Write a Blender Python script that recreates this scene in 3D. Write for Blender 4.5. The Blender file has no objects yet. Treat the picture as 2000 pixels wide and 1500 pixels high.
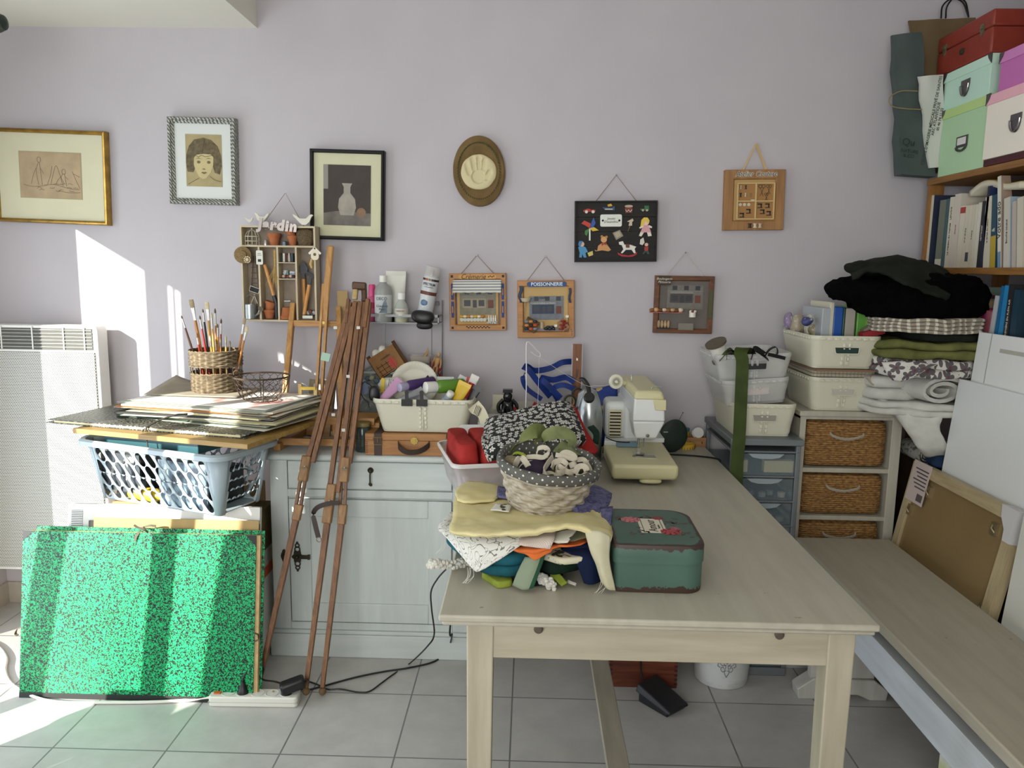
import bpy,bmesh,math,random
from mathutils import Vector,Matrix,noise,Euler
sc=bpy.context.scene
COL=sc.collection
PI=math.pi
V=Vector
H=1.403
_f,_p,_y,_r=1512.86,.14852,-.0217986,-.0145471
_C=V((math.sin(_y)*math.cos(_p),math.cos(_y)*math.cos(_p),-math.sin(_p)))
_R=V((math.cos(_y),-math.sin(_y),0))
_D=_C.cross(_R)
_A=_R*math.cos(_r)+_D*math.sin(_r)
_B=_D*math.cos(_r)-_R*math.sin(_r)
def ray(u,v):return _C+_A*((u-1000)/_f)+_B*((v-750)/_f)
def at(u,v,Y=None,Z=None,X=None):
 """the point of the room seen at (u, v) of the 2000x1500 photograph at a given depth, height or side distance"""
 d=ray(u,v)
 t=Y/d.y if Y is not None else((Z-H)/d.z if Z is not None else X/d.x)
 return d*t+V((0,0,H))
 # ---------------------------------------------------------------- materials
def lin(c):
 if isinstance(c,str):
  c=c.lstrip('#');c=tuple(int(c[i:i+2],16)/255 for i in(0,2,4))
 return tuple((x/12.92 if x<=.04045 else((x+.055)/1.055)**2.4)for x in c[:3])+(1,)
class NT:
 """small helper to write node trees tersely"""
 def __init__(s,m):
  m.use_nodes=True;s.t=m.node_tree;s.n=s.t.nodes;s.b=s.n['Principled BSDF']
 def new(s,k,**kw):
  n=s.n.new(k)
  for a,b in kw.items():setattr(n,a,b)
  return n
 def link(s,a,b):s.t.links.new(a,b)
 def coord(s,kind='Object',scale=(1,1,1),rot=(0,0,0)):
  tc=s.new('ShaderNodeTexCoord');mp=s.new('ShaderNodeMapping')
  mp.inputs['Scale'].default_value=scale;mp.inputs['Rotation'].default_value=rot
  s.link(tc.outputs[kind],mp.inputs['Vector']);return mp.outputs['Vector']
 def noise(s,vec,scale=5,detail=3,rough=.55,dist=0):
  n=s.new('ShaderNodeTexNoise');n.inputs['Scale'].default_value=scale;n.inputs['Detail'].default_value=detail
  n.inputs['Roughness'].default_value=rough;n.inputs['Distortion'].default_value=dist
  if vec is not None:s.link(vec,n.inputs['Vector'])
  return n.outputs['Fac']
 def ramp(s,fac,stops,interp='LINEAR'):
  r=s.new('ShaderNodeValToRGB');r.color_ramp.interpolation=interp
  e=r.color_ramp.elements
  while len(e)<len(stops):e.new(.5)
  for q,(p,c)in zip(e,stops):q.position=p;q.color=c if len(c)==4 else tuple(c)+(1,)
  s.link(fac,r.inputs['Fac']);return r.outputs['Color']
 def math(s,op,a,b=None,c=None):
  n=s.new('ShaderNodeMath',operation=op)
  for i,x in enumerate((a,b,c)):
   if x is None:continue
   if isinstance(x,(int,float)):n.inputs[i].default_value=x
   else:s.link(x,n.inputs[i])
  return n.outputs[0]
 def mix(s,fac,a,b):
  n=s.new('ShaderNodeMix',data_type='RGBA')
  for x,k in((fac,0),(a,6),(b,7)):
   if isinstance(x,(int,float)):n.inputs[k].default_value=x
   elif isinstance(x,tuple):n.inputs[k].default_value=x
   else:s.link(x,n.inputs[k])
  return n.outputs[2]
 def bump(s,h,strength=.3,dist=.002):
  n=s.new('ShaderNodeBump');n.inputs['Strength'].default_value=strength;n.inputs['Distance'].default_value=dist
  s.link(h,n.inputs['Height']);s.link(n.outputs['Normal'],s.b.inputs['Normal'])
 def base(s,c):
  if isinstance(c,tuple):s.b.inputs['Base Color'].default_value=c
  else:s.link(c,s.b.inputs['Base Color'])
_mc={}
def mat(col,rough=.55,metal=0,var=0,vs=12,bump=0,bs=60,alpha=1,spec=.5,trans=0,key=None):
 k=(col,rough,metal,var,vs,bump,bs,alpha,spec,trans)
 if k in _mc:return _mc[k]
 m=bpy.data.materials.new('surface_'+str(col).lstrip('#'));_mc[k]=m
 t=NT(m);b=t.b;c=lin(col)
 b.inputs['Roughness'].default_value=rough;b.inputs['Metallic'].default_value=metal
 b.inputs['Specular IOR Level'].default_value=spec
 b.inputs['Alpha'].default_value=alpha;b.inputs['Transmission Weight'].default_value=trans
 if var:
  vec=t.coord();f=t.noise(vec,vs,4)
  d=tuple(x*(1-var)for x in c[:3]);l=tuple(min(1,x*(1+var*.6))for x in c[:3])
  t.base(t.ramp(f,[(.3,d),(.7,l)]))
 else:t.base(c)
 if bump:
  t.bump(t.noise(t.coord(),bs,3),bump)
 return m
def wood(c1,c2,axis='z',scale=1,rough=.5,key=''):
 k=('wood',c1,c2,axis,scale,rough)
 if k in _mc:return _mc[k]
 m=bpy.data.materials.new('wood_'+c1.lstrip('#'));_mc[k]=m
 t=NT(m);st={'x':(2,22,22),'y':(22,2,22),'z':(22,22,2)}[axis]
 vec=t.coord('Object',tuple(q*scale for q in st))
 f=t.noise(vec,2.2,5,.6,1.2)
 t.base(t.ramp(f,[(.32,lin(c1)),(.68,lin(c2))]));t.b.inputs['Roughness'].default_value=rough
 t.bump(f,.15,.001)
 return m
def paint_wood(c,c2,worn='#6b5a45',axis='z',amt=.66):
 k=('pw',c,c2,worn,axis,amt)
 if k in _mc:return _mc[k]
 m=bpy.data.materials.new('painted_wood_'+c.lstrip('#'));_mc[k]=m
 t=NT(m);st={'x':(3,30,30),'y':(30,3,30),'z':(30,30,3)}[axis]
 g=t.noise(t.coord('Object',st),1.2,4)
 a=t.ramp(g,[(.3,lin(c)),(.7,lin(c2))])
 big=t.noise(t.coord('Object'),6,3)
 a=t.mix(t.ramp(big,[(.4,(0,0,0)),(.75,(.35,)*3)]),a,lin(c2))
 w=t.noise(t.coord('Object',(14,14,14)),2.2,8,.65)
 t.base(t.mix(t.ramp(w,[(amt,(0,0,0)),(amt+.03,(1,1,1))]),a,lin(worn)))
 t.b.inputs['Roughness'].default_value=.55;t.bump(g,.12,.001)
 return m
def cloth(c,c2=None,rough=.85,wv=900,bump=.25):
 k=('cloth',c,c2,wv)
 if k in _mc:return _mc[k]
 m=bpy.data.materials.new('cloth_'+c.lstrip('#'));_mc[k]=m
 t=NT(m);t.b.inputs['Roughness'].default_value=rough;t.b.inputs['Specular IOR Level'].default_value=.2
 l=lin(c);l2=lin(c2)if c2 else tuple(x*.8 for x in l[:3])+(1,)
 n=t.noise(t.coord(),18,4)
 t.base(t.ramp(n,[(.35,l2),(.65,l)]))
 t.bump(t.noise(t.coord('Object',(wv,wv,wv)),1,1),bump,.0006)
 return m
def stripes(base,band,per=.04,frac=.4,axis=0,rot=0,second=None,coord='UV'):
 m=bpy.data.materials.new('striped_'+base.lstrip('#'));t=NT(m);t.b.inputs['Roughness'].default_value=.85
 vec=t.coord(coord,rot=(0,0,rot));sx=t.new('ShaderNodeSeparateXYZ');t.link(vec,sx.inputs[0])
 x=t.math('FRACT',t.math('DIVIDE',sx.outputs[axis],per))
 on=t.math('LESS_THAN',x,frac)
 c=t.mix(on,lin(base),lin(band))
 t.base(c);return m
def flowers(base,petal,centre,scale=40,size=.42,rnd=.6,leaf=None,n=5,coord='UV'):
 """scattered little flowers printed on a cloth"""
 m=bpy.data.materials.new('print_'+base.lstrip('#'));t=NT(m);t.b.inputs['Roughness'].default_value=.85
 vec=t.coord(coord,(scale,)*3)
 vo=t.new('ShaderNodeTexVoronoi',voronoi_dimensions='2D');vo.inputs['Scale'].default_value=1;vo.inputs['Randomness'].default_value=rnd
 t.link(vec,vo.inputs['Vector'])
 d=t.new('ShaderNodeVectorMath',operation='SUBTRACT');t.link(vec,d.inputs[0]);t.link(vo.outputs['Position'],d.inputs[1])
 sx=t.new('ShaderNodeSeparateXYZ');t.link(d.outputs[0],sx.inputs[0])
 ang=t.math('ARCTAN2',sx.outputs[1],sx.outputs[0])
 cs=t.math('ABSOLUTE',t.math('COSINE',t.math('MULTIPLY',ang,n/2)))
 lim=t.math('MULTIPLY_ADD',cs,size*.62,size*.38)
 on=t.math('LESS_THAN',vo.outputs['Distance'],lim)
 col=t.mix(on,lin(base),lin(petal))
 if leaf:
  ln=t.noise(t.coord(coord,(scale*2.2,)*3),1.3,2)
  lf=t.math('GREATER_THAN',ln,.62)
  col=t.mix(t.math('MULTIPLY',lf,t.math('SUBTRACT',1,on)),col,lin(leaf))
 mid=t.math('LESS_THAN',vo.outputs['Distance'],size*.2)
 t.base(t.mix(mid,col,lin(centre)));return m
def dots(base,dot,scale=50,size=.2,coord='UV',rnd=0):
 m=bpy.data.materials.new('dotted_'+base.lstrip('#'));t=NT(m);t.b.inputs['Roughness'].default_value=.85
 vo=t.new('ShaderNodeTexVoronoi',voronoi_dimensions='2D');vo.inputs['Scale'].default_value=scale;vo.inputs['Randomness'].default_value=rnd
 t.link(t.coord(coord,rot=(0,0,.785)),vo.inputs['Vector'])
 n=t.noise(t.coord(),30,3)
 b=t.ramp(n,[(.35,tuple(x*.8 for x in lin(base)[:3])),(.65,lin(base))])
 t.base(t.mix(t.math('LESS_THAN',vo.outputs['Distance'],size),b,lin(dot)));return m
def speck(base,spot,scale=120,th=.55,soft=.02,rough=.5,coord='Object',detail=2):
 m=bpy.data.materials.new('speckled_'+base.lstrip('#'));t=NT(m);t.b.inputs['Roughness'].default_value=rough
 f=t.noise(t.coord(coord),scale,detail)
 t.base(t.ramp(f,[(th-soft,lin(base)),(th+soft,lin(spot))]));return m
 # ---------------------------------------------------------------- meshes
def smooth_mesh(me,ang):
 me.shade_smooth()
 try:me.set_sharp_from_angle(angle=math.radians(ang))
 except Exception:pass
class MB:
 """collects shapes into one mesh"""
 def __init__(s):s.v=[];s.f=[];s.uv=[];s.mi=[];s.M=Matrix();s.cur=0
 def _v(s,p):s.v.append(s.M@V(p));return len(s.v)-1
 def face(s,idx,uv=None):s.f.append(idx);s.uv.append(uv);s.mi.append(s.cur)
 def at(s,loc=(0,0,0),rot=(0,0,0),scale=(1,1,1)):
  s.M=Matrix.LocRotScale(V(loc),Euler(rot),V(scale));return s
 def box(s,c,d,taper=1,rz=0):
  """c centre, d full size; taper scales the bottom"""
  x,y,z=(q/2 for q in d);r=Matrix.Rotation(rz,3,'Z');i0=len(s.v)
  for dz,k in((-z,taper),(z,1)):
   for dx,dy in((-x,-y),(x,-y),(x,y),(-x,y)):
    s._v(V(c)+r@V((dx*k,dy*k,dz)))
  for q in((0,3,2,1),(4,5,6,7),(0,1,5,4),(1,2,6,5),(2,3,7,6),(3,0,4,7)):
   s.face([i0+a for a in q],[(0,0),(1,0),(1,1),(0,1)])
  return s
 def b2(s,a,b):
  a,b=V(a),V(b);return s.box((a+b)/2,[abs(q)for q in(b-a)])
 def hexa(s,pts):
  """eight corners: bottom ring of four, then top ring of four"""
  i0=len(s.v)
  for p in pts:s._v(p)
  for q in((0,3,2,1),(4,5,6,7),(0,1,5,4),(1,2,6,5),(2,3,7,6),(3,0,4,7)):
   s.face([i0+a for a in q],[(0,0),(1,0),(1,1),(0,1)])
  return s
 def bar(s,a,b,w,t,up=(0,0,1),w2=None,t2=None):
  """a rectangular bar from a to b, w wide (sideways) and t thick"""
  a,b=V(a),V(b);d=(b-a).normalized();u=V(up)
  sd=d.cross(u)
  if sd.length<1e-4:sd=d.cross(V((0,1,0)))
  sd.normalize();n=sd.cross(d).normalized();w2=w if w2 is None else w2;t2=t if t2 is None else t2
  P=[]
  for p,ww,tt in((a,w,t),(b,w2,t2)):
   for i,j in((-1,-1),(1,-1),(1,1),(-1,1)):P.append(p+sd*(i*ww/2)+n*(j*tt/2))
  return s.hexa(P)
 def grid(s,P,cu=False,cv=False,flip=False,uvs=None):
  """P[i][j] grid of points; cu/cv close the rows/columns"""
  n,m=len(P),len(P[0]);i0=len(s.v)
  for row in P:
   for p in row:s._v(p)
  for i in range(n if cu else n-1):
   for j in range(m if cv else m-1):
    a,b,c,d=i*m+j,i*m+(j+1)%m,((i+1)%n)*m+(j+1)%m,((i+1)%n)*m+j
    if uvs:w=[uvs(i,j),uvs(i,j+1),uvs(i+1,j+1),uvs(i+1,j)]
    else:w=[(j/(m-1 or 1),i/(n-1 or 1)),((j+1)/(m-1 or 1),i/(n-1 or 1)),((j+1)/(m-1 or 1),(i+1)/(n-1 or 1)),(j/(m-1 or 1),(i+1)/(n-1 or 1))]
    q=[i0+a,i0+b,i0+c,i0+d]
    if flip:q.reverse();w.reverse()
    s.face(q,w)
  return s
 def lathe(s,prof,n=32,cap0=True,cap1=True,ax=None,wob=None,su=1,sv=1):
  """prof: list of (r, z). wob(theta, k) -> radius factor"""
  P=[];L=[0]
  for a,b in zip(prof,prof[1:]):L.append(L[-1]+math.hypot(b[0]-a[0],b[1]-a[1]))
  for k,(r,z)in enumerate(prof):
   P.append([((r*(wob(2*PI*j/n,k)if wob else 1))*math.cos(2*PI*j/n),(r*(wob(2*PI*j/n,k)if wob else 1))*math.sin(2*PI*j/n),z)for j in range(n)])
  i0=len(s.v)
  rm=max(r for r,z in prof)
  s.grid(P,cv=True,uvs=lambda i,j:(j/n*2*PI*rm,L[min(i,len(L)-1)]))
  m=n
  if cap0 and prof[0][0]>1e-6:s.face([i0+j for j in range(m)][::-1],[(0,0)]*m)
  if cap1 and prof[-1][0]>1e-6:
   o=i0+(len(prof)-1)*m;s.face([o+j for j in range(m)],[(0,0)]*m)
  return s
 def tube(s,pts,r,n=8,closed=False,cap=True,flat=1):
  pts=[V(p)for p in pts];N=len(pts);P=[];rs=r if isinstance(r,(list,tuple))else[r]*N
  up=None
  for i,p in enumerate(pts):
   if closed:d=pts[(i+1)%N]-pts[i-1]
   else:d=pts[min(i+1,N-1)]-pts[max(i-1,0)]
   if d.length<1e-9:d=V((0,0,1))
   d.normalize()
   if up is None:
    up=V((0,0,1))if abs(d.z)<.9 else V((1,0,0))
   x=d.cross(up)
   if x.length<1e-5:x=d.orthogonal()
   x.normalize();y=x.cross(d).normalized();up=y
   P.append([p+x*(rs[i]*math.cos(2*PI*j/n))+y*(rs[i]*flat*math.sin(2*PI*j/n))for j in range(n)])
  i0=len(s.v)
  s.grid(P,cu=closed,cv=True)
  if cap and not closed:
   s.face([i0+j for j in range(n)],[(0,0)]*n);o=i0+(N-1)*n
   s.face([o+j for j in range(n)][::-1],[(0,0)]*n)
  return s
 def ribbon(s,pts,w,t=.001,side=(0,1,0),us=1):
  """a flat strap along pts, w wide in the direction side"""
  pts=[V(p)for p in pts];N=len(pts);P=[];L=[0]
  for a,b in zip(pts,pts[1:]):L.append(L[-1]+(b-a).length)
  for i,p in enumerate(pts):
   d=(pts[min(i+1,N-1)]-pts[max(i-1,0)]).normalized()
   sd=V(side[i]if isinstance(side,list)else side);sd=(sd-d*sd.dot(d)).normalized();n=d.cross(sd)
   P.append([p-sd*w/2-n*t/2,p+sd*w/2-n*t/2,p+sd*w/2+n*t/2,p-sd*w/2+n*t/2])
  i0=len(s.v);s.grid(P,cv=True,uvs=lambda i,j:([0,w,w,0,0][j],L[min(i,N-1)]))
  s.face([i0+j for j in range(4)]);s.face([i0+(N-1)*4+j for j in range(4)][::-1])
  return s
 def prism(s,poly,y0,y1,plane='xz'):
  """poly in x,z extruded along y (or x,y along z with plane='xy', or y,z along x)"""
  n=len(poly);i0=len(s.v)
  mk={'xz':lambda a,b,c:(a,c,b),'xy':lambda a,b,c:(a,b,c),'yz':lambda a,b,c:(c,a,b)}[plane]
  for c in(y0,y1):
   for a,b in poly:s._v(mk(a,b,c))
  x0=min(a for a,b in poly);x1=max(a for a,b in poly);z0=min(b for a,b in poly);z1=max(b for a,b in poly)
  uv=[((a-x0)/(x1-x0+1e-9),(b-z0)/(z1-z0+1e-9))for a,b in poly]
  s.face([i0+j for j in range(n)],uv);s.face([i0+n+j for j in range(n)][::-1],uv[::-1])
  for j in range(n):
   k=(j+1)%n;s.face([i0+j,i0+n+j,i0+n+k,i0+k],[(0,0),(0,1),(1,1),(1,0)])
  return s
 def slab(s,c,d,n=10,e=5,rz=0,amp=0,fs=9,seed=0,func=None,uvk=1):
  """soft rounded block (folded cloth, bags): superellipsoid of size d, roughened by noise"""
  R=Matrix.Rotation(rz,3,'Z');S=V(d)/2;key={};i0=len(s.v)
  def pt(q):
   k=tuple(round(a,5)for a in q)
   if k in key:return key[k]
   a=V(q);m=max(abs(a.x),abs(a.y),abs(a.z));L=(abs(a.x)**e+abs(a.y)**e+abs(a.z)**e)**(1/e)
   p=a*(m/L);p=V((p.x*S.x,p.y*S.y,p.z*S.z))
   if func:p=V(func(p))
   if amp:
    o=V((seed*3.1,seed*1.7,seed*2.3));nn=V((noise.noise((p+o)*fs),noise.noise((p+o+V((9,4,1)))*fs),noise.noise((p+o+V((2,8,5)))*fs)))
    p=p+nn*amp
   key[k]=s._v(V(c)+R@p);return key[k]
  for ax in range(3):
   for sg in(-1,1):
    for i in range(n):
     for j in range(n):
      q=[]
      for a,b in((i,j),(i+1,j),(i+1,j+1),(i,j+1)):
       w=[0,0,0];w[ax]=sg;w[(ax+1)%3]=-1+2*a/n;w[(ax+2)%3]=-1+2*b/n;q.append(w)
      if sg<0:q.reverse()
      ii=[pt(w)for w in q]
      uv=[(w[(ax+1)%3]*d[(ax+1)%3]/2*uvk,w[(ax+2)%3]*d[(ax+2)%3]/2*uvk)for w in q]
      s.face(ii,uv)
  return s
 def ball(s,c,r,n=12,sc=(1,1,1)):
  pr=[(r*math.sin(PI*k/n),-r*math.cos(PI*k/n))for k in range(n+1)];M0=s.M.copy()
  s.M=M0@Matrix.LocRotScale(V(c),Euler(),V(sc));s.lathe([(max(a,1e-5),b)for a,b in pr],n*2);s.M=M0;return s
 def build(s,name,m=None,parent=None,ang=38,bevel=0,seg=2,flat=False,solid=0,sub=0):
  me=bpy.data.meshes.new(name);me.from_pydata([tuple(p)for p in s.v],[],s.f)
  uvl=me.uv_layers.new(name='UV');k=0;dat=[]
  for f,w in zip(s.f,s.uv):
   for q in range(len(f)):dat+=list(w[q])if w else[0,0]
  uvl.data.foreach_set('uv',dat)
  ms=m if isinstance(m,(list,tuple))else[m]
  for q in ms:me.materials.append(q)
  if len(ms)>1:me.polygons.foreach_set('material_index',s.mi)
  bm=bmesh.new();bm.from_mesh(me);bmesh.ops.recalc_face_normals(bm,faces=bm.faces);bm.to_mesh(me);bm.free()
  if not flat:smooth_mesh(me,ang)
  o=bpy.data.objects.new(name,me);COL.objects.link(o)
  if parent:o.parent=parent
  if solid:
   q=o.modifiers.new('solid','SOLIDIFY');q.thickness=solid;q.offset=0
  if bevel:
   q=o.modifiers.new('bevel','BEVEL');q.width=bevel;q.segments=seg;q.limit_method='ANGLE';q.angle_limit=math.radians(40);q.harden_normals=False
  if sub:
   q=o.modifiers.new('sub','SUBSURF');q.levels=sub;q.render_levels=sub
  return o
def tag(o,label=None,cat=None,group=None,kind=None):
 if label:o['label']=label
 if cat:o['category']=cat
 if group:o['group']=group
 if kind:o['kind']=kind
 return o
def thing(name,label,cat,loc=(0,0,0),rz=0,group=None,rot=None):
 o=bpy.data.objects.new(name,None);COL.objects.link(o);o.empty_display_size=.05
 o.location=loc;o.rotation_euler=rot if rot else(0,0,rz)
 return tag(o,label,cat,group)
def struct(o):o['kind']='structure';return o
def dup(root,loc=None,rz=None,label=None,rot=None,scale=None):
 r=root.copy();COL.objects.link(r)
 if loc is not None:r.location=loc
 if rz is not None:r.rotation_euler=(0,0,rz)
 if rot is not None:r.rotation_euler=rot
 if scale is not None:r.scale=scale
 if label:r['label']=label
 for ch in list(root.children):
  c=ch.copy();COL.objects.link(c);c.parent=r
  for g in list(ch.children):
   d=g.copy();COL.objects.link(d);d.parent=c
 return r
_FONT={}
def text(name,body,size,m,parent=None,loc=(0,0,0),rot=(PI/2,0,0),ext=.0003,align='CENTER',shear=0,sx=1,space=1,bold=0,label=None):
 """raised lettering as a mesh; in its own frame it reads along x and stands up along y"""
 cu=bpy.data.curves.new(name,'FONT');cu.body=body;cu.size=size;cu.extrude=ext;cu.align_x=align;cu.align_y='CENTER'
 cu.shear=shear;cu.space_character=space;cu.offset=bold;cu.resolution_u=3
 t=bpy.data.objects.new(name,cu);COL.objects.link(t)
 dg=bpy.context.evaluated_depsgraph_get();me=bpy.data.meshes.new_from_object(t.evaluated_get(dg))
 bpy.data.objects.remove(t);bpy.data.curves.remove(cu)
 me.materials.clear();me.materials.append(m)
 o=bpy.data.objects.new(name,me);COL.objects.link(o);o.location=loc;o.rotation_euler=rot;o.scale=(sx,1,1)
 if parent:o.parent=parent
 if label:o['label']=label
 return o
def wall_frame(TL,TR,BR,BL,Y=2.995):
 """corners in the photograph -> (centre, width, height, roll) on the back wall"""
 a,b,c,d=(at(*q,Y=Y)for q in(TL,TR,BR,BL))
 w=((b-a).length+(c-d).length)/2;h=((a-d).length+(b-c).length)/2
 e=(b-a)+(c-d);return(a+b+c+d)/4,w,h,-math.atan2(e.z,e.x)
def arc(c,r,a0,a1,n=10,plane='xz',rz=None):
 rz=r if rz is None else rz;P=[]
 for i in range(n+1):
  t=a0+(a1-a0)*i/n;x,z=r*math.cos(t),rz*math.sin(t)
  P.append(V(c)+V({'xz':(x,0,z),'xy':(x,z,0),'yz':(0,x,z)}[plane]))
 return P
def smoothpath(P,n=6):
 """Catmull-Rom through the points"""
 P=[V(p)for p in P];Q=[P[0]*2-P[1]]+P+[P[-1]*2-P[-2]];R=[]
 for i in range(1,len(Q)-2):
  p0,p1,p2,p3=Q[i-1:i+3]
  for k in range(n):
   t=k/n;R.append(.5*((2*p1)+(p2-p0)*t+(2*p0-5*p1+4*p2-p3)*t*t+(-p0+3*p1-3*p2+p3)*t**3))
 return R+[P[-1]]
def rrect(w,h,r,n=5,cx=0,cz=0):
 P=[]
 for sx,sz,a in((1,1,0),(-1,1,PI/2),(-1,-1,PI),(1,-1,1.5*PI)):
  for i in range(n+1):
   t=a+PI/2*i/n;P.append((cx+sx*(w/2-r)+r*math.cos(t),cz+sz*(h/2-r)+r*math.sin(t)))
 return P
 # ================================================================ camera
cd=bpy.data.cameras.new('camera');cam=bpy.data.objects.new('camera',cd);COL.objects.link(cam)
cd.sensor_width=36;cd.lens=36*_f/2000;cd.clip_start=.05
M=Matrix((_A,-_B,-_C)).transposed().to_4x4();M.translation=V((0,0,H));cam.matrix_world=M
sc.camera=cam
# ================================================================ the room
YB,XL,XR,YF,ZC=3.01,-2.15,1.80,-1.6,2.55
def wall_mat():
 m=bpy.data.materials.new('lavender_plaster');t=NT(m);t.b.inputs['Roughness'].default_value=.8
 n=t.noise(t.coord(),3,3);t.base(t.ramp(n,[(.3,lin('#bcb7bb')),(.7,lin('#c2bdc0'))]))
 t.bump(t.noise(t.coord(),160,3),.12,.001);return m
WALL=wall_mat()
WHITE=mat('#eceae2',.7,bump=.1,bs=90)
def tile_mat():
 m=bpy.data.materials.new('floor_tiles');t=NT(m)
 vec=t.coord('Object')
 br=t.new('ShaderNodeTexBrick',offset=0,squash=1);t.link(vec,br.inputs['Vector'])
 for k,v in(('Scale',1),('Mortar Size',.0026),('Mortar Smooth',.1),('Bias',0),('Brick Width',.33333),('Row Height',.33333)):br.inputs[k].default_value=v
 br.inputs['Color1'].default_value=lin('#b9b7b2');br.inputs['Color2'].default_value=lin('#c0beb9');br.inputs['Mortar'].default_value=lin('#6d6c6a')
 n=t.noise(t.coord('Object',(1,1,1)),9,6,.65)
 c=t.mix(t.ramp(n,[(.35,(0,0,0)),(.75,(.5,)*3)]),br.outputs['Color'],lin('#9c9a95'))
 t.base(c);t.b.inputs['Roughness'].default_value=.42
 bw=t.math('SUBTRACT',1,br.outputs['Fac']);t.bump(t.math('MULTIPLY_ADD',n,.12,bw),.35,.0015);return m
b=MB().b2((XL-.3,YF-.3,-.06),(XR+.3,YB+.3,0))
# the joints of the tiles: shift the mesh so that they fall where the photo shows them
off=V((-.97577*H%(1/3),1.45779*H%(1/3),0))
b.v=[p-off for p in b.v];fl=struct(b.build('floor',tile_mat()));fl.location=off
struct(MB().b2((XL-.3,YF-.3,ZC),(XR+.3,YB+.3,ZC+.08)).build('ceiling',WHITE))
struct(MB().b2((XL-.3,YB,0),(XR+.3,YB+.15,ZC)).build('wall_back',WALL))
struct(MB().b2((XR,YF-.3,0),(XR+.15,YB,ZC)).build('wall_right',WALL))
# the left wall has the opening of a glazed terrace door with its roller shutter partly down
DY0,DY1,DZ=.79,2.53,1.81
struct(MB().b2((XL-.12,YF-.3,0),(XL,DY0,ZC)).b2((XL-.12,DY1,0),(XL,YB,ZC)).b2((XL-.12,DY0,DZ+.2),(XL,DY1,ZC)).build('wall_left',WALL))
FW=mat('#e8e8e4',.4)
struct(MB().b2((XL-.10,DY0,0),(XL-.04,DY0+.03,DZ)).b2((XL-.10,DY1-.03,0),(XL-.04,DY1,DZ)).b2((XL-.10,DY0,0),(XL-.04,DY1,.04)).b2((XL-.10,1.52,0),(XL-.04,1.565,DZ)).build('door_1',FW))
sh=MB()
for k in range(4):sh.b2((XL-.085,DY0+.002,DZ+k*.05),(XL-.065,DY1-.002,DZ+k*.05+.046))
struct(sh.build('trim_2',mat('#d8d6cf',.5)))
# front wall behind the camera with a wide window added unseen for fill light
WX0,WX1,WZ0,WZ1=-1.85,.35,.85,2.15
struct(MB().b2((XL-.3,YF-.15,0),(WX0,YF,ZC)).b2((WX1,YF-.15,0),(XR,YF,ZC)).b2((WX0,YF-.15,0),(WX1,YF,WZ0)).b2((WX0,YF-.15,WZ1),(WX1,YF,ZC)).build('wall_front',WALL))
struct(MB().b2((WX0,YF-.12,WZ0),(WX1,YF-.06,WZ0+.06)).b2((WX0,YF-.12,WZ1-.06),(WX1,YF-.06,WZ1)).b2((WX0,YF-.12,WZ0),(WX0+.06,YF-.06,WZ1)).b2((WX1-.06,YF-.12,WZ0),(WX1,YF-.06,WZ1)).b2((-.79,YF-.12,WZ0),(-.72,YF-.06,WZ1)).build('fill_window',FW))
struct(MB().b2((-2.5,YF-4.4,2.2),(WX1+.6,YF-.16,2.28)).build('sun_block_roof',mat('#cfcac0',.8)))  # unseen roof slab added to keep sun out of the front window
struct(MB().b2((-2.5,YF-4.4,0),(-2.38,YF-.31,2.2)).build('sun_block_wall',mat('#cfcac0',.8)))  # unseen wall added to stop slanting sun before the front window
# ceiling box
a=at(503,54,Y=YB)
struct(MB().b2((XL,YF,2.268),(a.x,YB,ZC)).build('trim_1',mat('#e6e4d6',.75,bump=.08,bs=90)))
# tiled baseboards
BB=mat('#b5aea2',.5,var=.12,vs=14)
struct(MB().b2((XL+.009,YB-.009,0),(XR,YB,.088)).build('baseboard_back',BB))
struct(MB().b2((XL,DY1,0),(XL+.009,YB,.088)).build('baseboard_left',BB))
# ================================================================ daylight
w=bpy.data.worlds.new('daylight');sc.world=w;w.use_nodes=True
bg=w.node_tree.nodes['Background'];bg.inputs[0].default_value=(.62,.78,1,1);bg.inputs[1].default_value=1.6
def lamp(name,kind,loc,energy,col,**kw):
 d=bpy.data.lights.new(name,kind);d.energy=energy;d.color=col
 for k,v in kw.items():setattr(d,k,v)
 o=bpy.data.objects.new(name,d);COL.objects.link(o);o.location=loc;return o
SAZ,SEL=math.radians(39),math.radians(20.7)
sd=V((math.sin(SAZ)*math.cos(SEL),math.cos(SAZ)*math.cos(SEL),-math.sin(SEL)))
sun=lamp('sun','SUN',(-6,-6,5),13,(1,.96,.88),angle=.0095);sun.rotation_euler=sd.to_track_quat('-Z','Y').to_euler()
l=lamp('window_fill_lamp','AREA',((WX0+WX1)/2,YF-.04,(WZ0+WZ1)/2),62,(1,.985,.95),shape='RECTANGLE',size=WX1-WX0-.1,size_y=WZ1-WZ0-.1);l.rotation_euler=(PI/2,0,0)  # area lamp added in the unseen window as general fill
l=lamp('door_fill_lamp','AREA',(XL-.03,(DY0+DY1)/2,DZ/2),27,(.9,.95,1),shape='RECTANGLE',size=DZ-.1,size_y=DY1-DY0-.1);l.rotation_euler=(0,-PI/2,0)  # area lamp added in the doorway to brighten the left side
sc.view_settings.view_transform='Standard';sc.view_settings.look='None';sc.view_settings.gamma=1;sc.view_settings.use_curve_mapping=False
sc.view_settings.exposure=.03
sc.cycles.use_denoising=True
try:sc.cycles.denoiser='OPENIMAGEDENOISE'
except Exception:pass
sc.cycles.max_bounces=8;sc.cycles.diffuse_bounces=4;sc.cycles.transparent_max_bounces=12;sc.cycles.caustics_reflective=False;sc.cycles.caustics_refractive=False
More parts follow.
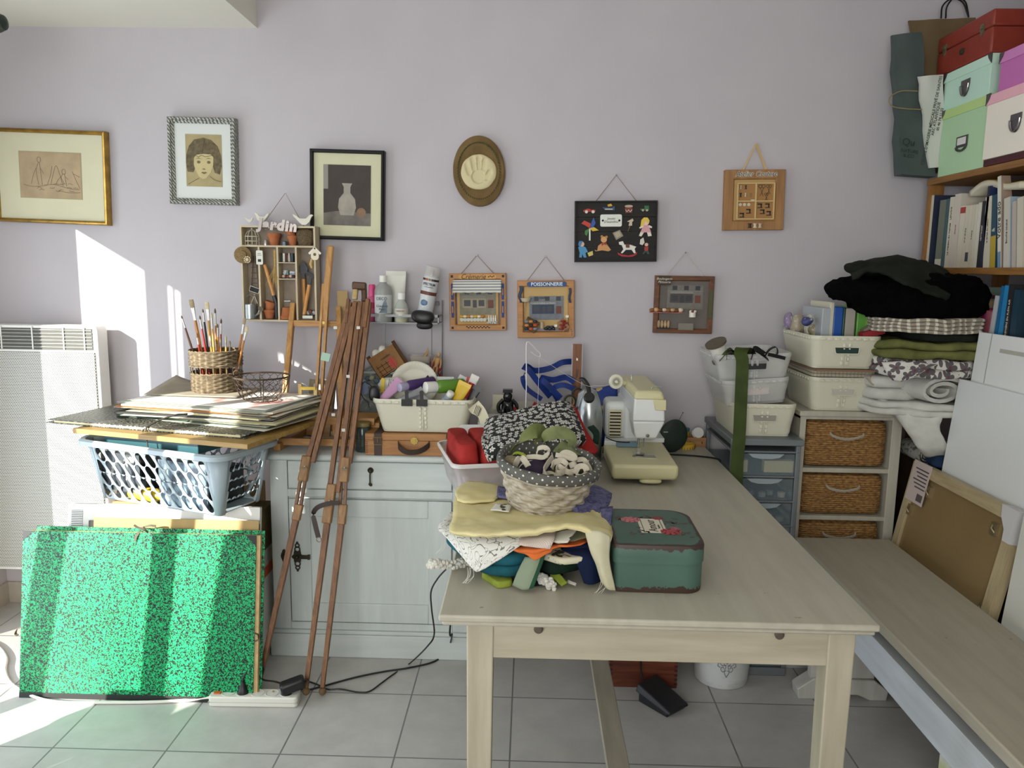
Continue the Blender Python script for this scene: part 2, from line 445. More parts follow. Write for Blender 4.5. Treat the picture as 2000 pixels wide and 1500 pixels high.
# blockers added by the terrace door, outside the picture, to cast shadows into it
TERRA=mat('#b0623c',.8,var=.15)
def planter():  # unseen stand-in, its pot and trunk shaped to cast the dark bands
 t=thing('planter','terracotta pot with a small round topped tree on the floor by the terrace door','planter',(XL+.42,1.635,0))
 MB().lathe([(.085,0),(.095,.01),(.112,.24),(.125,.24),(.125,.30),(.11,.30),(.105,.27)],40,cap1=True).build('pot',TERRA,t)
 MB().tube(smoothpath([(0,.01,.26),(.012,.05,.6),(-.008,.05,1.0),(.004,.03,1.4),(0,0,1.72)]),[.034]*25,10).build('trunk',wood('#5a4632','#7a6248'),t)
 rnd=random.Random(4);b=MB()
 for k in range(220):
  p=V((rnd.gauss(0,.06),rnd.gauss(0,.06),1.90+rnd.gauss(0,.06)));d=V((rnd.uniform(-1,1),rnd.uniform(-1,1),rnd.uniform(-.6,.6))).normalized()*.05
  sd_=d.cross(V((0,0,1))).normalized()*.017
  i=len(b.v);b.v+=[p-d,p+sd_,p+d,p-sd_];b.face([i,i+1,i+2,i+3])
 b.build('foliage',mat('#4a6b35',.6),t)
 return t
planter()
def curtain():  # unseen slit panel added to shade and streak the back wall
 b=MB();f=lambda y,z:(XL+.035+.016*math.sin(y*95),y,z)
 for y0,y1 in((1.65,2.035),(2.047,2.085),(2.099,2.135),(2.147,2.185),(2.197,2.25)):
  n=max(4,int((y1-y0)/.012));b.grid([[f(y0+(y1-y0)*j/n,z)for j in range(n+1)]for z in(1.0,1.5,1.98)])
 b.grid([[f(1.65+.60*j/50,z)for j in range(51)]for z in(1.93,1.985)])
 o=b.build('curtain',cloth('#d9d2c4'),None,solid=.003)
 tag(o,'short cream curtain drawn across the middle of the terrace door','curtain')
 r=MB().tube([(XL+.035,.82,1.99),(XL+.035,2.5,1.99)],.009).b2((XL+.001,.88,1.98),(XL+.04,.90,2.0)).b2((XL,2.42,1.98),(XL+.04,2.44,2.0)).build('shade_curtain_rod',mat('#8a8a88',.35,1))
 tag(r,'metal rod above the terrace door carrying the short curtain','curtain rod')
curtain()
# ================================================================ big furniture
TABLE=paint_wood('#b5b1a0','#a9a493','#7a6a56','y',.685)
TABLEV=paint_wood('#b9b29c','#a29a84','#6a5a48','z',.72)
TABLEX=paint_wood('#b9b29c','#a29a84','#6a5a48','x',.72)
def table():
 x0,x1,y0,y1,zt=-.166,.678,1.405,2.962,.74
 t=thing('work_table','long pale distressed wooden table carrying the sewing machine and fabric pile','table',(0,0,0))
 b=MB()
 b.b2((x0,y0,zt-.014),(x1,y1,zt)).b2((x0+.006,y0+.006,zt-.024),(x1-.006,y1-.006,zt-.014))
 b.build('tabletop',TABLE,t,bevel=.004)
 for x in(x0+.078,x1-.052-.0):
  for y in(1.475,2.88):MB().box((x,y,.358),(.054,.054,.716),taper=.82).build('leg',TABLEV,t,bevel=.003)
 ap=MB().b2((x0+.1,1.453,.63),(x1-.075,1.475,.716)).build('apron',TABLEX,t,bevel=.002)
 kn=mat('#5d5348',.5,.3)
 for x in(.028,.502):
  o=MB().at((x,1.452,.697),(PI/2,0,0)).lathe([(.004,0),(.009,.003),(.0095,.007),(.006,.010)],16).build('peg',kn,ap)
 MB().b2((x0+.1,2.87,.63),(x1-.075,2.89,.716)).build('apron',TABLEX,t)
 for x in(x0+.078,x1-.052):MB().b2((x-.011,1.49,.63),(x+.011,2.87,.716)).build('side_rail',TABLE,t)
 for y in(1.475,2.88):MB().b2((x0+.1,y-.012,.15),(x1-.075,y+.012,.20)).build('cross_rail',TABLEX,t)
 MB().b2((.208,1.475,.185),(.263,2.88,.205)).build('stretcher',paint_wood('#a49c8a','#8d8677','#5e5245','y',.8),t,bevel=.002)
table()
def bench():
 x0,x1,y0,y1,zt=.905,1.215,.95,2.515,.525
 t=thing('bench','long pale wooden bench right of the table, in front of the wicker drawer unit','bench')
 MB().b2((x0,y0,zt-.03),(x1,y1,zt)).build('seat',paint_wood('#aaa493','#9e9786','#6d5b46','y',.69),t,bevel=.004)
 m=paint_wood('#c6ccd0','#b4b9bd','#77685a','y',.74)
 MB().b2((.925,y0+.1,.352),(.955,y1-.08,.448)).build('stretcher',m,t,bevel=.002)
 mz=paint_wood('#c0bfb6','#aaa79d','#77685a','z',.74)
 for y in(y0+.08,y1-.07):
  MB().b2((x0+.05,y-.016,.05),(x1-.05,y+.016,zt-.03)).build('leg',mz,t,bevel=.002);c_=(x0+x1)/2;MB().prism([(c_+a,b)for a,b in((-.145,0),(-.15,.035),(-.13,.05),(-.10,.072),(.10,.072),(.13,.05),(.15,.035),(.145,0),(.09,0),(.05,.018),(-.05,.018),(-.09,0))],y-.03,y+.03).build('foot',mz,t,bevel=.003)
bench()
BUF=paint_wood('#cdd4d0','#c1c9c5','#3d3833','z',.735)
BUFX=paint_wood('#cdd4d0','#c1c9c5','#3d3833','x',.72)
def buffet():
 x0,x1,yf,yb,zt=-.905,-.197,2.625,2.985,.757
 t=thing('buffet_cabinet','small white painted old cabinet behind the folded tripod easel','cabinet')
 o=.0
 c=MB().b2((x0,yf+.012,.10),(x1,yb,zt-.028)).b2((x0,yf,.10),(x0+.062,yf+.012,zt-.028)).b2((x1-.062,yf,.10),(x1,yf+.012,zt-.028))
 c.b2((x0+.062,yf,.595),(x1-.062,yf+.012,.622)).b2((x0+.062,yf,.10),(x1-.062,yf+.012,.127))
 c.build('body',BUF,t,bevel=.002)
 MB().b2((x0-.012,yf-.014,0),(x1+.008,yb,.086)).b2((x0-.008,yf-.009,.086),(x1+.004,yb,.10)).build('plinth',BUFX,t,bevel=.003)
 pr=[(-.004,0),(-.03,.004),(-.036,.013),(-.03,.024),(-.018,.028),(.38,.028),(.38,0)]
 tp=MB().prism([(yf+a,zt-.028+b)for a,b in pr],x0-.03,x1+.025,'yz').build('top',BUFX,t,bevel=.004)
 d=MB().b2((x0+.066,yf-.004,.628),(x1-.066,yf+.01,.725)).build('drawer',BUFX,t,bevel=.002)
 br=mat('#4b463a',.4,.85,var=.3)
 h=MB();hx=-.555+.008
 h.at((hx,yf-.004,.697),(PI/2,0,0)).lathe([(.002,0),(.011,.002),(.009,.008),(.003,.013)],14);h.at()
 h.tube([(hx,yf-.014,.695),(hx,yf-.018,.68),(hx,yf-.018,.655)],.0025,8);h.ball((hx,yf-.018,.651),.0055,6)
 h.at((hx,yf-.004,.645),(PI/2,0,0)).lathe([(.002,0),(.006,.002),(.004,.006)],12);h.build('drawer_pull',br,d)
 dx0,dx1=x0+.066,x1-.066
 m=MB().b2((dx0,yf-.006,.132),(dx0+.075,yf+.008,.588)).b2((dx1-.082,yf-.006,.132),(dx1,yf+.008,.588)).b2((dx0+.075,yf-.006,.525),(dx1-.082,yf+.008,.588)).b2((dx0+.075,yf-.006,.132),(dx1-.082,yf+.008,.203))
 m.b2((dx0+.07,yf+.001,.2),(dx1-.08,yf+.008,.53))
 dr=m.build('door',BUF,t,bevel=.0025)
 L=MB();lx,lz=dx0+.028,.378
 L.at((lx,yf-.009,lz),(PI/2,0,0))
 L.prism([(r*math.cos(a),r*math.sin(a)*1.25)for k in range(24)for a in[2*PI*k/24]for r in[.017*(1+.18*math.cos(6*a))]],0,.006,'xy')
 for sg in(-1,1):
  for q in range(2):
   L.tube(arc((0,sg*(.027+.014*q),.003),.009-.002*q,0,2*PI,14,'xy'),.0022,6)
  L.ball((0,sg*.052,.003),.004,5)
 L.box((.026,0,.006),(.032,.013,.006)).box((.042,0,.006),(.008,.017,.008)).ball((0,0,.009),.007,6)
 L.at();L.build('latch',br,dr)
 L=MB().at((dx0-.022,yf-.003,lz),(PI/2,0,0));L.prism([(.009*math.cos(2*PI*k/16)*(1+.2*math.cos(PI*k/2)),.024*math.sin(2*PI*k/16))for k in range(16)],0,.006,'xy').ball((0,0,.006),.005,5);L.at()
 L.build('keyhole_plate',br,t)
buffet()
def radiator():
 yf,yk=2.89,2.965
 a=at(188,640,Y=yf);xr=a.x;xl=XL+.02;z0,z1=.186,1.163
 t=thing('radiator','white perforated electric panel radiator on the lavender wall','radiator',(0,0,0))
 wh=mat('#e9e9e2',.4)
 P=rrect(xr-xl,z1-z0,.022,6,(xl+xr)/2,(z0+z1)/2)
 body=MB().prism(P,yf+.006,yk).build('body',wh,t,bevel=.004)
 m=bpy.data.materials.new('perforated_steel');n=NT(m);n.b.inputs['Roughness'].default_value=.45
 vec=n.coord('Object');sx=n.new('ShaderNodeSeparateXYZ');n.link(vec,sx.inputs[0])
 cx=n.math('MULTIPLY',sx.outputs[0],1/.0068);cz=n.math('MULTIPLY',sx.outputs[2],1/.0059)
 sh=n.math('MULTIPLY',n.math('FLOOR',cz),.5)
 fx=n.math('SUBTRACT',n.math('FRACT',n.math('ADD',cx,sh)),.5);fz=n.math('SUBTRACT',n.math('FRACT',cz),.5)
 r=n.math('SQRT',n.math('ADD',n.math('MULTIPLY',fx,fx),n.math('MULTIPLY',fz,fz)))
 n.base(n.mix(n.math('LESS_THAN',r,.36),lin('#d9d9d0'),lin('#3c3c37')))
 MB().b2((xl+.006,yf,z0+.012),(xr-.014,yf+.012,1.062)).build('front_panel',m,t,bevel=.002)
 g=MB()
 for k in range(6):g.hexa([(xl+.01,yf+.012,1.076+k*.013),(xr-.022,yf+.012,1.076+k*.013),(xr-.022,yf+.02,1.078+k*.013),(xl+.01,yf+.02,1.078+k*.013),(xl+.01,yf-.001,1.081+k*.013),(xr-.022,yf-.001,1.081+k*.013),(xr-.022,yf+.012,1.084+k*.013),(xl+.01,yf+.012,1.084+k*.013)])
 for x in(xl+.12,xl+.24,xl+.36,xl+.44):g.b2((x,yf,1.072),(x+.004,yf+.014,1.158))
 g.build('louvre',wh,t)
 MB().b2((xl+.01,yf+.004,1.07),(xr-.02,yf+.0055,1.152)).build('louvre_shadow_gap',mat('#565650',.8),t)
 for x in(xl+.1,xr-.12):MB().b2((x,yk-.01,.3),(x+.04,YB,1.0)).build('wall_bracket',wh,t)
radiator()
# ================================================================ things hung on the back wall
INK=mat('#3a3630',.8);PAPERW=mat('#e9e8dc',.7);BLACK=mat('#100f0f',.5,spec=.2);CORD=mat('#8d7a66',.9);GOLDP=mat('#b08d45',.35,.85,var=.35,vs=30)
PINE=wood('#a9743c','#c08a4e','x',1.2);PINEV=wood('#a9743c','#c08a4e','z',1.2);GLASSY=mat('#ffffff',.03,alpha=.06,spec=.6)
def hung(name,label,cat,c4,Y=2.99,group=None):
 loc,w,h,roll=wall_frame(*c4,Y=Y)
 t=thing(name,label,cat,loc,group=group,rot=(0,roll,0))
 inv=Matrix.Rotation(roll,3,'Y').inverted()
 def L(u,v):
  p=inv@(at(u,v,Y=Y)-loc);return p.x,p.z
 return t,w,h,L,YB-loc.y
def frame_bars(b,w,h,prof):
 """mitred frame; prof: list of (inset from the outer edge, y)"""
 n=len(prof);rings=[]
 for sx,sz in((-1,-1),(1,-1),(1,1),(-1,1)):
  rings.append([(sx*(w/2-i),y,sz*(h/2-i))for i,y in prof])
 return b.grid(rings,cu=True,cv=True)
def strokes(b,polys,y,r=.0007,n=5):
 for P in polys:b.tube(smoothpath([(x,y,z)for x,z in P],4)if len(P)>2 else[(x,y,z)for x,z in P],r,n)
 return b
 # --- gold framed sketch
t,w,h,L,bk=hung('framed_drawing','gold framed pen sketch on a cream mount, above the white radiator','picture',((-14,249),(206,257),(216,441),(-3,432)))
frame_bars(MB(),w,h,[(0,bk),(0,-.008),(.003,-.014),(.008,-.016),(.012,-.012),(.015,-.004),(.015,bk)]).build('frame',GOLDP,t,ang=30)
MB().b2((-w/2+.012,-.002,-h/2+.012),(w/2-.012,bk-.003,h/2-.012)).build('mount',mat('#d6d3b4',.7,var=.06,vs=4),t)
x0,z1=L(38,296);x1,z0=L(161,389)
MB().b2((x0-.003,-.0028,z0-.003),(x1+.003,-.001,z1+.003)).build('bevel_line',mat('#a89f78',.6),t)
pa=MB().b2((x0,-.0036,z0),(x1,-.001,z1)).build('paper',mat('#b49f7e',.8,var=.14,vs=16),t)
rnd=random.Random(3);S=[]
sx,sz=x1-x0,z1-z0
def PX(a,c):return(x0+a*sx,z0+c*sz)
S+=[[PX(.05,.28),PX(.2,.24),PX(.38,.26),PX(.55,.3),PX(.8,.22),PX(.97,.2)],[PX(.62,.16),PX(.8,.13),PX(.98,.14)],[PX(.86,.6),PX(.92,.4),PX(.98,.22)],[PX(.88,.55),PX(.98,.48)],[PX(.5,.3),PX(.55,.55),PX(.6,.72),PX(.66,.5),PX(.72,.32)],[PX(.45,.32),PX(.5,.5),PX(.53,.7)]]
for cx,hh in((.3,.62),(.7,.34)):
 S+=[[PX(cx,.28),PX(cx-.03,.28+hh*.5),PX(cx+.01,.28+hh*.8)],[PX(cx+.06,.27),PX(cx+.04,.28+hh*.5),PX(cx+.03,.28+hh*.8)],[PX(cx-.03,.28+hh*.6),PX(cx-.08,.28+hh*.35),PX(cx-.12,.3)],[PX(cx+.04,.28+hh*.6),PX(cx+.09,.28+hh*.4)]]
 S.append([PX(cx+.02+.03*math.cos(a),.28+hh*.9+.06*math.sin(a))for a in[k*2*PI/7 for k in range(8)]])
for k in range(14):
 a=rnd.uniform(.05,.9);c=rnd.uniform(.16,.32);S.append([PX(a,c),PX(a+.04,c+rnd.uniform(-.03,.03)),PX(a+.08,c+rnd.uniform(-.02,.03))])
strokes(MB(),S,-.0038,.0006).build('ink_lines',mat('#5a5046',.8),pa)
# --- silver framed portrait
t,w,h,L,bk=hung('framed_portrait','silver ornate frame with a pencil portrait of a child with bobbed hair','picture',((326,228),(459,232),(467,401),(337,398)))
sm=bpy.data.materials.new('carved_silver');n_=NT(sm);n_.b.inputs['Roughness'].default_value=.5;n_.b.inputs['Metallic'].default_value=.35
wv=n_.new('ShaderNodeTexWave',wave_type='BANDS',bands_direction='DIAGONAL');n_.link(n_.coord(),wv.inputs['Vector']);wv.inputs['Scale'].default_value=45;wv.inputs['Distortion'].default_value=3;wv.inputs['Detail Scale'].default_value=3
n_.base(n_.ramp(wv.outputs['Fac'],[(.25,lin('#5d5f57')),(.7,lin('#b9bab0'))]));n_.bump(wv.outputs['Fac'],.8,.003)
frame_bars(MB(),w,h,[(0,bk),(0,-.012),(.003,-.018),(.011,-.016),(.012,-.010),(.0215,-.005),(.0215,bk)]).build('frame',sm,t,ang=30)
MB().b2((-w/2+.02,-.001,-h/2+.02),(w/2-.02,bk-.003,h/2-.02)).build('mount',mat('#d4d8d2',.7),t)
x0,z1=L(362,262);x1,z0=L(435,365.5)
pa=MB().b2((x0,-.003,z0),(x1,-.0005,z1)).build('paper',mat('#a89a70',.8,var=.12,vs=18),t)
sx,sz=x1-x0,z1-z0
def el(b,cx,cz,rx,rz,y,n=24,a0=0,a1=2*PI):return b.prism([(x0+(cx+rx*math.cos(a0+(a1-a0)*k/n))*sx,z0+(cz+rz*math.sin(a0+(a1-a0)*k/n))*sz)for k in range(n)],y,-.0029)
HAIR=mat('#6a5f46',.9,var=.45,vs=70)
hb=MB();hb.prism([PX(*q)for q in((.04,.28),(.0,.45),(.02,.62),(.1,.78),(.25,.9),(.5,.94),(.72,.9),(.9,.78),(.99,.6),(1.0,.4),(.94,.24),(.8,.27),(.74,.42),(.3,.42),(.2,.27))],-.0033,-.0029)
hb.build('hair',HAIR,pa)
f=MB();f.prism([PX(*q)for q in((.23,.55),(.22,.42),(.27,.3),(.36,.19),(.47,.145),(.56,.165),(.68,.27),(.76,.42),(.77,.57),(.7,.62),(.5,.63),(.3,.61))],-.0036,-.003)
f.build('face',mat('#c2b484',.8,var=.1,vs=22),pa)
f=MB()
for cx in(.36,.64):el(f,cx,.47,.05,.028,-.0039,16);f.prism([PX(cx-.09,.53),PX(cx,.555),PX(cx+.09,.53),PX(cx,.54)],-.0039,-.003)
f.prism([PX(.44,.335),PX(.5,.35),PX(.56,.335),PX(.5,.325)],-.0039,-.003).prism([PX(.42,.265),PX(.46,.285),PX(.5,.277),PX(.54,.285),PX(.59,.265),PX(.5,.24)],-.0039,-.003)
f.build('features',mat('#71664a',.9),pa)
strokes(MB(),[[PX(.28,.61),PX(.35,.57),PX(.45,.6),PX(.55,.575),(x0+.72*sx,z0+.6*sz)],[PX(.35,.16),PX(.2,.1),PX(.05,.04)],[PX(.66,.2),PX(.8,.13),PX(.97,.1)],[PX(.55,.93),PX(.5,.8),PX(.46,.64)]],-.004,.0009).build('pencil_lines',mat('#6a6048',.9),pa)
# --- black framed print (a plain still life in the same tones)
t,w,h,L,bk=hung('framed_print','black framed dark brown print on a cream mount, right of the garden display shelf','picture',((603,291),(750,295),(752,471),(611,466)))
frame_bars(MB(),w,h,[(0,bk),(0,-.012),(.003,-.015),(.010,-.014),(.013,-.006),(.013,bk)]).build('frame',mat('#0c0b0b',.45,spec=.2),t,ang=30)
MB().b2((-w/2+.01,-.002,-h/2+.01),(w/2-.01,bk-.003,h/2-.01)).build('mount',mat('#cfcdab',.7,var=.05,vs=8),t)
x0,z1=L(632,321);x1,z0=L(724,442);sx,sz=x1-x0,z1-z0
pa=MB().b2((x0,-.0036,z0),(x1,-.001,z1)).build('print',mat('#423a33',.7,var=.25,vs=9),t)
p_=MB();p_.prism([PX(*q)for q in((.0,.6),(0,1),(.1,1),(.1,.6))],-.0039,-.003)
p_.build('pale_window',mat('#8d8a80',.7),pa)
p_=MB();p_.prism([PX(*q)for q in((.36,.17),(.31,.3),(.33,.44),(.43,.54),(.43,.64),(.39,.7),(.61,.7),(.57,.64),(.57,.54),(.67,.44),(.69,.3),(.64,.17))],-.0039,-.003)
p_.build('pale_jug',mat('#a39d90',.8,var=.2,vs=20),pa)
p_=MB();p_.prism([PX(*q)for q in((0,.0),(0,.2),(.3,.24),(1,.21),(1,.0))],-.00375,-.003)
p_.build('table_edge',mat('#77716a',.8,var=.3,vs=20),pa)
p_=MB();p_.prism([(x0+(.8+.1*math.cos(k*PI/8))*sx,z0+(.22+.08*math.sin(k*PI/8))*sz)for k in range(16)],-.0039,-.003)
p_.build('round_fruit',mat('#8a6f55',.8,var=.2,vs=30),pa)
# --- oval handprint plaque
c=at(936,335,Y=2.999);t=thing('handprint_plaque','oval brown plaque with a cream plaster handprint of a child','plaque',c,rot=(0,math.radians(-3),0))
rx,rz=.098,.129
b=MB();P=[]
for k,(f,y)in enumerate(((0.001,-.016),(.72,-.016),(.74,-.0175),(.8,-.0175),(.82,-.016),(.94,-.016),(1,-.011),(1,.0113))):
 P.append([(rx*f*math.cos(2*PI*j/72)*(1+.006*noise.noise(V((j*.6,0,k*.1)))*(f>.9)),y,rz*f*math.sin(2*PI*j/72))for j in range(72)])
b.grid(P,cv=True).build('backing',cloth('#7b6541','#6b5636'),t)
b=MB()
for j in range(60):
 a=2*PI*j/60;p=V((rx*.80*math.cos(a),-.019,rz*.80*math.sin(a)));q=V((rx*.80*math.cos(a+.085),-.019,rz*.80*math.sin(a+.085)))
 b.tube([p+V((.003,0,.001)),(p+q)/2+V((0,-.002,0)),q-V((.003,0,.001))],.0017,6)
b.build('braid_trim',mat('#4a4f2a',.9,var=.5,vs=90),t)
# plaster disc: height field with the hand pressed in
fing=[((-.036,-.002),(-.044,.026),.008),((-.016,.012),(-.020,.044),.0085),((.002,.014),(.002,.046),.0085),((.018,.010),(.023,.038),.0085),((.028,-.022),(.040,-.004),.009)]
def seg(p,a,b_):
 ax,az=a;bx,bz=b_;t_=max(0,min(1,((p[0]-ax)*(bx-ax)+(p[1]-az)*(bz-az))/((bx-ax)**2+(bz-az)**2)));return math.hypot(p[0]-ax-t_*(bx-ax),p[1]-az-t_*(bz-az))
P=[]
for i in range(26):
 f=i/25;row=[]
 for j in range(72):
  a=2*PI*j/72;R_=.0635*(1+.05*math.cos(2*a)+.035*noise.noise(V((2*math.cos(a),2*math.sin(a),3))));x,z=R_*f*math.cos(a)-.001,R_*f*math.sin(a)
  d=min(seg((x,z),q[0],q[1])-q[2]for q in fing);d=min(d,math.hypot((x+.002)*.95,(z+.016))-.024)
  dep=max(0,min(1,-d/.004+.5));y=-.026+.006*dep+(.006*(f**9))+.0006*noise.noise(V((x*180,z*180,1)))
  row.append((x,y,z*1.06-.004))
 P.append(row)
P.append([(p[0],-.014,p[2])for p in P[-1]])
MB().grid(P,cv=True).build('plaster_handprint',mat('#d3c79c',.7,bump=.2,bs=300),t,ang=60)
# --- generic painted shop plaques
def cord(t,h,x,apex,m,bk,r=.0013):
 MB().tube([(-x,0,h/2-.004),(apex[0],bk-.006,apex[1]),(x,0,h/2-.004)],r,6).build('hanging_cord',m,t)
 MB().at((apex[0],bk-.009,apex[1]),(PI/2,0,0)).lathe([(.0012,-.012),(.0012,0),(.0032,.0005),(.0025,.002)],10).build('nail',mat('#8b8880',.4,.8),t)
def plaque_frame(t,w,h,bk,m,bar=.024):
 return frame_bars(MB(),w,h,[(0,bk),(0,-.004),(.002,-.006),(bar-.004,-.006),(bar,-.002),(bar,bk)]).build('frame',m,t,ang=30,bevel=0)
def facade(t,x0,z0,x1,z1,wallm,frontm,y=-.0005):
 """little shop front in low relief"""
 sx,sz=x1-x0,z1-z0
 f=MB().b2((x0,y,z0),(x1,y+.003,z1)).build('shop_picture',wallm,t)
 q=lambda a,c:(x0+a*sx,z0+c*sz)
 def bx(b,a0,c0,a1,c1,d):(p0,r0),(p1,r1)=q(a0,c0),q(a1,c1);return b.b2((p0,y-d,r0),(p1,y,r1))
 dk=mat('#2f3338',.5);b=MB();bx(b,.08,.26,.72,.64,.0012);b.build('shop_front',frontm,f)
 b=MB();bx(b,.12,.34,.3,.58,.0016);bx(b,.36,.28,.47,.58,.0016);bx(b,.52,.34,.68,.58,.0016)
 for a in(.14,.46,.78):bx(b,a,.8,a+.13,.98,.001)
 b.build('shop_window',dk,f)
 b=MB();bx(b,.78,.26,.93,.58,.0014);b.build('side_door',mat('#6f4030',.6),f)
 b=MB();bx(b,.08,.66,.72,.74,.0018);bx(b,0,.75,1,.77,.0016);b.build('fascia',mat('#8b8b83',.7),f)
 return f,q
 # Cremerie
t,w,h,L,bk=hung('shop_plaque','square pine plaque of a little dairy shop under a striped cloth awning','plaque',((877,535),(988,533),(989,646),(879,645)))
plaque_frame(t,w,h,bk,PINE);cord(t,h,w*.3,(-.002,h/2+.069),CORD,bk)
x0,z0=L(897,630);x1,z1=L(970,570)
MB().b2((x0-.006,.001,z0-.01),(x1+.006,bk-.002,h/2-.02)).build('back_panel',mat('#c9a468',.7),t)
facade(t,x0+.003,z0+.03,x1-.003,z1+.01,mat('#8e8a78',.8,var=.2,vs=60),mat('#a59a80',.7),-.0002)
sb=MB().prism(rrect(.145,.0175,.0085,5,.0,h/2-.0125),-.0085,-.005).build('name_board',mat('#cf9a55',.6),t)
text('lettering','Crèmerie',.027,mat('#1d1b18',.6),sb,(-.016,-.0088,h/2-.0125),shear=.3,sx=.9)
b=MB()
for k in range(4):b.at((.043+.0065*k,-.0087,h/2-.013+.0025*(k%2)),(PI/2,0,0)).box((0,0,0),(.0045,.0045,.0008),rz=.78)
b.build('painted_diamond',mat('#1d1b18',.6),sb)
P=[]
xa,za=L(885,546);xb,zb=L(980,571)
for j in range(9):
 s_=j/8;P.append([(xa+(xb-xa)*i/24+.0007*math.sin(i*2),-.008-.02*s_-.002*math.sin(s_*3),za+(zb-za)*s_**1.2-.001*math.sin(i*1.7+1)*(j==8))for i in range(25)])
MB().grid(P).build('striped_awning',stripes('#dcdcd2','#6d7482',.2,.32,1),t,solid=.0012)
bl=mat('#1f3f7c',.6)
for sgn in(-1,1):
 for z in(.040,-.028):
  o=MB().prism(rrect(.0105,.062,.002,3,sgn*(w/2-.0125),z),-.0085,-.0055).build('shutter',bl,t)
  MB().prism(rrect(.004,.026,.002,3,sgn*(w/2-.0125),z),-.0095,-.008).build('shutter_inset',mat('#c08a4e',.6),o)
rnd=random.Random(8)
tb=MB();za=z0+.008;tb.b2((x0+.004,-.020,za+.006),(x1-.03,-.004,za+.009))
for k in range(8):tb.at((x0+.012+k*.0125,-.0205,za+.004),(PI/2,0,0)).lathe([(.0068,0),(.0068,.0008)],12)
tb.at();tb.build('stall_table',mat('#cfd3c9',.7),t)
for k in range(7):
 MB().ball((x0+.010+k*.0135,-.014,za+.016),.0078,7,(1.1,.9,.75)).build('cheese',mat(('#d9b04a','#e6ddc0','#c98a3a','#e3d9b8')[k%4],.6),t)
for k in range(4):MB().at((x1-.030+.0085*k,-.013,za-.006)).lathe([(.0034,0),(.0037,.015),(.002,.020),(.0023,.026)],10).build('milk_bottle',mat('#e8e8e0',.3),t)
MB().b2((x1-.036,-.019,za-.012),(x1+.002,-.005,za-.003)).build('bottle_crate',speck('#e8e5da','#222020',500,.5,.02),t)
b=MB()
for k in range(14):
 for r in range(2):
  if(k+r)%2:b.b2((-.046+k*.0066,-.0068,-h/2+.009+r*.004),(-.0394+k*.0066,-.006,-h/2+.013+r*.004))
b.build('checker_paint',mat('#1d1b18',.6),t)
for sx_,sz_ in((-1,1),(1,1),(-1,-1),(1,-1)):MB().box((sx_*(w/2-.011),-.0063,sz_*(h/2-.011)),(.009,.0008,.009)).build('painted_corner',mat('#1d1b18',.6),t)
# Poissonnerie
t,w,h,L,bk=hung('shop_plaque','square pine plaque of a little fish shop with a dark blue name board','plaque',((1010,548),(1122,547),(1121,659),(1011,660)))
plaque_frame(t,w,h,bk,PINE);cord(t,h,w*.335,(.001,h/2+.091),CORD,bk)
x0,z0=L(1027,628);x1,z1=L(1106,565)
MB().b2((x0-.006,.001,z0-.026),(x1+.006,bk-.002,h/2-.02)).build('back_panel',mat('#c4a46c',.7),t)
xa,za=L(1034,625);xb,zb=L(1101,578)
f,q=facade(t,xa,za,xb,zb,mat('#7d8388',.8,var=.2,vs=60),mat('#2c3c55',.6),-.0002)
text('lettering','MARÉE',.0125,mat('#202328',.6),f,(*[(xa+xb)/2-.01,-.0016],zb-.0075));text('lettering','POISSONNERIE LA MARÉE',.0085,mat('#d5d8dc',.6),f,(xa+(xb-xa)*.4,-.0027,za+(zb-za)*.7))
sb=MB().prism(rrect(.152,.0195,.0095,5,.004,h/2-.0145),-.0095,-.0055).build('name_board',mat('#1c4379',.5),t)
text('lettering','POISSONNERIE',.019,mat('#dfeaf2',.6),sb,(.004,-.0098,h/2-.0147),bold=.0003,sx=.95)
net=mat('#3f5d78',.8,alpha=.55)
P=[[(-w/2+.006+.014*j/4+.004*math.sin(i),-.0085-.002*math.sin(j*2+i),h/2-.02-i*.008)for j in range(5)]for i in range(9)]
MB().grid(P).build('blue_net',net,t,solid=.0008)
P=[[(w/2-.022+.010*j/4+.002*math.sin(i),-.0085-.002*math.sin(j*2+i),h/2-.03-i*.008)for j in range(5)]for i in range(8)]
MB().grid(P).build('blue_net',net,t,solid=.0008)
wk=wood('#8c6136','#b98a55','z',4)
xn,zn=L(1027,588);o=MB().bar((xn-.006,-.010,zn-.075),(xn,-.010,zn),.004,.003).build('landing_net_pole',wk,t)
MB().at((xn,-.010,zn+.006)).lathe([(.001,-.012),(.014,-.008),(.020,.004),(.0205,.006)],16).build('landing_net',mat('#c9bfa0',.9),t)
xs,zs=L(1037,634)
c_=MB().at((xs,-.016,zs),(.5,.5,0));c_.box((0,0,0),(.052,.016,.046));c_.build('crate',wood('#5a4632','#86694a','x',4),t)
for k in range(9):MB().ball((xs-.016+.016*(k%3),-.034,zs-.014+.014*(k//3)),.0085,6,(1.1,.8,.7)).build('shellfish',mat(('#2a2a30','#c2542a','#7a8288','#cf8a4a')[k%4],.4),t)
xs,zs=L(1058,637);MB().at((xs,-.013,zs-.008)).lathe([(.0085,0),(.0092,.015),(.0065,.021),(.0075,.026)],14).build('jar',mat('#b8a384',.3),t)
xs,zs=L(1074,639)
for k in range(5):MB().ball((xs-.015+.0075*k,-.014,zs-.005+.006*(k%2)),.0078,6,(1.2,.8,.8)).build('mussel',mat('#20242b',.3),t)
xs,zs=L(1100,634);MB().at((xs,-.014,zs),(0,-.6,0)).box((0,0,0),(.030,.014,.042)).build('crate',wood('#8a5a36','#a9744a','x',4),t)
for k in range(5):MB().ball((xs-.009+.009*(k%2)+k*.002,-.025,zs-.015+.0075*k),.0068,6,(1.6,.7,.6)).build('red_fish',mat('#8c2a1e',.4),t)
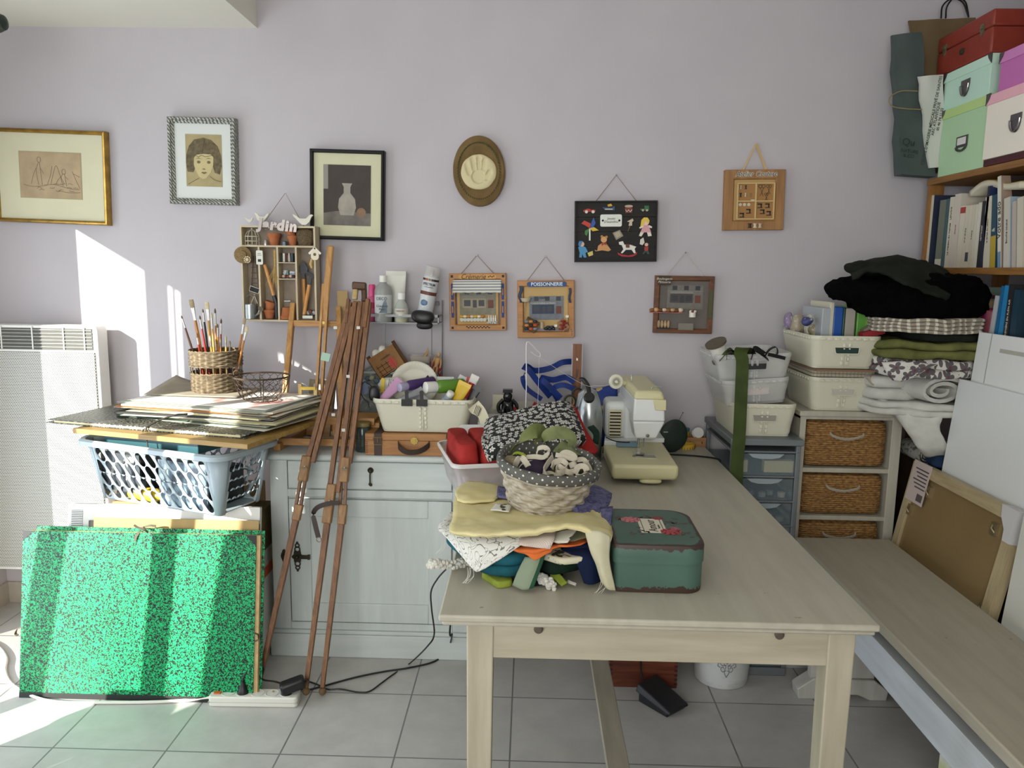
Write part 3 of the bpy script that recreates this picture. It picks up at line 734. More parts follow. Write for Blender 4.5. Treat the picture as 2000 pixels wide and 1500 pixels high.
for u,v in((1107,617),(1085,635)):
 xs,zs=L(u,v);MB().box((xs,-.03,zs),(.011,.0008,.009)).bar((xs,-.03,zs-.014),(xs,-.03,zs),.0009,.0009).build('price_tag',PAPERW,t)
b=MB()
for k in range(4):b.box((w/2-.009-.003*(k==3),-.0062,-h/2+.010+.007*k),(.003,.0008,.0035))
b.build('painted_square',bl,t)
# Boulangerie
DW=wood('#4e2e17','#7a4a26','x',1.4)
t,w,h,L,bk=hung('shop_plaque','square dark wooden plaque of a little bakery with tiny breads on a shelf','plaque',((1281,538),(1397,540),(1388,652),(1275,650)))
plaque_frame(t,w,h,bk,DW,.019);cord(t,h,w*.33,(.0,h/2+.088),mat('#c9c3b0',.9),bk)
MB().b2((-w/2+.017,.001,-h/2+.017),(w/2-.017,bk-.002,h/2-.017)).build('back_panel',mat('#6a625c',.7,var=.2),t)
xa,za=L(1302,603);xb,zb=L(1374,558)
facade(t,xa,za,xb,zb,mat('#79766e',.8,var=.2,vs=60),mat('#4d4440',.6),-.0002)
sb=MB().prism([(a-.079,c+h/2-.019)for a,c in rrect(.050,.034,.004,3)],-.0085,-.0055).build('name_board',mat('#3a2b1c',.6),t)
text('lettering','Boulangerie\nPâtisserie',.0125,mat('#dad6c6',.6),sb,(-.079,-.0088,h/2-.018),shear=.3)
MB().prism(rrect(.014,.105,.001,2,w/2-.0115,.004),-.008,-.0055).build('green_panel',mat('#4c5330',.6),t)
xs,zs=L(1268,608);xe,_z=L(1333,608)
MB().b2((xs,-.024,zs-.004),(xe,-.004,zs-.001)).build('tray',mat('#a8615a',.6,var=.3,vs=80),t)
for k in range(8):MB().ball((xs+.008+k*.0155,-.015,zs+.006+.001*(k%2)),.0092,7,(1.15,1,.75+.2*(k%3==1))).build('bread_roll',mat(('#8a5a30','#c9a070','#6e4426','#d8c8ac')[k%4],.7),t)
xs,zs=L(1292,632)
MB().b2((xs-.020,-.018,zs-.020),(xs+.032,-.003,zs-.016)).build('tray',mat('#2d241d',.6),t)
for k in range(4):MB().ball((xs-.012+.012*k,-.012,zs-.001),.0085,6,(.75,.9,1.8)).build('baguette',mat('#b59a78',.7,var=.3,vs=60),t)
xs,zs=L(1351,615)
MB().at((xs,-.014,zs-.008)).lathe([(.0125,0),(.0125,.018),(.012,.019)],24).build('cake',mat('#e6dfd2',.5),t)
for k in range(7):MB().ball((xs+.010*math.cos(k*.9),-.014+.010*math.sin(k*.9),zs+.014),.0052,6).build('cream_puff',mat(('#e9e3d8','#8a4038')[k%2],.5),t)
xs,zs=L(1340,637);MB().b2((xs-.033,-.016,zs-.014),(xs+.024,-.002,zs+.012)).build('display_case',mat('#9a9488',.2,alpha=.7),t)
# Atelier couture
OAK=wood('#8d6438','#a97d4c','z',1.2)
t,w,h,L,bk=hung('sewing_plaque','square oak plaque with a little compartment box of miniature sewing tools','plaque',((1416,332),(1534,331),(1529,449),(1412,450)))
plaque_frame(t,w,h,bk,OAK,.036)
MB().b2((-w/2+.03,.001,-h/2+.03),(w/2-.03,bk-.002,h/2-.03)).build('back_panel',mat('#bf9c66',.7),t)
rb=MB()
az=h/2+.096
rb.ribbon([(-.048,-.002,h/2-.006),(.004,bk-.006,az)],.006,.0006,(1,0,.3));rb.ribbon([(.004,bk-.006,az),(.022,bk-.008,h/2+.05),(.042,-.002,h/2-.006)],.010,.0006,[(1,0,.3),(1,.3,.3),(1,0,.3)])
rb.build('hanging_ribbon',mat('#c9ab78',.6),t)
for body,x in(('Atelier',-.031),('Couture',.050)):
 text('lettering',body,.0255,mat('#e9e6da',.6),t,(x-.010,-.0068,h/2-.016),shear=.28,ext=.0006,bold=.0012,sx=.9);text('lettering',body,.0255,mat('#1d1a17',.6),t,(x-.010,-.0078,h/2-.016),shear=.28,ext=.0003,sx=.9)
xa,za=L(1438,428);xb,zb=L(1512,358);xm,zm=(xa+xb)/2,(za+zb)/2
lt=mat('#d3b880',.6);b=MB()
for x in(xa,xb,xm):b.b2((x-.0022,-.010,za),(x+.0022,-.001,zb))
for z in(za,zb,zm):b.b2((xa-.0022,-.009,z-.0018),(xb+.0022,-.001,z+.0018))
b.build('compartment_grid',lt,t)
MB().b2((xa,-.002,za),(xb,.001,zb)).build('compartment_back',mat('#a77b46',.7),t)
dk=mat('#2a2522',.5)
for k,(cx,cz,s)in enumerate(((xm+.022,zm+.042,2),(xm+.048,zm+.045,1.6),(xm+.040,zm+.018,1.3))):
 b=MB()
 for sg in(-1,1):b.tube(arc((cx+sg*.003*s,-.004,cz+.006*s),.003*s,0,2*PI,12),.0007,5);b.bar((cx+sg*.003*s,-.004,cz+.003*s),(cx-sg*.003*s,-.004,cz-.012*s),.0014,.0008)
 b.build('tiny_scissors',dk,t)
for k,(cx,cz)in enumerate(((xm+.018,zm-.016),(xm+.046,zm-.016),(xm+.028,zm-.038),(xm+.052,zm-.044),(xa+.020,zm-.05),(xa+.044,zm-.036))):
 MB().b2((cx-.009,-.004,cz-.009),(cx+.009,-.002,cz-.006)).b2((cx+.002,-.004,cz-.006),(cx+.007,-.002,cz+.006)).b2((cx-.009,-.004,cz+.003),(cx+.007,-.002,cz+.008)).build('tiny_sewing_machine',dk,t)
for k in range(3):MB().at((xa+.012+.016*k,-.002,zm-.012),(PI/2,0,0)).lathe([(.0058,0),(.0058,.001)],14).build('button',mat('#cfc8b4',.5),t)
for k in range(5):MB().at((xa+.012+.018*(k%3),-.005,zm+.016+.028*(k//3)),(0,0,0),(1.9,1,1.9)).lathe([(.002,0),(.002,.0012),(.0013,.0014),(.0013,.006),(.002,.0062),(.002,.0075)],10).build('thread_spool',mat(('#2a2522','#c9c2ae','#8d7a56','#b5a98c','#3d3a36')[k],.6),t)
MB().b2((xm-.017,-.005,zm+.003),(xm-.003,-.002,zm+.006)).build('thimble_roll',mat('#dedad0',.5),t)
xs,zs=L(1466,441)
for k in range(3):MB().at((xs+.019*k-.006,-.011,zs-.008),(0,0,0),(1.6,1,1.6)).lathe([(.0045,0),(.0045,.0016),(.003,.002),(.003,.008),(.0045,.0084),(.0045,.010)],14).build('thread_spool',mat(('#2b1c1a','#d9d0b8','#cbb7a2')[k],.6),t)
MB().tube(smoothpath([(xs+.018,-.014,zs-.002),(xs+.015,-.012,zs-.010),(xs+.009,-.010,zs-.020)]),.0004,5).build('loose_thread',mat('#d9d0b8',.6),t)
# toy board
t,w,h,L,bk=hung('toy_board','black wooden board of old-time toys with a small white name plate','plaque',((1124,393),(1285,392),(1280,511),(1121,512)))
dkw=wood('#0d0b09','#1e1a11','x',.8,.7)
b=MB()
for k in range(4):b.b2((-w/2+.004,-.006,-h/2+.004+k*(h-.008)/4),(w/2-.004,bk-.004,-h/2+.0025+(k+1)*(h-.008)/4))
b.build('planks',dkw,t)
frame_bars(MB(),w,h,[(0,bk),(0,-.014),(.005,-.014),(.005,bk)]).build('rim',dkw,t)
cord(t,h,w*.255,(.001,h/2+.096),CORD,bk)
xs,zs=L(1193,431);pl=MB().prism(rrect(.081,.045,.006,4,xs,zs),-.010,-.006).build('name_plate',mat('#dfe2d6',.4),t)
text('lettering','Jouets\nD\'autrefois',.012,mat('#3a382f',.6),pl,(xs,-.0103,zs+.001),shear=.25)
b=MB()
for sg in(-1,1):b.at((xs+sg*.031,-.0095,zs),(PI/2,0,0)).lathe([(.004,0),(.004,.001)],12)
b.build('plate_hole',BLACK,pl)
Y0=-.0062
def cut(name,polys,parent=None,base=Y0,th=.003):
 o=None
 for k,(poly,c)in enumerate(polys):
  q=MB().prism([L(*p)for p in poly],base-th-.0006*k,base).build(name if o is None else 'painted_detail',mat(c,.55),o or t)
  o=o or q
 return o
def circ(u,v,r,n=14,ry=None):return[(u+r*math.cos(2*PI*k/n),v+(ry or r)*math.sin(2*PI*k/n))for k in range(n)]
cut('toy_car',[([(1139,411),(1147,408),(1151,408),(1154,410),(1162,410),(1163,414),(1139,414)],'#b3281e'),(circ(1145,414,3),'#d8d2c4'),(circ(1158,414,3),'#d8d2c4')])
cut('toy_plane',[([(1176,405),(1195,406),(1200,402),(1200,411),(1180,410)],'#2c4f7a'),([(1186,400),(1193,398),(1196,403),(1187,404)],'#d0a32a'),([(1181,408),(1196,408),(1196,410),(1181,410)],'#c9c4b0')])
cut('toy_drum',[([(1220,403),(1235,403),(1234,416),(1221,416)],'#7a3129'),(circ(1227.5,403,8,14,2.5),'#b9ac92'),([(1221,409),(1224,413),(1227,409),(1230,413),(1234,409),(1234,411),(1230,415),(1227,411),(1224,415),(1221,411)],'#c9bfa8')])
cut('toy_train',[([(1250,408),(1258,408),(1258,402),(1267,402),(1267,411),(1250,411)],'#2d6a3e'),(circ(1255,411,2.2),'#b9ac92'),(circ(1263,411,2.2),'#b9ac92')])
cut('toy_pinwheel',[([(1150,446),(1153,446),(1153,470),(1150,470)],'#e4e2d6'),([(1151,446),(1142,451),(1142,458),(1146,461)],'#3c7d3c'),([(1151,446),(1142,440),(1135,437),(1141,431),(1154,437)],'#c23a2c'),([(1152,446),(1155,434),(1159,425),(1163,436),(1158,445)],'#2a56a3'),([(1151,446),(1160,444),(1169,450),(1157,452)],'#e0b82e')])
cut('toy_hobby_horse',[([(1224,433),(1235,427),(1237,431),(1234,434),(1234,441),(1227,441),(1229,434)],'#c9b9a0'),([(1229,441),(1231,441),(1226,453),(1225,453)],'#6e5a3e')])
cut('toy_doll',[(circ(1260,434,7),'#e8c9a8'),([(1250,445),(1252,430),(1257,425),(1264,425),(1268,431),(1267,436),(1259,432),(1255,445)],'#e3c34c'),([(1256,440),(1266,440),(1271,454),(1250,454)],'#d9a0a4'),([(1248,444),(1256,440),(1256,444),(1249,447)],'#e6dccb'),([(1267,440),(1273,443),(1272,446),(1266,444)],'#e6dccb'),([(1250,454),(1257,454),(1252,462),(1247,461)],'#e6dccb'),([(1263,454),(1270,454),(1272,461),(1265,462)],'#e6dccb')])
cut('toy_maze',[([(1196,455),(1210,449),(1217,461),(1203,469)],'#8f8674'),([(1199,456),(1209,452),(1213,460),(1204,465)],'#b3a68c')])
cut('toy_bear',[([(1166,490),(1168,480),(1176,474),(1184,476),(1189,483),(1193,488),(1188,491),(1176,489),(1163,491),(1161,488)],'#c99257'),(circ(1179,468,6),'#d3a067'),(circ(1175,462,2.5),'#b97f45'),(circ(1184,463,2.5),'#b97f45'),([(1174,474),(1179,476),(1184,473),(1184,479),(1179,477),(1175,480)],'#a02a20')])
cut('toy_rocking_horse',[([(1208,473),(1216,471),(1219,478),(1230,478),(1236,480),(1242,482),(1239,486),(1241,494),(1238,495),(1233,488),(1222,488),(1215,495),(1212,494),(1217,487),(1214,479),(1209,478)],'#e4e0d4'),([(1206,493),(1214,497),(1226,499),(1237,497),(1244,492),(1243,497),(1236,501),(1226,502),(1214,501),(1206,497)],'#a8202a'),([(1221,477),(1229,477),(1229,484),(1222,484)],'#6a3a24')])
cut('toy_clown',[([(1129,483),(1138,480),(1144,484),(1148,492),(1143,494),(1145,503),(1140,503),(1137,496),(1136,503),(1131,503),(1132,494)],'#4a8fb8'),(circ(1136,477,5),'#d9b294'),([(1129,478),(1131,471),(1138,471),(1135,478),(1132,485)],'#3f7fb0'),([(1147,494),(1157,490),(1158,498),(1150,501)],'#cdbb6a')])
cut('toy_soldier',[([(1258,482),(1266,482),(1265,490),(1258,490)],'#a8302a'),(circ(1262,478,3.5),'#d9b294'),([(1258,490),(1266,490),(1268,496),(1264,497),(1261,492),(1256,497),(1254,495)],'#23403a'),([(1250,468),(1256,464),(1258,474),(1254,479),(1249,477)],'#d8d2c4')])
# ================================================================ left: laundry basket on a box, canvases, portfolio, paper stack
from mathutils.geometry import tessellate_polygon
KRAFT=mat('#a08258',.85,var=.12,vs=20)
RZ=math.radians(-20)
def box_support():
 t=thing('cardboard_box','brown cardboard box on the floor carrying the grey laundry basket','box',(-1.19,2.645,0))
 MB().box((0,0,.302),(.42,.30,.604)).build('carton',KRAFT,t,bevel=.003)
 MB().b2((-.03,-.1515,.45),(.03,-.15,.6045)).b2((-.03,-.15,.604),(.03,.15,.6055)).build('packing_tape',mat('#b99a63',.3),t)
box_support()
BPL=mat('#a6b5bb',.38)
def holed_panel(w0,w1,h,slots,place,b):
 """trapezoid panel (w0 bottom, w1 top) with slots cut out"""
 outer=[(-w0/2,0),(w0/2,0),(w1/2,h),(-w1/2,h)]
 loops=[outer]
 for cx,cz,L,r,a in slots:
  P=[]
  for sg,a0 in((1,-PI/2),(-1,PI/2)):
   for k in range(6):
    q=a0+PI*k/5;x,z=sg*L/2+r*math.cos(q),r*math.sin(q)
    P.append((cx+x*math.cos(a)-z*math.sin(a),cz+x*math.sin(a)+z*math.cos(a)))
  loops.append(P[::-1])
 flat=[p for l in loops for p in l]
 tri=tessellate_polygon([[V((p[0],p[1],0))for p in l]for l in loops])
 i0=len(b.v)
 for p in flat:b._v(place(*p))
 for q in tri:b.face([i0+k for k in q],[flat[k]for k in q])
def laundry():
 W,D,h,z0=.585,.27,.205,.607
 t=thing('laundry_basket','light grey plastic laundry basket with slotted sides full of craft things','basket',(0,0,0))
 FL=V((-1.50,2.505,z0));c=FL+Matrix.Rotation(RZ,3,'Z')@V((W/2,D/2,0));t.location=c;t.rotation_euler=(0,0,RZ)
 tp=.05;r=.05
 b=MB()
 def side(length,n,rows,ang,put,L=.026,rr=.0135):
  S=[];L1=length-2*r
  for k in range(rows):
   for j in range(n):
    S.append((-L1/2+.024+(L1-.048)*(j+.5*(k%2)*.0)/(n-1)+(.006 if k%2 else-.006),.032+k*(h-.075)/(rows-1),L,rr,ang))
  holed_panel(L1-.02,L1,h,S,put,b)
 def k_(z):return tp*(1-z/h)
 side(W,11,4,math.radians(-58),lambda x,z:(x,-D/2+k_(z)*.8,z));side(W,11,4,math.radians(-58),lambda x,z:(-x,D/2-k_(z)*.8,z))
 side(D,6,5,math.radians(70),lambda x,z:(W/2-k_(z)*.8,x,z),.018,.0115);side(D,6,5,math.radians(70),lambda x,z:(-W/2+k_(z)*.8,-x,z),.018,.0115)
 for sx,sy,a in((1,1,0),(-1,1,PI/2),(-1,-1,PI),(1,-1,1.5*PI)):
  P=[]
  for z in(0,h):
   q=k_(z)*.8;L1=10e-3*(1-z/h)
   P.append([(sx*(W/2-r)-sx*(0)+(r-q)*math.cos(a+PI/2*j/8)+0,sy*(D/2-r)+(r-q)*math.sin(a+PI/2*j/8),z)for j in range(9)])
   # widen towards the panels at the bottom
   if z==0:
    e=P[-1];e0,e1=e[0],e[-1]
    e[0]=(e0[0]-(sx*.01 if abs(math.sin(a))>.5 else 0),e0[1]-(sy*.01 if abs(math.cos(a))>.5 else 0),0)
    e[-1]=(e1[0]-(sx*.01 if abs(math.sin(a+PI/2))>.5 else 0),e1[1]-(sy*.01 if abs(math.cos(a+PI/2))>.5 else 0),0)
  b.grid(P)
 b.box((0,0,.001),(W-.1,D-.1,.002))
 b.build('body',BPL,t,solid=.003)
 Q=rrect(W,D,r,8);P=[]
 for o,z in((0,h-.006),(0,h),(.004,h+.006),(.014,h+.008),(.02,h+.002),(.02,h-.012),(.016,h-.014),(.015,h-.002)):
  P.append([(x*(1+2*o/W),y*(1+2*o/D),z)for x,y in Q])
 MB().grid(P,cv=True).build('rim',BPL,t)
 inv=Matrix.Rotation(-RZ,3,'Z')
 return c
LC=laundry()
def inb(x,y,z):return LC+Matrix.Rotation(RZ,3,'Z')@V((x,y,z))
def simple(name,label,cat,mb,m,loc,rz=0,group=None,bevel=0,rot=None,**kw):
 o=mb.build(name,m,None,bevel=bevel,**kw);o.location=loc;o.rotation_euler=rot or(0,0,rz);return tag(o,label,cat,group)
simple('storage_case','dark teal flat case lying on top of the things in the laundry basket','case',MB().box((0,0,.02),(.40,.2,.04)).box((0,0,.0425),(.38,.18,.005)),mat('#2c5258',.35),inb(-.01,-.012,.199),RZ,bevel=.004)
simple('storage_case','black plastic case standing at the bottom of the laundry basket','case',MB().box((0,0,.06),(.40,.13,.12)),mat('#202423',.4),inb(-.01,.03,.004),RZ,bevel=.006)
simple('magazine','glossy magazine with pale blue cover slipped in the front of the laundry basket','magazine',MB().box((0,0,.08),(.2,.008,.15)),speck('#8fa9b5','#2f3b48',20,.5,.1),inb(.10,-.088,.005),RZ)
simple('spray_bottle','yellow plastic bottle lying inside the laundry basket','bottle',MB().at((0,0,.024),(0,PI/2,0)).lathe([(.02,-.07),(.024,-.06),(.024,.04),(.012,.06),(.012,.08)],20),mat('#c9a92e',.4),inb(-.07,-.075,.004),RZ)
simple('magazine','grey magazine with pale title slipped in the left of the laundry basket','magazine',MB().box((0,0,.07),(.17,.007,.13)),speck('#3a4045','#b9b4a4',22,.6,.03),inb(-.16,-.095,.03),RZ)
# drawing board and portfolio on the basket
zt=.619+.225+.009
def corner_slab(name,label,cat,px,z,w,d,th,m,rz,group=None,bevel=.001,lift=0,mb=None):
 p=at(*px,Z=z);R=Matrix.Rotation(rz,3,'Z');c=p+R@V((w/2,d/2,0));c.z=z
 b=mb or MB().box((0,0,th/2),(w,d,th));return simple(name,label,cat,b,m,c,rz,group,bevel)
corner_slab('drawing_board','bare ochre wooden drawing board lying on the laundry basket','board',(142,846),zt,.66,.40,.016,wood('#8d6f35','#a98a4e','x'),math.radians(-15.5))
z=zt+.0165
p=at(90,826,Z=z);t=thing('art_portfolio','black marbled art portfolio lying open-edged on the ochre board','portfolio',p,math.radians(-14))
pm=speck('#23231f','#8a8c7c',160,.55,.03,.45)
MB().b2((0,0,0),(.76,.44,.003)).build('cover',pm,t);MB().b2((.006,.004,.0095),(.76,.44,.0125)).build('cover',pm,t)
MB().b2((.03,.004,.003),(.74,.43,.0095)).build('paper_leaves',mat('#d9cfa2',.8),t)
MB().tube(smoothpath([(.40,-.001,.010),(.40,-.006,-.005),(.405,-.008,-.03),(.408,-.009,-.05)]),.0022,6).tube(smoothpath([(.40,-.003,.012),(.42,.03,.030),(.46,.06,.045),(.5,.07,.050)]),.003,6).tube(arc((.40,-.008,.0),.009,0,2*PI,14),.002,6).build('tie_ribbon',mat('#38352f',.8),t)
z+=.0128
rnd=random.Random(12)
spec=[('art_portfolio','dark green marbled folder at the bottom of the paper stack','#39493a',.009,.60,.36),('paper_folder','pale green folder second from the bottom of the paper stack','#a9b895',.005,.58,.36),('paper_folder','cream card folder in the paper stack above the pale green folder','#d8d0a4',.005,.60,.35),('art_portfolio','slim black portfolio in the middle of the paper stack','#2b2c28',.008,.57,.36),('paper_pad','yellowish drawing pad in the middle of the paper stack above the black portfolio','#ddd3a0',.007,.57,.35),('paper_folder','grey folder in the upper middle of the paper stack','#8e938c',.004,.57,.35),('paper_folder','orange brown folder with one edge sticking out on the right of the paper stack','#c8864e',.006,.58,.34),('paper_pad','thick white drawing pad near the top of the paper stack','#e4dfcb',.008,.56,.35),('paper_folder','light grey green folder just under the top sheets of the paper stack','#b4b9ac',.005,.57,.36)]
for k,(nm,lb,c,th,w_,d_)in enumerate(spec):
 th*=.74
 sheet_=MB().box((0,0,.0006),(w_+rnd.uniform(-.03,.03),d_+rnd.uniform(-.03,.01),.0008));simple('paper_sheet','thin loose sheet between the folders of the paper stack','paper',sheet_,mat(('#ddd8c6','#c9c4b0','#b9b6a6')[k%3],.8),V((-1.06+rnd.uniform(-.03,.03),2.65+rnd.uniform(-.012,.012),z)),math.radians(-14+rnd.uniform(-6,6)),'loose sheets in the paper stack');z+=.0011
 rz=math.radians(-14+rnd.uniform(-5,5));cc=V((-1.06+rnd.uniform(-.022,.022),2.655+rnd.uniform(-.014,.014),z))
 if 'folder' in nm:
  e=MB().box((0,0,th*.1),(w_,d_,th*.2)).box((0,.002,th*.5),(w_-.014,d_-.008,th*.6)).box((0,0,th*.9),(w_,d_,th*.2))
 else:e=MB().box((0,0,th/2),(w_,d_,th))
 simple(nm,lb,'folder' if 'folder' in nm else('portfolio' if 'port' in nm else 'pad'),e,mat(c,.75,var=.12,vs=25),cc,rz)
 z+=th+.0004
 # loose top sheets, one curling at the back left corner
def sheet(name,label,w,d,c,rz,m,curl=0,amp=.002,seed=0,loc=None,cat='paper'):
 P=[]
 for j in range(9):
  P.append([(-w/2+w*i/16,-d/2+d*j/8,.0012+amp*(1+noise.noise(V((i*.3,j*.3,seed))))+curl*max(0,1-(i/16)*1.8)**2*(j/8))for i in range(17)])
 return simple(name,label,cat,MB().grid(P),m,loc,rz,solid=.0006)
sheet('drawing_sheet','white drawing sheet with pink and red watercolour marks on top of the paper stack',.54,.34,None,math.radians(-15),speck('#e6e3da','#c98d84',7,.62,.06,.8),.012,.001,1,(-1.06,2.66,z))
sheet('drawing_sheet','grey brown sheet with one corner curling up at the back left of the paper stack',.34,.22,None,math.radians(-5),mat('#a39a88',.85,var=.2),.04,.001,5,(-1.17,2.74,z+.006))
zs=z+.0055
# wicker brush pot
WICK=bpy.data.materials.new('wicker');n_=NT(WICK);n_.b.inputs['Roughness'].default_value=.7
f_=n_.noise(n_.coord('Object',(60,60,220)),1,3);n_.base(n_.ramp(f_,[(.3,lin('#463c2c')),(.7,lin('#85765c'))]))
def weave(prof,n,k,amp,b=None,su=1):
 """woven wall: rows bulge in and out of k stakes, alternating"""
 b=b or MB();P=[]
 for i,(r,z_)in enumerate(prof):
  P.append([((r+amp*math.sin(k*2*PI*j/n/1+PI*(i//2%2)))*math.cos(2*PI*j/n),(r+amp*math.sin(k*2*PI*j/n+PI*(i//2%2)))*math.sin(2*PI*j/n),z_)for j in range(n)])
 return b.grid(P,cv=True)
p=at(406,771,Z=zs);pc=V((p.x,p.y+.085,zs))
t=thing('brush_pot','round wicker pot with an open band, holding paintbrushes on the paper stack','pot',pc)
def rows(z0,z1,r,n):return[(r+(.002 if i%2 else-.001),z0+(z1-z0)*i/(n*2))for i in range(n*2+1)]
weave(rows(0,.068,.087,10),144,12,.0028).build('lower_weave',WICK,t,ang=70)
weave(rows(.100,.148,.09,7),144,12,.0028).build('upper_weave',WICK,t,ang=70)
b=MB()
for k in range(24):
 a=2*PI*k/24;b.tube([(.0865*math.cos(a),.0865*math.sin(a),.06),(.089*math.cos(a),.089*math.sin(a),.108)],.0016,5)
b.lathe([(.0,.001),(.086,.001),(.086,.006),(0,.006)],32);b.build('stakes',WICK,t)
b=MB()
for z_,r in((.150,.09),(.07,.088),(.098,.089)):
 for q in range(2):b.tube([((r+.0022*math.sin(14*a+q*PI))*math.cos(a),(r+.0022*math.sin(14*a+q*PI))*math.sin(a),z_+.0022*math.cos(14*a+q*PI))for a in[2*PI*k/90 for k in range(90)]],.0022,5,closed=True)
b.build('braided_rim',WICK,t)
# brushes: handle (wood / red / black / blue), ferrule, bristles
FER=mat('#c9c6bd',.3,.9)
def brush(tip,foot,wd,flat,hc,bc,fl,bl,label,cat='paintbrush',group='brushes in the wicker pot'):
 tip,foot=V(tip),V(foot);L=(tip-foot).length;d=(tip-foot).normalized()
 yy=V((0,-1,0));yy=(yy-d*yy.dot(d)).normalized();q=Matrix((yy.cross(d),yy,d)).transposed().to_quaternion();t=thing('paintbrush',label,cat,foot,group=group);t.rotation_mode='QUATERNION';t.rotation_quaternion=q
 hl=L-fl-bl
 MB().lathe([(.0018,0),(.003,hl*.3),(max(.0042,wd*.34),hl*.75),(max(.003,wd*.32),hl)],10).build('handle',hc,t)
 M_=MB();M_.M=Matrix.Diagonal((1,.4 if flat else 1,1,1))
 M_.lathe([(max(.0032,wd*.34),hl-.004),(max(.003,wd*.34),hl+fl*.4),(wd*.5,hl+fl)],12).build('ferrule',FER,t)
 M_=MB();M_.M=Matrix.Diagonal((1,.38 if flat else 1,1,1))
 M_.lathe([(wd*.48,L-bl),(wd*.56,L-bl*.5),(wd*.5 if flat else wd*.1,L)],12).build('bristles',bc,t)
HW=wood('#a86a2e','#c98d48','z',2,.35);HR=mat('#8e2a22',.35);HK=mat('#26221f',.4);HB=mat('#2c4a78',.4);HY=mat('#c79a4c',.4);HD=wood('#5a3a22','#7a5230','z',2,.4)
BP=mat('#c9bb95',.9,var=.2,vs=80);BD=mat('#6b5a42',.9,var=.3,vs=80);BG=mat('#9c8e70',.9,var=.2,vs=80)
def br(u,v,dy,wd,flat,hc,bc,fl,bl,label,fx=.4):
 tip=at(u,v,Y=pc.y+dy);off=tip-pc;foot=V((pc.x+max(-.06,min(.06,off.x*fx)),pc.y+max(-.05,min(.05,dy*.3)),zs+.01))
 brush(tip,foot,wd,flat,hc,bc,fl,bl,label)
br(373,585,-.01,.017,1,HW,BG,.045,.030,'widest flat paintbrush, tallest on the left of the wicker pot');br(404,590,.0,.0145,1,HY,BP,.04,.026,'wide flat paintbrush standing in the middle of the wicker pot')
br(354,616,-.02,.005,0,HD,BD,.03,.012,'thin dark paintbrush leaning out farthest left of the wicker pot');br(390,616,-.03,.006,0,HR,BD,.03,.014,'slim paintbrush with a red handle left of the middle of the pot')
br(396,603,.03,.005,0,HK,BD,.03,.014,'thin black handled paintbrush behind the middle wide brush');br(420,602,.01,.0065,0,HW,BD,.04,.018,'tall round paintbrush with dark tip right of the middle of the pot')
br(413,610,-.02,.007,0,HY,BP,.035,.02,'round paintbrush with pale bristles just right of the middle wide brush');br(432,622,.02,.0065,0,HR,BD,.035,.018,'paintbrush with red handle and dark tip leaning right in the pot')
br(425,632,-.03,.006,0,HW,BD,.03,.015,'short orange paintbrush in front of the leaning red brush');br(478,622,.0,.011,1,HW,BG,.035,.022,'flat paintbrush leaning far out to the right of the wicker pot',.5);br(483,638,-.03,.010,1,HW,BP,.03,.022,'lower paintbrush leaning far out to the right with a fanned pale tip',.5)
for k,(u,v,hc,bc,lb)in enumerate(((410,655,HY,BP,'short pale bristled brush at the front of the wicker pot'),(421,662,HK,BD,'short black handled brush at the front of the pot'),(430,658,HW,BG,'short wooden brush at the front right of the pot'),(441,655,HY,BP,'short fluffy pale brush at the right of the pot'),(449,665,HK,BG,'short dark brush at the right rim of the pot'),(384,650,HR,BD,'short red brush at the left front of the pot'))):
 br(u,v,-.045+.012*(k%3),.007,0,hc,bc,.02,.018,lb,.7)
 # wire bowl
def wire_bowl():
 p=at(502,787,Z=zs);c=V((p.x,p.y+.05,zs));R0,R1,h_=.052,.093,.080
 t=thing('wire_bowl','rusty chicken wire bowl beside the wicker brush pot on the paper stack','bowl',c)
 W=mat('#5d4e42',.6,.6,var=.3,vs=60)
 b=MB()
 def pt(a,s):r=R0+(R1-R0)*(s**.55);return V((r*math.cos(a),r*math.sin(a),.003+h_*s))
 for s,r in((0,.0018),(1,.0022),(1.03,.0016)):b.tube([pt(2*PI*k/40,s)for k in range(40)],r,5,closed=True)
 N,K=20,5
 for i in range(K):
  s0,s1,s2=i/K,(i+.62)/K,(i+1)/K
  for k in range(N):
   a0=2*PI*(k+.5*(i%2))/N;d=PI/N
   b.tube([pt(a0,s0),pt(a0,s0*.4+s1*.6)],.0009,4,cap=False);b.tube([pt(a0,s0*.4+s1*.6),pt(a0+d,s2)],.0009,4,cap=False);b.tube([pt(a0,s0*.4+s1*.6),pt(a0-d,s2)],.0009,4,cap=False)
 for k in range(4):b.tube([pt(2*PI*k/4+.4,s/6)for s in range(7)],.0018,5)
 for k in range(6):b.tube([(R0*math.cos(a),R0*math.sin(a),.003)for a in(k*PI/6,k*PI/6+PI)],.0009,4)
 b.build('wire_mesh',W,t)
 for a in(-.25,PI-.2):
  q=pt(a,1.02);MB().tube(arc(q+V((0,0,.004)),.011,0,2*PI,14,'xz'),.0017,5).build('loop_handle',W,t)
wire_bowl()
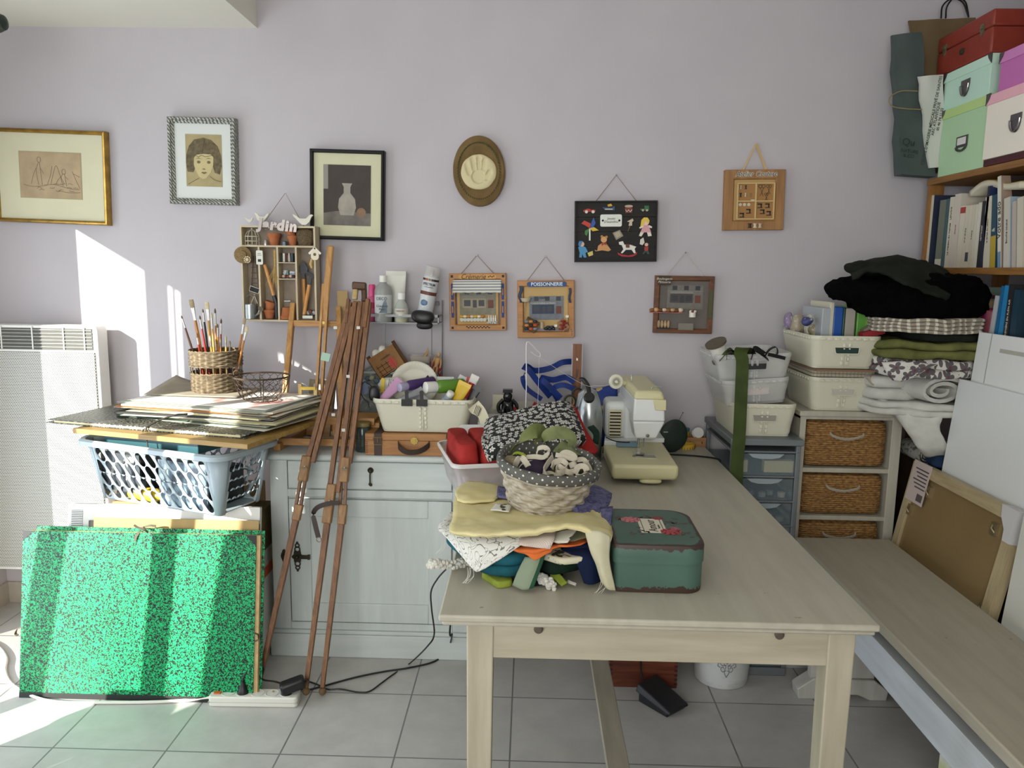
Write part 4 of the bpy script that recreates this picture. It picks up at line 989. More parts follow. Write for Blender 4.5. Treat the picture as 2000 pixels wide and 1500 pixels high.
# ================================================================ leaning pictures and the green portfolio
def lean(name,label,cat,yb,x0,x1,length,th,ang,roll=0):
 """frame whose local x runs along the floor, z up the leaning face, front at y=0"""
 t=thing(name,label,cat,((x0+x1)/2,yb,.0),rot=(-ang,roll,0));return t,x1-x0,length
A_=math.radians(9)
t,w,L_=lean('art_portfolio','large green and black marbled art portfolio with black corners leaning in the sun','portfolio',2.300,-1.637,-.872,.542,.02,A_)
GM=bpy.data.materials.new('marbled_green');n_=NT(GM);n_.b.inputs['Roughness'].default_value=.38
f1=n_.noise(n_.coord('Object',(1,1,1)),165,1.5,.5,1.4);n_.base(n_.ramp(f1,[(.485,lin('#0fb26a')),(.505,lin('#0a1a14'))]))
MB().b2((-w/2,0,.018),(w/2,.003,L_)).build('front_cover',GM,t)
bk_=MB().b2((-w/2,-.0008,0),(w/2,.026,.018)).build('spine',mat('#1d1f1d',.5),t)
MB().b2((-w/2+.03,.023,.018),(w/2+.02,.026,L_+.012)).build('back_cover',GM,t)
MB().b2((-w/2+.02,.005,.018),(w/2+.012,.021,L_-.001)).build('paper_leaves',mat('#c7a878',.8,var=.2,vs=60),t)
for sx_ in(-1,1):
 MB().prism([(sx_*w/2,L_),(sx_*(w/2-.034),L_),(sx_*w/2,L_-.034)],-.0008,.0001).build('corner',mat('#191a18',.5),t)
rb=mat('#5c5548',.85)
MB().ribbon(smoothpath([(.028,.002,L_+.002),(.02,-.006,L_+.012),(0,-.01,L_+.02),(-.012,-.012,L_+.028)]),.007,.0012,(0,.4,.6)).ribbon(smoothpath([(-.008,.022,L_+.012),(.006,.012,L_+.016),(.03,.006,L_+.024),(.05,.01,L_+.022)]),.007,.0012,(0,.4,.6)).ribbon(smoothpath([(.0,0,L_+.004),(-.008,-.004,L_-.01),(-.012,-.004,L_-.026)]),.008,.001,(1,0,0)).build('tie_ribbon',rb,t)
for sx_ in(-1,1):MB().ribbon(smoothpath([(sx_*w/2,.004,L_*.42),(sx_*(w/2+.012),.002,L_*.41),(sx_*(w/2+.014),-.004,L_*.385),(sx_*(w/2+.004),-.008,L_*.375)]),.009,.0012,(0,1,.4)).build('tie_ribbon',rb,t)
t,w,L_=lean('back_board','brown hardboard panel leaning behind the green marbled portfolio','board',2.345,-1.43,-.88,.575,.006,A_)
MB().b2((-w/2,0,0),(w/2,.005,L_)).build('panel',mat('#b39763',.8,var=.1,vs=20),t)
MB().b2((-w/2-.02,.0055,0),(w/2,.012,L_-.012)).build('backing_card',mat('#2d2c28',.8),t)
CANV=mat('#e4e3db',.8,bump=.3,bs=700)
t,w,L_=lean('stretched_canvas','white stretched canvas leaning against the box, behind the brown hardboard panel','canvas',2.368,-1.53,-.885,.612,.02,A_)
MB().b2((-w/2,0,0),(w/2,.002,L_)).b2((-w/2,.002,0),(-w/2+.002,.019,L_)).b2((w/2-.002,.002,0),(w/2,.019,L_)).b2((-w/2,.002,L_-.002),(w/2,.019,L_)).build('canvas_cloth',CANV,t)
MB().b2((-w/2+.002,.003,.0),(-w/2+.04,.0185,L_-.003)).b2((w/2-.04,.003,0),(w/2-.002,.0185,L_-.003)).b2((-w/2+.04,.003,L_-.043),(w/2-.04,.0185,L_-.003)).build('stretcher_bars',wood('#b9a06e','#d0b987','z'),t)
MB().b2((-w/2+.012,-.001,L_-.085),(-w/2+.05,0,L_-.02)).build('barcode_label',stripes('#e9e9e4','#3a3a38',.09,.4,1),t)
# between portfolio and cabinet
t=thing('cardboard_box','white box with an orange lid and black lettering wedged left of the white cabinet','box',(-.968,2.62,0))
MB().box((0,0,.15),(.085,.26,.30)).build('carton',mat('#d9d8d2',.6),t,bevel=.002)
MB().box((0,0,.318),(.088,.264,.034)).build('lid',mat('#c65a33',.6),t,bevel=.002)
text('lettering','TRIS',.03,mat('#1e1d1b',.6),t,(.008,-.1305,.24));text('lettering','design',.014,mat('#1e1d1b',.6),t,(.008,-.1305,.215))
simple('paper_bundle','bundle of white papers on the orange lidded box','papers',MB().box((0,0,.03),(.08,.22,.06)),mat('#d4d1c6',.8,var=.1),(-.968,2.63,.3355),.03)
t=thing('cardboard_box','small olive brown cardboard box with white strings, on the white papers','box',(-.968,2.63,.396))
MB().box((0,0,.075),(.08,.2,.15)).build('carton',mat('#6f6038',.8,var=.15),t,bevel=.002)
for k in range(3):MB().tube(smoothpath([(-.03,-.101,.12-.03*k),(0,-.108,.10-.03*k),(.035,-.101,.125-.035*k)]),.0016,5).build('string',mat('#d8d5ca',.8),t)
# ================================================================ power strip and cables on the floor
def power():
 a,b_=at(428,1381,Z=0),at(572,1383,Z=0);rz=math.atan2((b_-a).y,(b_-a).x)
 wl=.285;c=a+(b_-a)*.5;pv=mat('#dcdcd0',.4)
 t=thing('power_strip','white five socket power strip on the floor in front of the green portfolio','power strip',c+V((-.012,.028,0)),rz)
 R_=Matrix.Rotation(rz,3,'Z')
 MB().prism(rrect(wl,.056,.012,4),.0,.034,'xy').build('body',pv,t,bevel=.004)
 MB().b2((-wl/2-.0005,-.0285,.0155),(wl/2+.0005,.0285,.0165)).build('seam',mat('#a9a89c',.6),t)
 MB().b2((-wl/2+.012,-.012,.033),(-wl/2+.035,.012,.038)).build('switch',mat('#c9642a',.25),t,bevel=.002)
 sx=[-.085+.047*k for k in range(5)]
 for x in sx:
  s_=MB().at((x,0,.034)).lathe([(.0215,0),(.0215,.0015),(.0195,.0015),(.0185,-.008),(.001,-.008)],28,cap0=False,cap1=False).build('socket',mat('#cfcfc4',.4),t)
  MB().at((x,.007,.026)).lathe([(.0023,0),(.0023,.012),(.001,.0135)],10).build('earth_pin',mat('#b9a878',.3,.9),s_)
  h=MB()
  for q in(-.0095,.0095):h.at((x+q,0,.0262)).lathe([(.0026,0),(.0026,.0003)],10)
  h.build('socket_hole',BLACK,s_)
 W=t.location
 wp=lambda x,y,z:W+R_@V((x,y,z))
 bk=mat('#161718',.45)
 # plug in the second socket
 t2=thing('power_plug','black round plug with its cord in the second socket of the power strip','plug',wp(sx[1],0,.0285),rz)
 MB().lathe([(.017,0),(.0172,.012),(.013,.02),(.008,.034),(.0055,.045)],22).build('plug_body',bk,t2)
 e=R_.inverted()
 pts=[(0,0,.043),(.004,.004,.062),(.02,.02,.073),(.05,.05,.066)]
 for u,v in((512,1326),(540,1332)):q=e@(at(u,v,Y=2.36)-t2.location);pts.append(q)
 for u,v in((588,1346),(608,1346)):q=at(u,v,Z=.004);pts.append(e@(q-t2.location))
 for u,v in((690,1324),(748,1312),(800,1304),(850,1291),(874,1268)):q=at(u,v,Z=.004);pts.append(e@(q-t2.location))
 for u,v,z in((883,1240,.2),(880,1216,.45)):q=at(u,v,Y=2.52-.05*(z>.3));pts.append(e@(q-t2.location))
 pts.append(e@(V((-.19,2.43,.70))-t2.location))
 MB().tube(smoothpath(pts,6),.0032,7).build('cord',bk,t2)
 # adapter in the fifth socket
 t3=thing('power_adapter','black power adapter block in the last socket of the power strip','adapter',wp(sx[4],0,.027),rz)
 MB().lathe([(.017,0),(.0172,.016),(.014,.02)],22).build('plug_body',bk,t3)
 M_=MB().at((.018,.004,.034),(.0,-.22,.35));M_.box((0,0,0),(.078,.042,.036));M_.build('block',bk,t3,bevel=.009,seg=3)
 pts=[V((.050,.012,.040)),V((.066,.018,.043))]
 for u,v in((590,1327),(615,1335),(640,1346),(665,1346),(700,1352),(722,1350),(745,1334),(768,1317),(800,1296)):pts.append(e@(at(u,v,Z=.004)-t3.location))
 for u,v in((835,1262),(848,1238),(843,1190),(842,1155),(855,1130),(871,1112)):pts.append(e@(at(u,v,Y=2.3)-t3.location))
 MB().tube(smoothpath(pts,6),.0026,7).build('cord',bk,t3)
 # white cord of the strip
 pts=[wp(-wl/2+.002,0,.017),wp(-wl/2-.02,.002,.013)]
 for u,v in((370,1367),(300,1371),(200,1372),(110,1371),(60,1358),(22,1335),(10,1310),(12,1285),(-5,1262),(-40,1245)):pts.append(at(u,v,Z=.006))
 MB().tube([e@(q-W)for q in smoothpath(pts,6)],.0052,8).build('cord',pv,t)
power()
# ================================================================ little garden shelf on the wall
LWD=wood('#b3a588','#d2c5a6','z',1.4,.65);LWX=wood('#b3a588','#d2c5a6','x',1.4,.65)
def garden_shelf():
 yf,yk=2.905,2.97
 a=at(471,440,Y=yf);b_=at(614,449,Y=yf);c_=at(477,628,Y=yf)
 t=thing('garden_shelf','pale wooden hanging display shelf with miniature garden tools and flowerpots','shelf',(0,0,0))
 O=at(543,530,Y=yf);t.location=O
 def L(u,v,dy=0):p=at(u,v,Y=yf+dy)-O;return V((p.x,dy,p.z))
 TL,TR=L(472,436),L(616,446)
 x0,x1=L(471,530).x,L(617,530).x;zt,zm,zb=L(540,441).z,L(540,481).z,L(540,628).z;D=.06;w_=.0065
 for x in(x0,x1):MB().b2((x,0,zb),(x+w_*(1 if x<0 else-1),D,zt)).build('side_board',LWD,t)
 for z_ in(zt-w_,zm-w_/2,zb):MB().b2((x0+w_,0,z_),(x1-w_,D,z_+w_)).build('shelf_board',LWX,t)
 ds=[L(u,560).x for u in(507,543,579)]
 for x in ds:MB().b2((x-w_/2,.002,zb+w_),(x+w_/2,D,zm-w_/2)).build('divider',LWD,t)
 for v in(513,545):MB().b2((ds[1]+w_/2,.003,L(560,v).z-.002),(ds[2]-w_/2,D,L(560,v).z+.001)).build('shelf_board',LWX,t)
 MB().b2((x0,D-.004,zb),(x1,D+.006,zt)).build('back_board',mat('#97897a',.75,var=.15,vs=25),t)
 zap=L(548,374).z;xa=L(548,374).x
 MB().tube([(L(510,440).x,.01,zt),(xa,.055,zap),(L(592,440).x,.01,zt)],.0013,6).build('hanging_cord',mat('#7d6a5a',.9),t)
 MB().at((xa,.055,zap),(PI/2,0,0)).lathe([(.001,-.018),(.001,0),(.003,.001)],8).build('nail',FER,t)
 TC=mat('#a8643c',.85,var=.15,vs=40);TC2=mat('#a58a5a',.85,var=.2,vs=40)
 def pot(u,v,r,h,m,rot=(0,0,0),dy=.026):
  r*=1.7;h*=1.75
  return MB().at(L(u,v,dy),rot).lathe([(r*.62,0),(r*.9,h*.72),(r,h*.72),(r*1.02,h),(r*.88,h),(r*.8,h*.7)],24).build('flowerpot',m,t)
 zs_=.0
 pot(536,480,.0145,.026,TC);pot(572,481,.0115,.022,TC);pot(571,463,.0115,.018,TC,(0,-.25,0));pot(527,622,.0135,.019,TC);pot(526,606,.0135,.019,TC,(0,.3,0));
 MB().at(L(561,623,.02)).lathe([(.025,0),(.0255,.012),(.0225,.012),(.017,.044)],24).build('flowerpot',TC,t)
 # bird cage
 c=L(493,480,.025);b=MB();wm=mat('#c9c4a8',.6);R_=.0135
 for z_ in(.001,.009,.018):b.tube([c+V((R_*math.cos(q*PI/12),R_*math.sin(q*PI/12),z_))for q in range(24)],.0008,5,closed=True)
 for k in range(10):
  q=2*PI*k/10;b.tube([c+V((R_*math.cos(q),R_*math.sin(q),0)),c+V((R_*math.cos(q),R_*math.sin(q),.018)),c+V((R_*.75*math.cos(q),R_*.75*math.sin(q),.026)),c+V((R_*.15*math.cos(q),R_*.15*math.sin(q),.031))],.0006,4)
 b.ball(c+V((0,0,.033)),.002,5);b.v=[c+(p-c)*1.9 for p in b.v];b.build('bird_cage',wm,t)
 for u,r,h,m in((519,.0068,.019,FER),(556,.0095,.015,mat('#5d6b70',.4,.5))):
  MB().at(L(u,480,.015)).lathe([(r,0),(r,h),(r*.7,h*1.15)],14).build('tiny_can',m,t)
  # nest basket
 c=L(597,482,.026);P=[]
 for i in range(13):
  s_=i/12;r=.015+.006*math.sin(s_*2.2)
  P.append([c+V(((r+.0009*math.sin(8*q*PI/24+PI*(i%2)))*math.cos(q*PI/24),.8*(r+.0009*math.sin(8*q*PI/24))*math.sin(q*PI/24),.001+s_*.027))for q in range(48)])
 P=[[c+V(((p-c).x*1.6,(p-c).y*1.25,(p-c).z*2.1))for p in r]for r in P];MB().grid(P,cv=True).build('nest_basket',mat('#5f5038',.9,var=.5,vs=200),t)
 MB().slab(c+V((0,0,.055)),(.052,.034,.024),8,2.2,amp=.002,fs=140).build('moss',mat('#6b5a2c',.95,var=.5,vs=220),t)
 # straw hat
 c=L(474,498,-.006);b=MB().at(c,(PI/2,0,.15),(1.3,1.3,1.5));b.lathe([(.0235,0),(.0238,.002),(.013,.003),(.012,.009),(.004,.011),(0,.011)],30);b.build('straw_hat',mat('#86704a',.9,var=.4,vs=200),t)
 c=L(483,507,-.022);b=MB()
 for k in range(9):q=2*PI*k/9;b.at(c+V((.0085*math.cos(q),0,.0085*math.sin(q))),(PI/2,0,0)).lathe([(.0048,0),(.0048,.001)],8)
 b.at(c,(PI/2,0,0)).lathe([(.006,0),(.005,.003)],10);b.build('straw_flower',mat('#d6c6a0',.8,var=.3,vs=200),t)
 # tag
 c=L(507,503,-.002);o=MB().prism(rrect(.025,.052,.004,3,c.x,c.z),-.004,-.0025).build('gift_tag',mat('#dcddd2',.6),t)
 MB().b2((c.x-.006,-.0043,c.z+.014),(c.x+.006,-.004,c.z+.0156)).b2((c.x-.008,-.0043,c.z+.008),(c.x+.008,-.004,c.z+.0096)).b2((c.x-.006,-.0043,c.z-.016),(c.x+.006,-.004,c.z-.006)).build('tag_print',INK,o)
 # ladder, watering can, sign, tools
 b=MB();A0,A1,B0,B1=L(491,562,.04),L(495,500,.04),L(505,548,.04),L(500,510,.04)
 b.bar(A0,A1,.003,.003,(0,1,0));b.bar(L(505,562,.04),L(499,500,.04),.003,.003,(0,1,0))
 for v in(512,522,533,544,553):b.bar(L(489.5+.02*(v-500),v,.04),L(503+.04*(v-520),v,.04),.0025,.0025,(0,1,0))
 b.build('ladder',wood('#3f2f20','#5c4630','z',4),t)
 Z=mat('#a9b0ae',.3,.8);c=L(489,622,.024);o=MB().at(c).lathe([(.024,0),(.024,.054),(.023,.054),(.0225,.003)],24).build('watering_can',Z,t)
 MB().tube(arc(c+V((0,0,.054)),.022,0,PI,10,'xz',.034),.002,6).tube([c+V((.022,-.006,.010)),c+V((.042,-.030,.022)),c+V((.050,-.036,.034))],.004,8).at(c+V((.051,-.037,.036)),(.5,.8,0)).lathe([(.003,0),(.011,.006)],14).build('handle_and_spout',Z,o)
 c=L(497,566,.02);b=MB().at(c,(0,.32,0));b.box((0,0,0),(.038,.002,.021));o=b.build('slate_sign',mat('#d2cdbd',.7),t)
 b=MB().at(c+V((0,-.0014,0)),(0,.32,0));b.box((0,0,0),(.034,.001,.017));b.build('slate',mat('#191a1b',.7),o)
 MB().bar(L(490,593,.02),L(498,575,.02),.003,.002,(0,1,0)).bar(L(503,593,.02),L(496,575,.02),.003,.002,(0,1,0)).build('sign_stand',mat('#b5a586',.7),t)
 HWD=wood('#b5793c','#cf9a58','z',3)
 bk=mat('#17171a',.4)
 o=MB().tube([L(517,517,.015),L(535,577,.015)],.0068,12).build('shovel_handle',HWD,t);MB().tube([L(535,577,.015),L(540,592,.016),L(541,622,.018)],[.0075,.009,.007],10).build('shovel_blade',bk,o)
 o=MB().tube([L(593,545,.03),L(596,618,.03)],.0065,12).build('trowel_handle',HWD,t)
 c=L(592,527,.028);MB().prism([(c.x-.015,c.z-.010),(c.x-.0195,c.z+.006),(c.x,c.z+.036),(c.x+.0195,c.z+.006),(c.x+.015,c.z-.010),(c.x+.006,c.z-.014),(c.x+.006,c.z-.034),(c.x-.006,c.z-.034),(c.x-.006,c.z-.014)],.026,.030).build('trowel_blade',bk,o)
 o=MB().tube([L(604,556,.015),L(594,614,.015)],.007,12).build('hoe_handle',HWD,t)
 MB().bar(L(604,556,.015),L(607,538,.015),.012,.008,(0,1,0)).bar(L(599,533,.015),L(614,541,.012),.014,.008,(0,1,0)).build('hoe_head',bk,o)
 # dried wheat bunch
 b=MB();rn=random.Random(5);top=L(536,490,.006);mid=L(537,520,.006)
 for k in range(22):
  e=L(536+rn.gauss(0,8),556+rn.gauss(0,8),.0+rn.uniform(-.012,.01));b.tube([top+V((rn.uniform(-.003,.003),0,rn.uniform(-.01,.006))),mid+V((rn.uniform(-.003,.003),rn.uniform(-.003,.003),0)),e],[.0012,.0009,.0004],4)
 b.build('dried_wheat',mat('#c9a863',.85,var=.3,vs=200),t)
 # books, pictures, rake
 for k in range(5):
  p=L(551+5.2*k,512,.028);MB().at(p,(0,.07*(k%3-1),0)).box((0,0,.017),(.0085,.02,.032)).build('tiny_packet',mat(('#2c3327','#cfcabb','#4a1f22','#b0a89a','#38424a')[k],.7),t)
 for u,v,cc in((558,534,'#6d8a8a'),(571,536,'#7f97b5')):p=L(u,v,.035);MB().b2((p.x-.010,p.y,p.z-.018),(p.x+.010,p.y+.002,p.z+.012)).build('tiny_picture',speck(cc,'#d6d8d4',90,.55,.08),t)
 for k in range(6):p=L(550+4.6*k,543,.02);MB().slab(p+V((0,0,.006)),(.014,.016,.011),5,2.5,amp=.0015,fs=200,seed=k).build('seed_pod',mat(('#7a4a3a','#c3b49c','#5c2f2a')[k%3],.8),t)
 b=MB().tube([L(562,550,.02),L(562,585,.02)],.0007,5).bar(L(555,588,.02),L(567,588,.02),.003,.002,(0,1,0)).tube([L(555,588,.02),L(562,584,.02),L(567,588,.02)],.0007,5);b.build('tiny_rake',Z,t)
 p=L(601,621,.012);MB().b2((p.x-.019,p.y-.003,p.z-.002),(p.x+.019,p.y+.004,p.z+.009)).build('name_tile',mat('#dcdccf',.5),t)
 for k in range(6):p=L(598+4*k,613-2*(k%3),.024);MB().slab(p,(.016,.014,.016),5,2.4,amp=.002,fs=200,seed=k).build('tiny_pebble',mat(('#3a3a3c','#9aa0a0','#6b2f28')[k%3],.6),t)
 # birdhouse, birds, letters
 p=L(615,497,-.004);o=MB().prism([(p.x-.008,p.z-.020),(p.x+.008,p.z-.020),(p.x+.0145,p.z-.012),(p.x+.0145,p.z+.006),(p.x,p.z+.020),(p.x-.0145,p.z+.006),(p.x-.0145,p.z-.012)],-.006,0).build('birdhouse',mat('#ddd5bd',.7),t)
 MB().bar((p.x-.022,-.004,p.z+.002),(p.x+.001,-.004,p.z+.024),.008,.003,(0,1,0)).bar((p.x+.022,-.004,p.z+.002),(p.x-.001,-.004,p.z+.024),.008,.003,(0,1,0)).build('birdhouse_roof',mat('#e3dcc8',.7),o)
 MB().at((p.x,-.0062,p.z),(PI/2,0,0)).lathe([(.0055,0),(.0055,.0006)],14).build('entry_hole',mat('#6a5138',.8),o)
 MB().tube([L(609,506,-.003),L(607,516,-.002),L(609,524,-.002)],[.004,.006,.003],8).build('straw_tassel',mat('#c9a863',.9),t)
 bird=[(-.020,.014),(-.012,.010),(-.006,.005),(.006,.005),(.012,.011),(.0165,.0135),(.0205,.012),(.0165,.008),(.013,-.001),(.006,-.007),(-.001,-.0075),(-.007,-.003),(-.012,.003),(-.018,.009)]
 wb=mat('#dad6c4',.7)
 p=L(592,432,.003);MB().prism([(p.x+a_*1.9,p.z+c__*1.85)for a_,c__ in bird],-.001,.006).build('wooden_bird',wb,t)
 p=L(512,428,.03);MB().prism([(p.x-a_*1.4,p.z+c__*1.7)for a_,c__ in bird],.027,.033).build('wooden_bird',wb,t)
 p=L(487,431,.04);MB().prism([(p.x+a_*.8,p.z+c__*.9)for a_,c__ in bird],.038,.042).build('wooden_bird',wb,t)
 p=L(541,441,-.003);text('lettering','Jardin',.052,mat('#b5ada8',.25,.75),t,(p.x+.002,-.004,p.z+.001),rot=(PI/2,math.radians(4),0),ext=.003,bold=.003,space=1.18,shear=.1)
garden_shelf()
# ================================================================ wire rack on the wall with bottles
STEEL=mat('#7d807d',.5,.4)
def rack():
 yf,yk=2.875,2.99
 a,b_=at(694,630,Y=yf),at(857,630,Y=yf);x0,x1=a.x,b_.x;z1=b_.z-.002;z2=at(800,742,Y=yf).z
 t=thing('wire_rack','grey two tier wire rack on the wall behind the tripod easel','rack',(0,0,0))
 for x in(x0,x1):MB().tube([(x,yk,z2-.02),(x,yk,z1+.08)],.0022,8).build('side_wire',STEEL,t)
 for z_ in(z1,z2):
  MB().b2((x0,yf,z_-.004),(x1,yf+.003,z_)).b2((x0,yf,z_+.020),(x1,yf+.003,z_+.030)).b2((x1-.003,yf,z_-.004),(x1,yk,z_)).b2((x0,yf,z_-.004),(x0+.003,yk,z_)).b2((x1-.003,yf,z_+.022),(x1,yk,z_+.028)).b2((x0,yf,z_+.022),(x0+.003,yk,z_+.028)).b2((x1-.004,yf,z_-.004),(x1,yf+.004,z_+.03)).b2((x0,yf,z_-.004),(x0+.004,yf+.004,z_+.03)).build('shelf_rail',mat('#8f9390',.5,.3),t)
  f=MB().b2((x0,yf+.001,z_-.003),(x1,yk,z_-.0015));f.build('shelf_floor',mat('#858a85',.5,.3),t)
 for u in(752,843):q=at(u,640,Y=yf+.01);MB().tube([(q.x,yf+.012,z1-.004),(q.x,yf+.012,z2+.03)],.0018,6).build('upright_wire',STEEL,t)
 for x in(x0+.02,x1-.02):MB().b2((x-.006,yk-.002,z1+.06),(x+.006,YB,z1+.075)).build('wall_hook',STEEL,t)
 return yf,z1-.0012,z2-.0012
RY,RZ1,RZ2=rack()
def bottle(name,label,cat,loc,prof,m,rot=None,group=None,extra=(),n=28):
 t=thing(name,label,cat,loc,rot=rot,group=group)
 MB().lathe(prof,n).build('bottle_body',m,t,ang=50)
 for nm,pr,mm in extra:MB().lathe(pr,n).build(nm,mm,t,ang=50)
 return t
def on(u,y,z):p=at(u,600,Y=y);return V((p.x,y,z))
def wid(px,y):return px*y/1513
PINK=mat('#c2527a',.3);PNK2=mat('#d4477f',.3)
bottle('nail_varnish_remover','pink bottle with a darker pink cap, leftmost on the top wire shelf','bottle',on(727,2.93,RZ1),[(.017,0),(.0185,.004),(.0185,.078),(.017,.088),(.0135,.094)],PINK,extra=[('cap',[(.0125,.093),(.013,.096),(.0125,.135),(.010,.139)],PNK2),('round_label',[(.0187,.05),(.0187,.072)],mat('#b3174d',.4))])
GB=mat('#9c9e99',.35)
t=bottle('paint_bottle','grey squeeze bottle of paint with a white cap on the top wire shelf','bottle',on(749,2.905,RZ1),[(.030,0),(.0325,.004),(.0325,.118),(.028,.132),(.013,.145),(.012,.150)],GB,extra=[('cap',[(.0145,.149),(.0145,.172),(.012,.174)],mat('#e1e0d8',.35)),('label',[(.0328,.034),(.0328,.102)],mat('#c9cdcb',.5))])
text('lettering','DECO',.016,mat('#4a5560',.6),t,(0,-.0335,.088),sx=.9);text('lettering','Gradient\nPaint',.012,mat('#3c4650',.6),t,(0,-.0335,.055),shear=.2)
MB().prism([(-.012,.036),(-.004,.045),(.006,.075),(.013,.085),(.018,.07),(.019,.036)],-.0334,-.0331).build('label_picture',mat('#6f7c86',.6),t)
t=thing('paint_tube','large blank white tube standing behind the grey paint bottle','tube',on(774,2.955,RZ1))
P=[]
for k in range(12):
 s_=k/11;rx_=.030+.008*s_;ry_=.022*(1-s_)+.0012;P.append([(rx_*math.cos(q*PI/16),ry_*math.sin(q*PI/16),.028+.145*s_)for q in range(32)])
MB().grid(P,cv=True).build('tube_body',mat('#dcdcd0',.4),t);MB().lathe([(.021,0),(.022,.026),(.02,.029)],24).build('cap',mat('#23211f',.4),t)
MB().b2((-.038,-.0016,.173),(.038,.0016,.190)).build('crimped_end',mat('#d2d2c4',.5),t)
CG=mat('#cfd6cc',.08,alpha=.45)
t=bottle('medium_bottle','small clear bottle with yellow liquid and white cap on the top wire shelf','bottle',on(784,2.90,RZ1),[(.024,0),(.026,.003),(.026,.052),(.022,.066),(.012,.082),(.012,.088)],CG,extra=[('cap',[(.0145,.086),(.0145,.108),(.013,.110)],mat('#e3e3dc',.35)),('liquid',[(.0235,.002),(.0245,.014),(.001,.0145)],mat('#b8a92f',.2)),('label',[(.0263,.026),(.0263,.052)],mat('#c6c2b4',.5))])
text('lettering','MEDIUM',.008,mat('#7a2d24',.6),t,(0,-.0268,.043))
c=on(829,2.925,RZ1+.03)
t=bottle('spray_can','tilted spray can with a clear cap and a white label on the top wire shelf','spray can',c,[(.029,0),(.030,.003),(.030,.135),(.027,.145),(.022,.150)],mat('#cfd3d4',.35),rot=(0,math.radians(11),0),extra=[('clear_cap',[(.0295,.146),(.0295,.178),(.027,.181)],mat('#d8d6d0',.15,alpha=.55)),('nozzle',[(.008,.150),(.008,.170)],mat('#8b6a5c',.5)),('dark_band',[(.0303,.128),(.0303,.136)],mat('#2b2422',.5)),('brown_band',[(.0303,.075),(.0303,.088)],mat('#6a3a2e',.5))])
text('lettering','SPECTRUM',.0125,mat('#20242a',.6),t,(0,-.0308,.115),sx=.75,bold=.0003);text('lettering','TOUS SUPPORTS',.006,mat('#20242a',.6),t,(0,-.0308,.104),sx=.8)
for k,cc in enumerate(('#c25a3a','#b98a4a','#8a8a86','#6a4a3a')):MB().at((0,0,0),(0,0,-.5+.3*k)).b2((-.004,-.0307,.1285),(.003,-.0302,.1355)).build('colour_swatch',mat(cc,.5),t)
MB().slab((-.006,-.0285,.045),(.026,.006,.022),6,2.5).build('label_picture',mat('#5d7c9a',.5,var=.4,vs=90),t)
t=thing('respirator_mask','black moulded half mask hanging over the front of the top wire shelf','mask',on(826,2.872,RZ1-.004))
MB().slab((0,0,.026),(.088,.05,.052),10,2.6,amp=.002,fs=30,func=lambda p:(p.x*(1-.25*(p.z<0)*(-p.z/.026)),p.y,p.z+.008*(p.x/.044)*(-.4))).build('shell',mat('#141516',.4),t)
MB().slab((.006,.004,-.004),(.06,.036,.03),8,2.6).build('lower_rim',mat('#1c1d1e',.5),t)
# lower tier
EGG=mat('#8a6030',.7,var=.2,vs=30)
t=thing('egg_carton_box','tilted brown printed fruit box holding a white egg on the lower wire shelf','box',at(770,712,Y=2.90),rot=(0,math.radians(-33),0));t.location.z=RZ2+.032
b=MB();w_,d_,h_=.115,.06,.088
b.b2((-w_/2,-d_/2,0),(w_/2,-d_/2+.002,h_)).b2((-w_/2,d_/2-.002,0),(w_/2,d_/2,h_)).b2((-w_/2,-d_/2,0),(-w_/2+.002,d_/2,h_+.01)).b2((w_/2-.002,-d_/2,0),(w_/2,d_/2,h_+.01)).b2((-w_/2,-d_/2,0),(w_/2,d_/2,.002));b.build('carton',EGG,t)
b=MB()
for k in range(4):b.tube([(-.04+.02*k,-d_/2-.0006,.004),(-.042+.02*k,-d_/2-.0006,.048)],.0008,4)
for k in range(3):b.tube([(-.046,-d_/2-.0006,.008+.016*k),(.012,-d_/2-.0006,.008+.016*k)],.0008,4)
b.build('printed_lattice',mat('#3d2714',.7),t)
MB().prism([(.018+.015*math.cos(k*PI/10),.03+.022*math.sin(k*PI/10))for k in range(20)],-d_/2-.001,-d_/2).build('printed_fruit',mat('#a8392a',.6),t)
text('lettering','coquelles',.011,mat('#2d1c10',.7),t,(.006,-d_/2-.0008,.062))
for k in range(2):MB().ball((-.022+.03*k,.0,h_-.006),.022,10,(.85,.85,1.15)).build('white_egg',mat('#dcd9cc',.4),t)
t=thing('plastic_tub','clear shallow plastic tub with beige contents, perched on a white capped jar','tub',on(822,2.915,RZ2+.065))
P=[[(x*k,y*k,z_)for x,y in rrect(.088,.062,.012,4)]for k,z_ in((.78,0),(.95,.024),(1.0,.026),(1.08,.026))]
MB().grid(P,cv=True).b2((-.034,-.024,0),(.034,.024,.001)).build('tub_wall',mat('#d2ccc4',.2,alpha=.5),t);MB().slab((0,0,.011),(.066,.046,.02),6,4).build('beige_powder',mat('#a8937a',.9),t)
t=bottle('glue_jar','dark jar with a white cap under the clear plastic tub on the lower shelf','jar',on(810,2.93,RZ2),[(.02,0),(.021,.003),(.021,.036),(.016,.042)],mat('#3c4038',.3),extra=[('cap',[(.019,.042),(.0195,.044),(.0195,.062),(.018,.064)],mat('#e2e1d8',.4))])
t=thing('horn','small curved wooden horn shaped stick in the back of the plastic tub','stick',on(829,2.925,RZ2+.0775))
MB().tube(smoothpath([(-.012,0,0),(0,0,.008),(.010,0,.024),(.013,0,.042)]),[.004+.0035*k/18 for k in range(12,19)]+[.007-.0005*k for k in range(12)],10).build('stick',wood('#a07c48','#c29d64','z',3),t)
simple('box','small red and white box behind the wooden mannequin on the lower shelf','box',MB().box((0,0,.035),(.042,.03,.07)),mat('#a82a2e',.5),on(851,2.955,RZ2),0,bevel=.001)
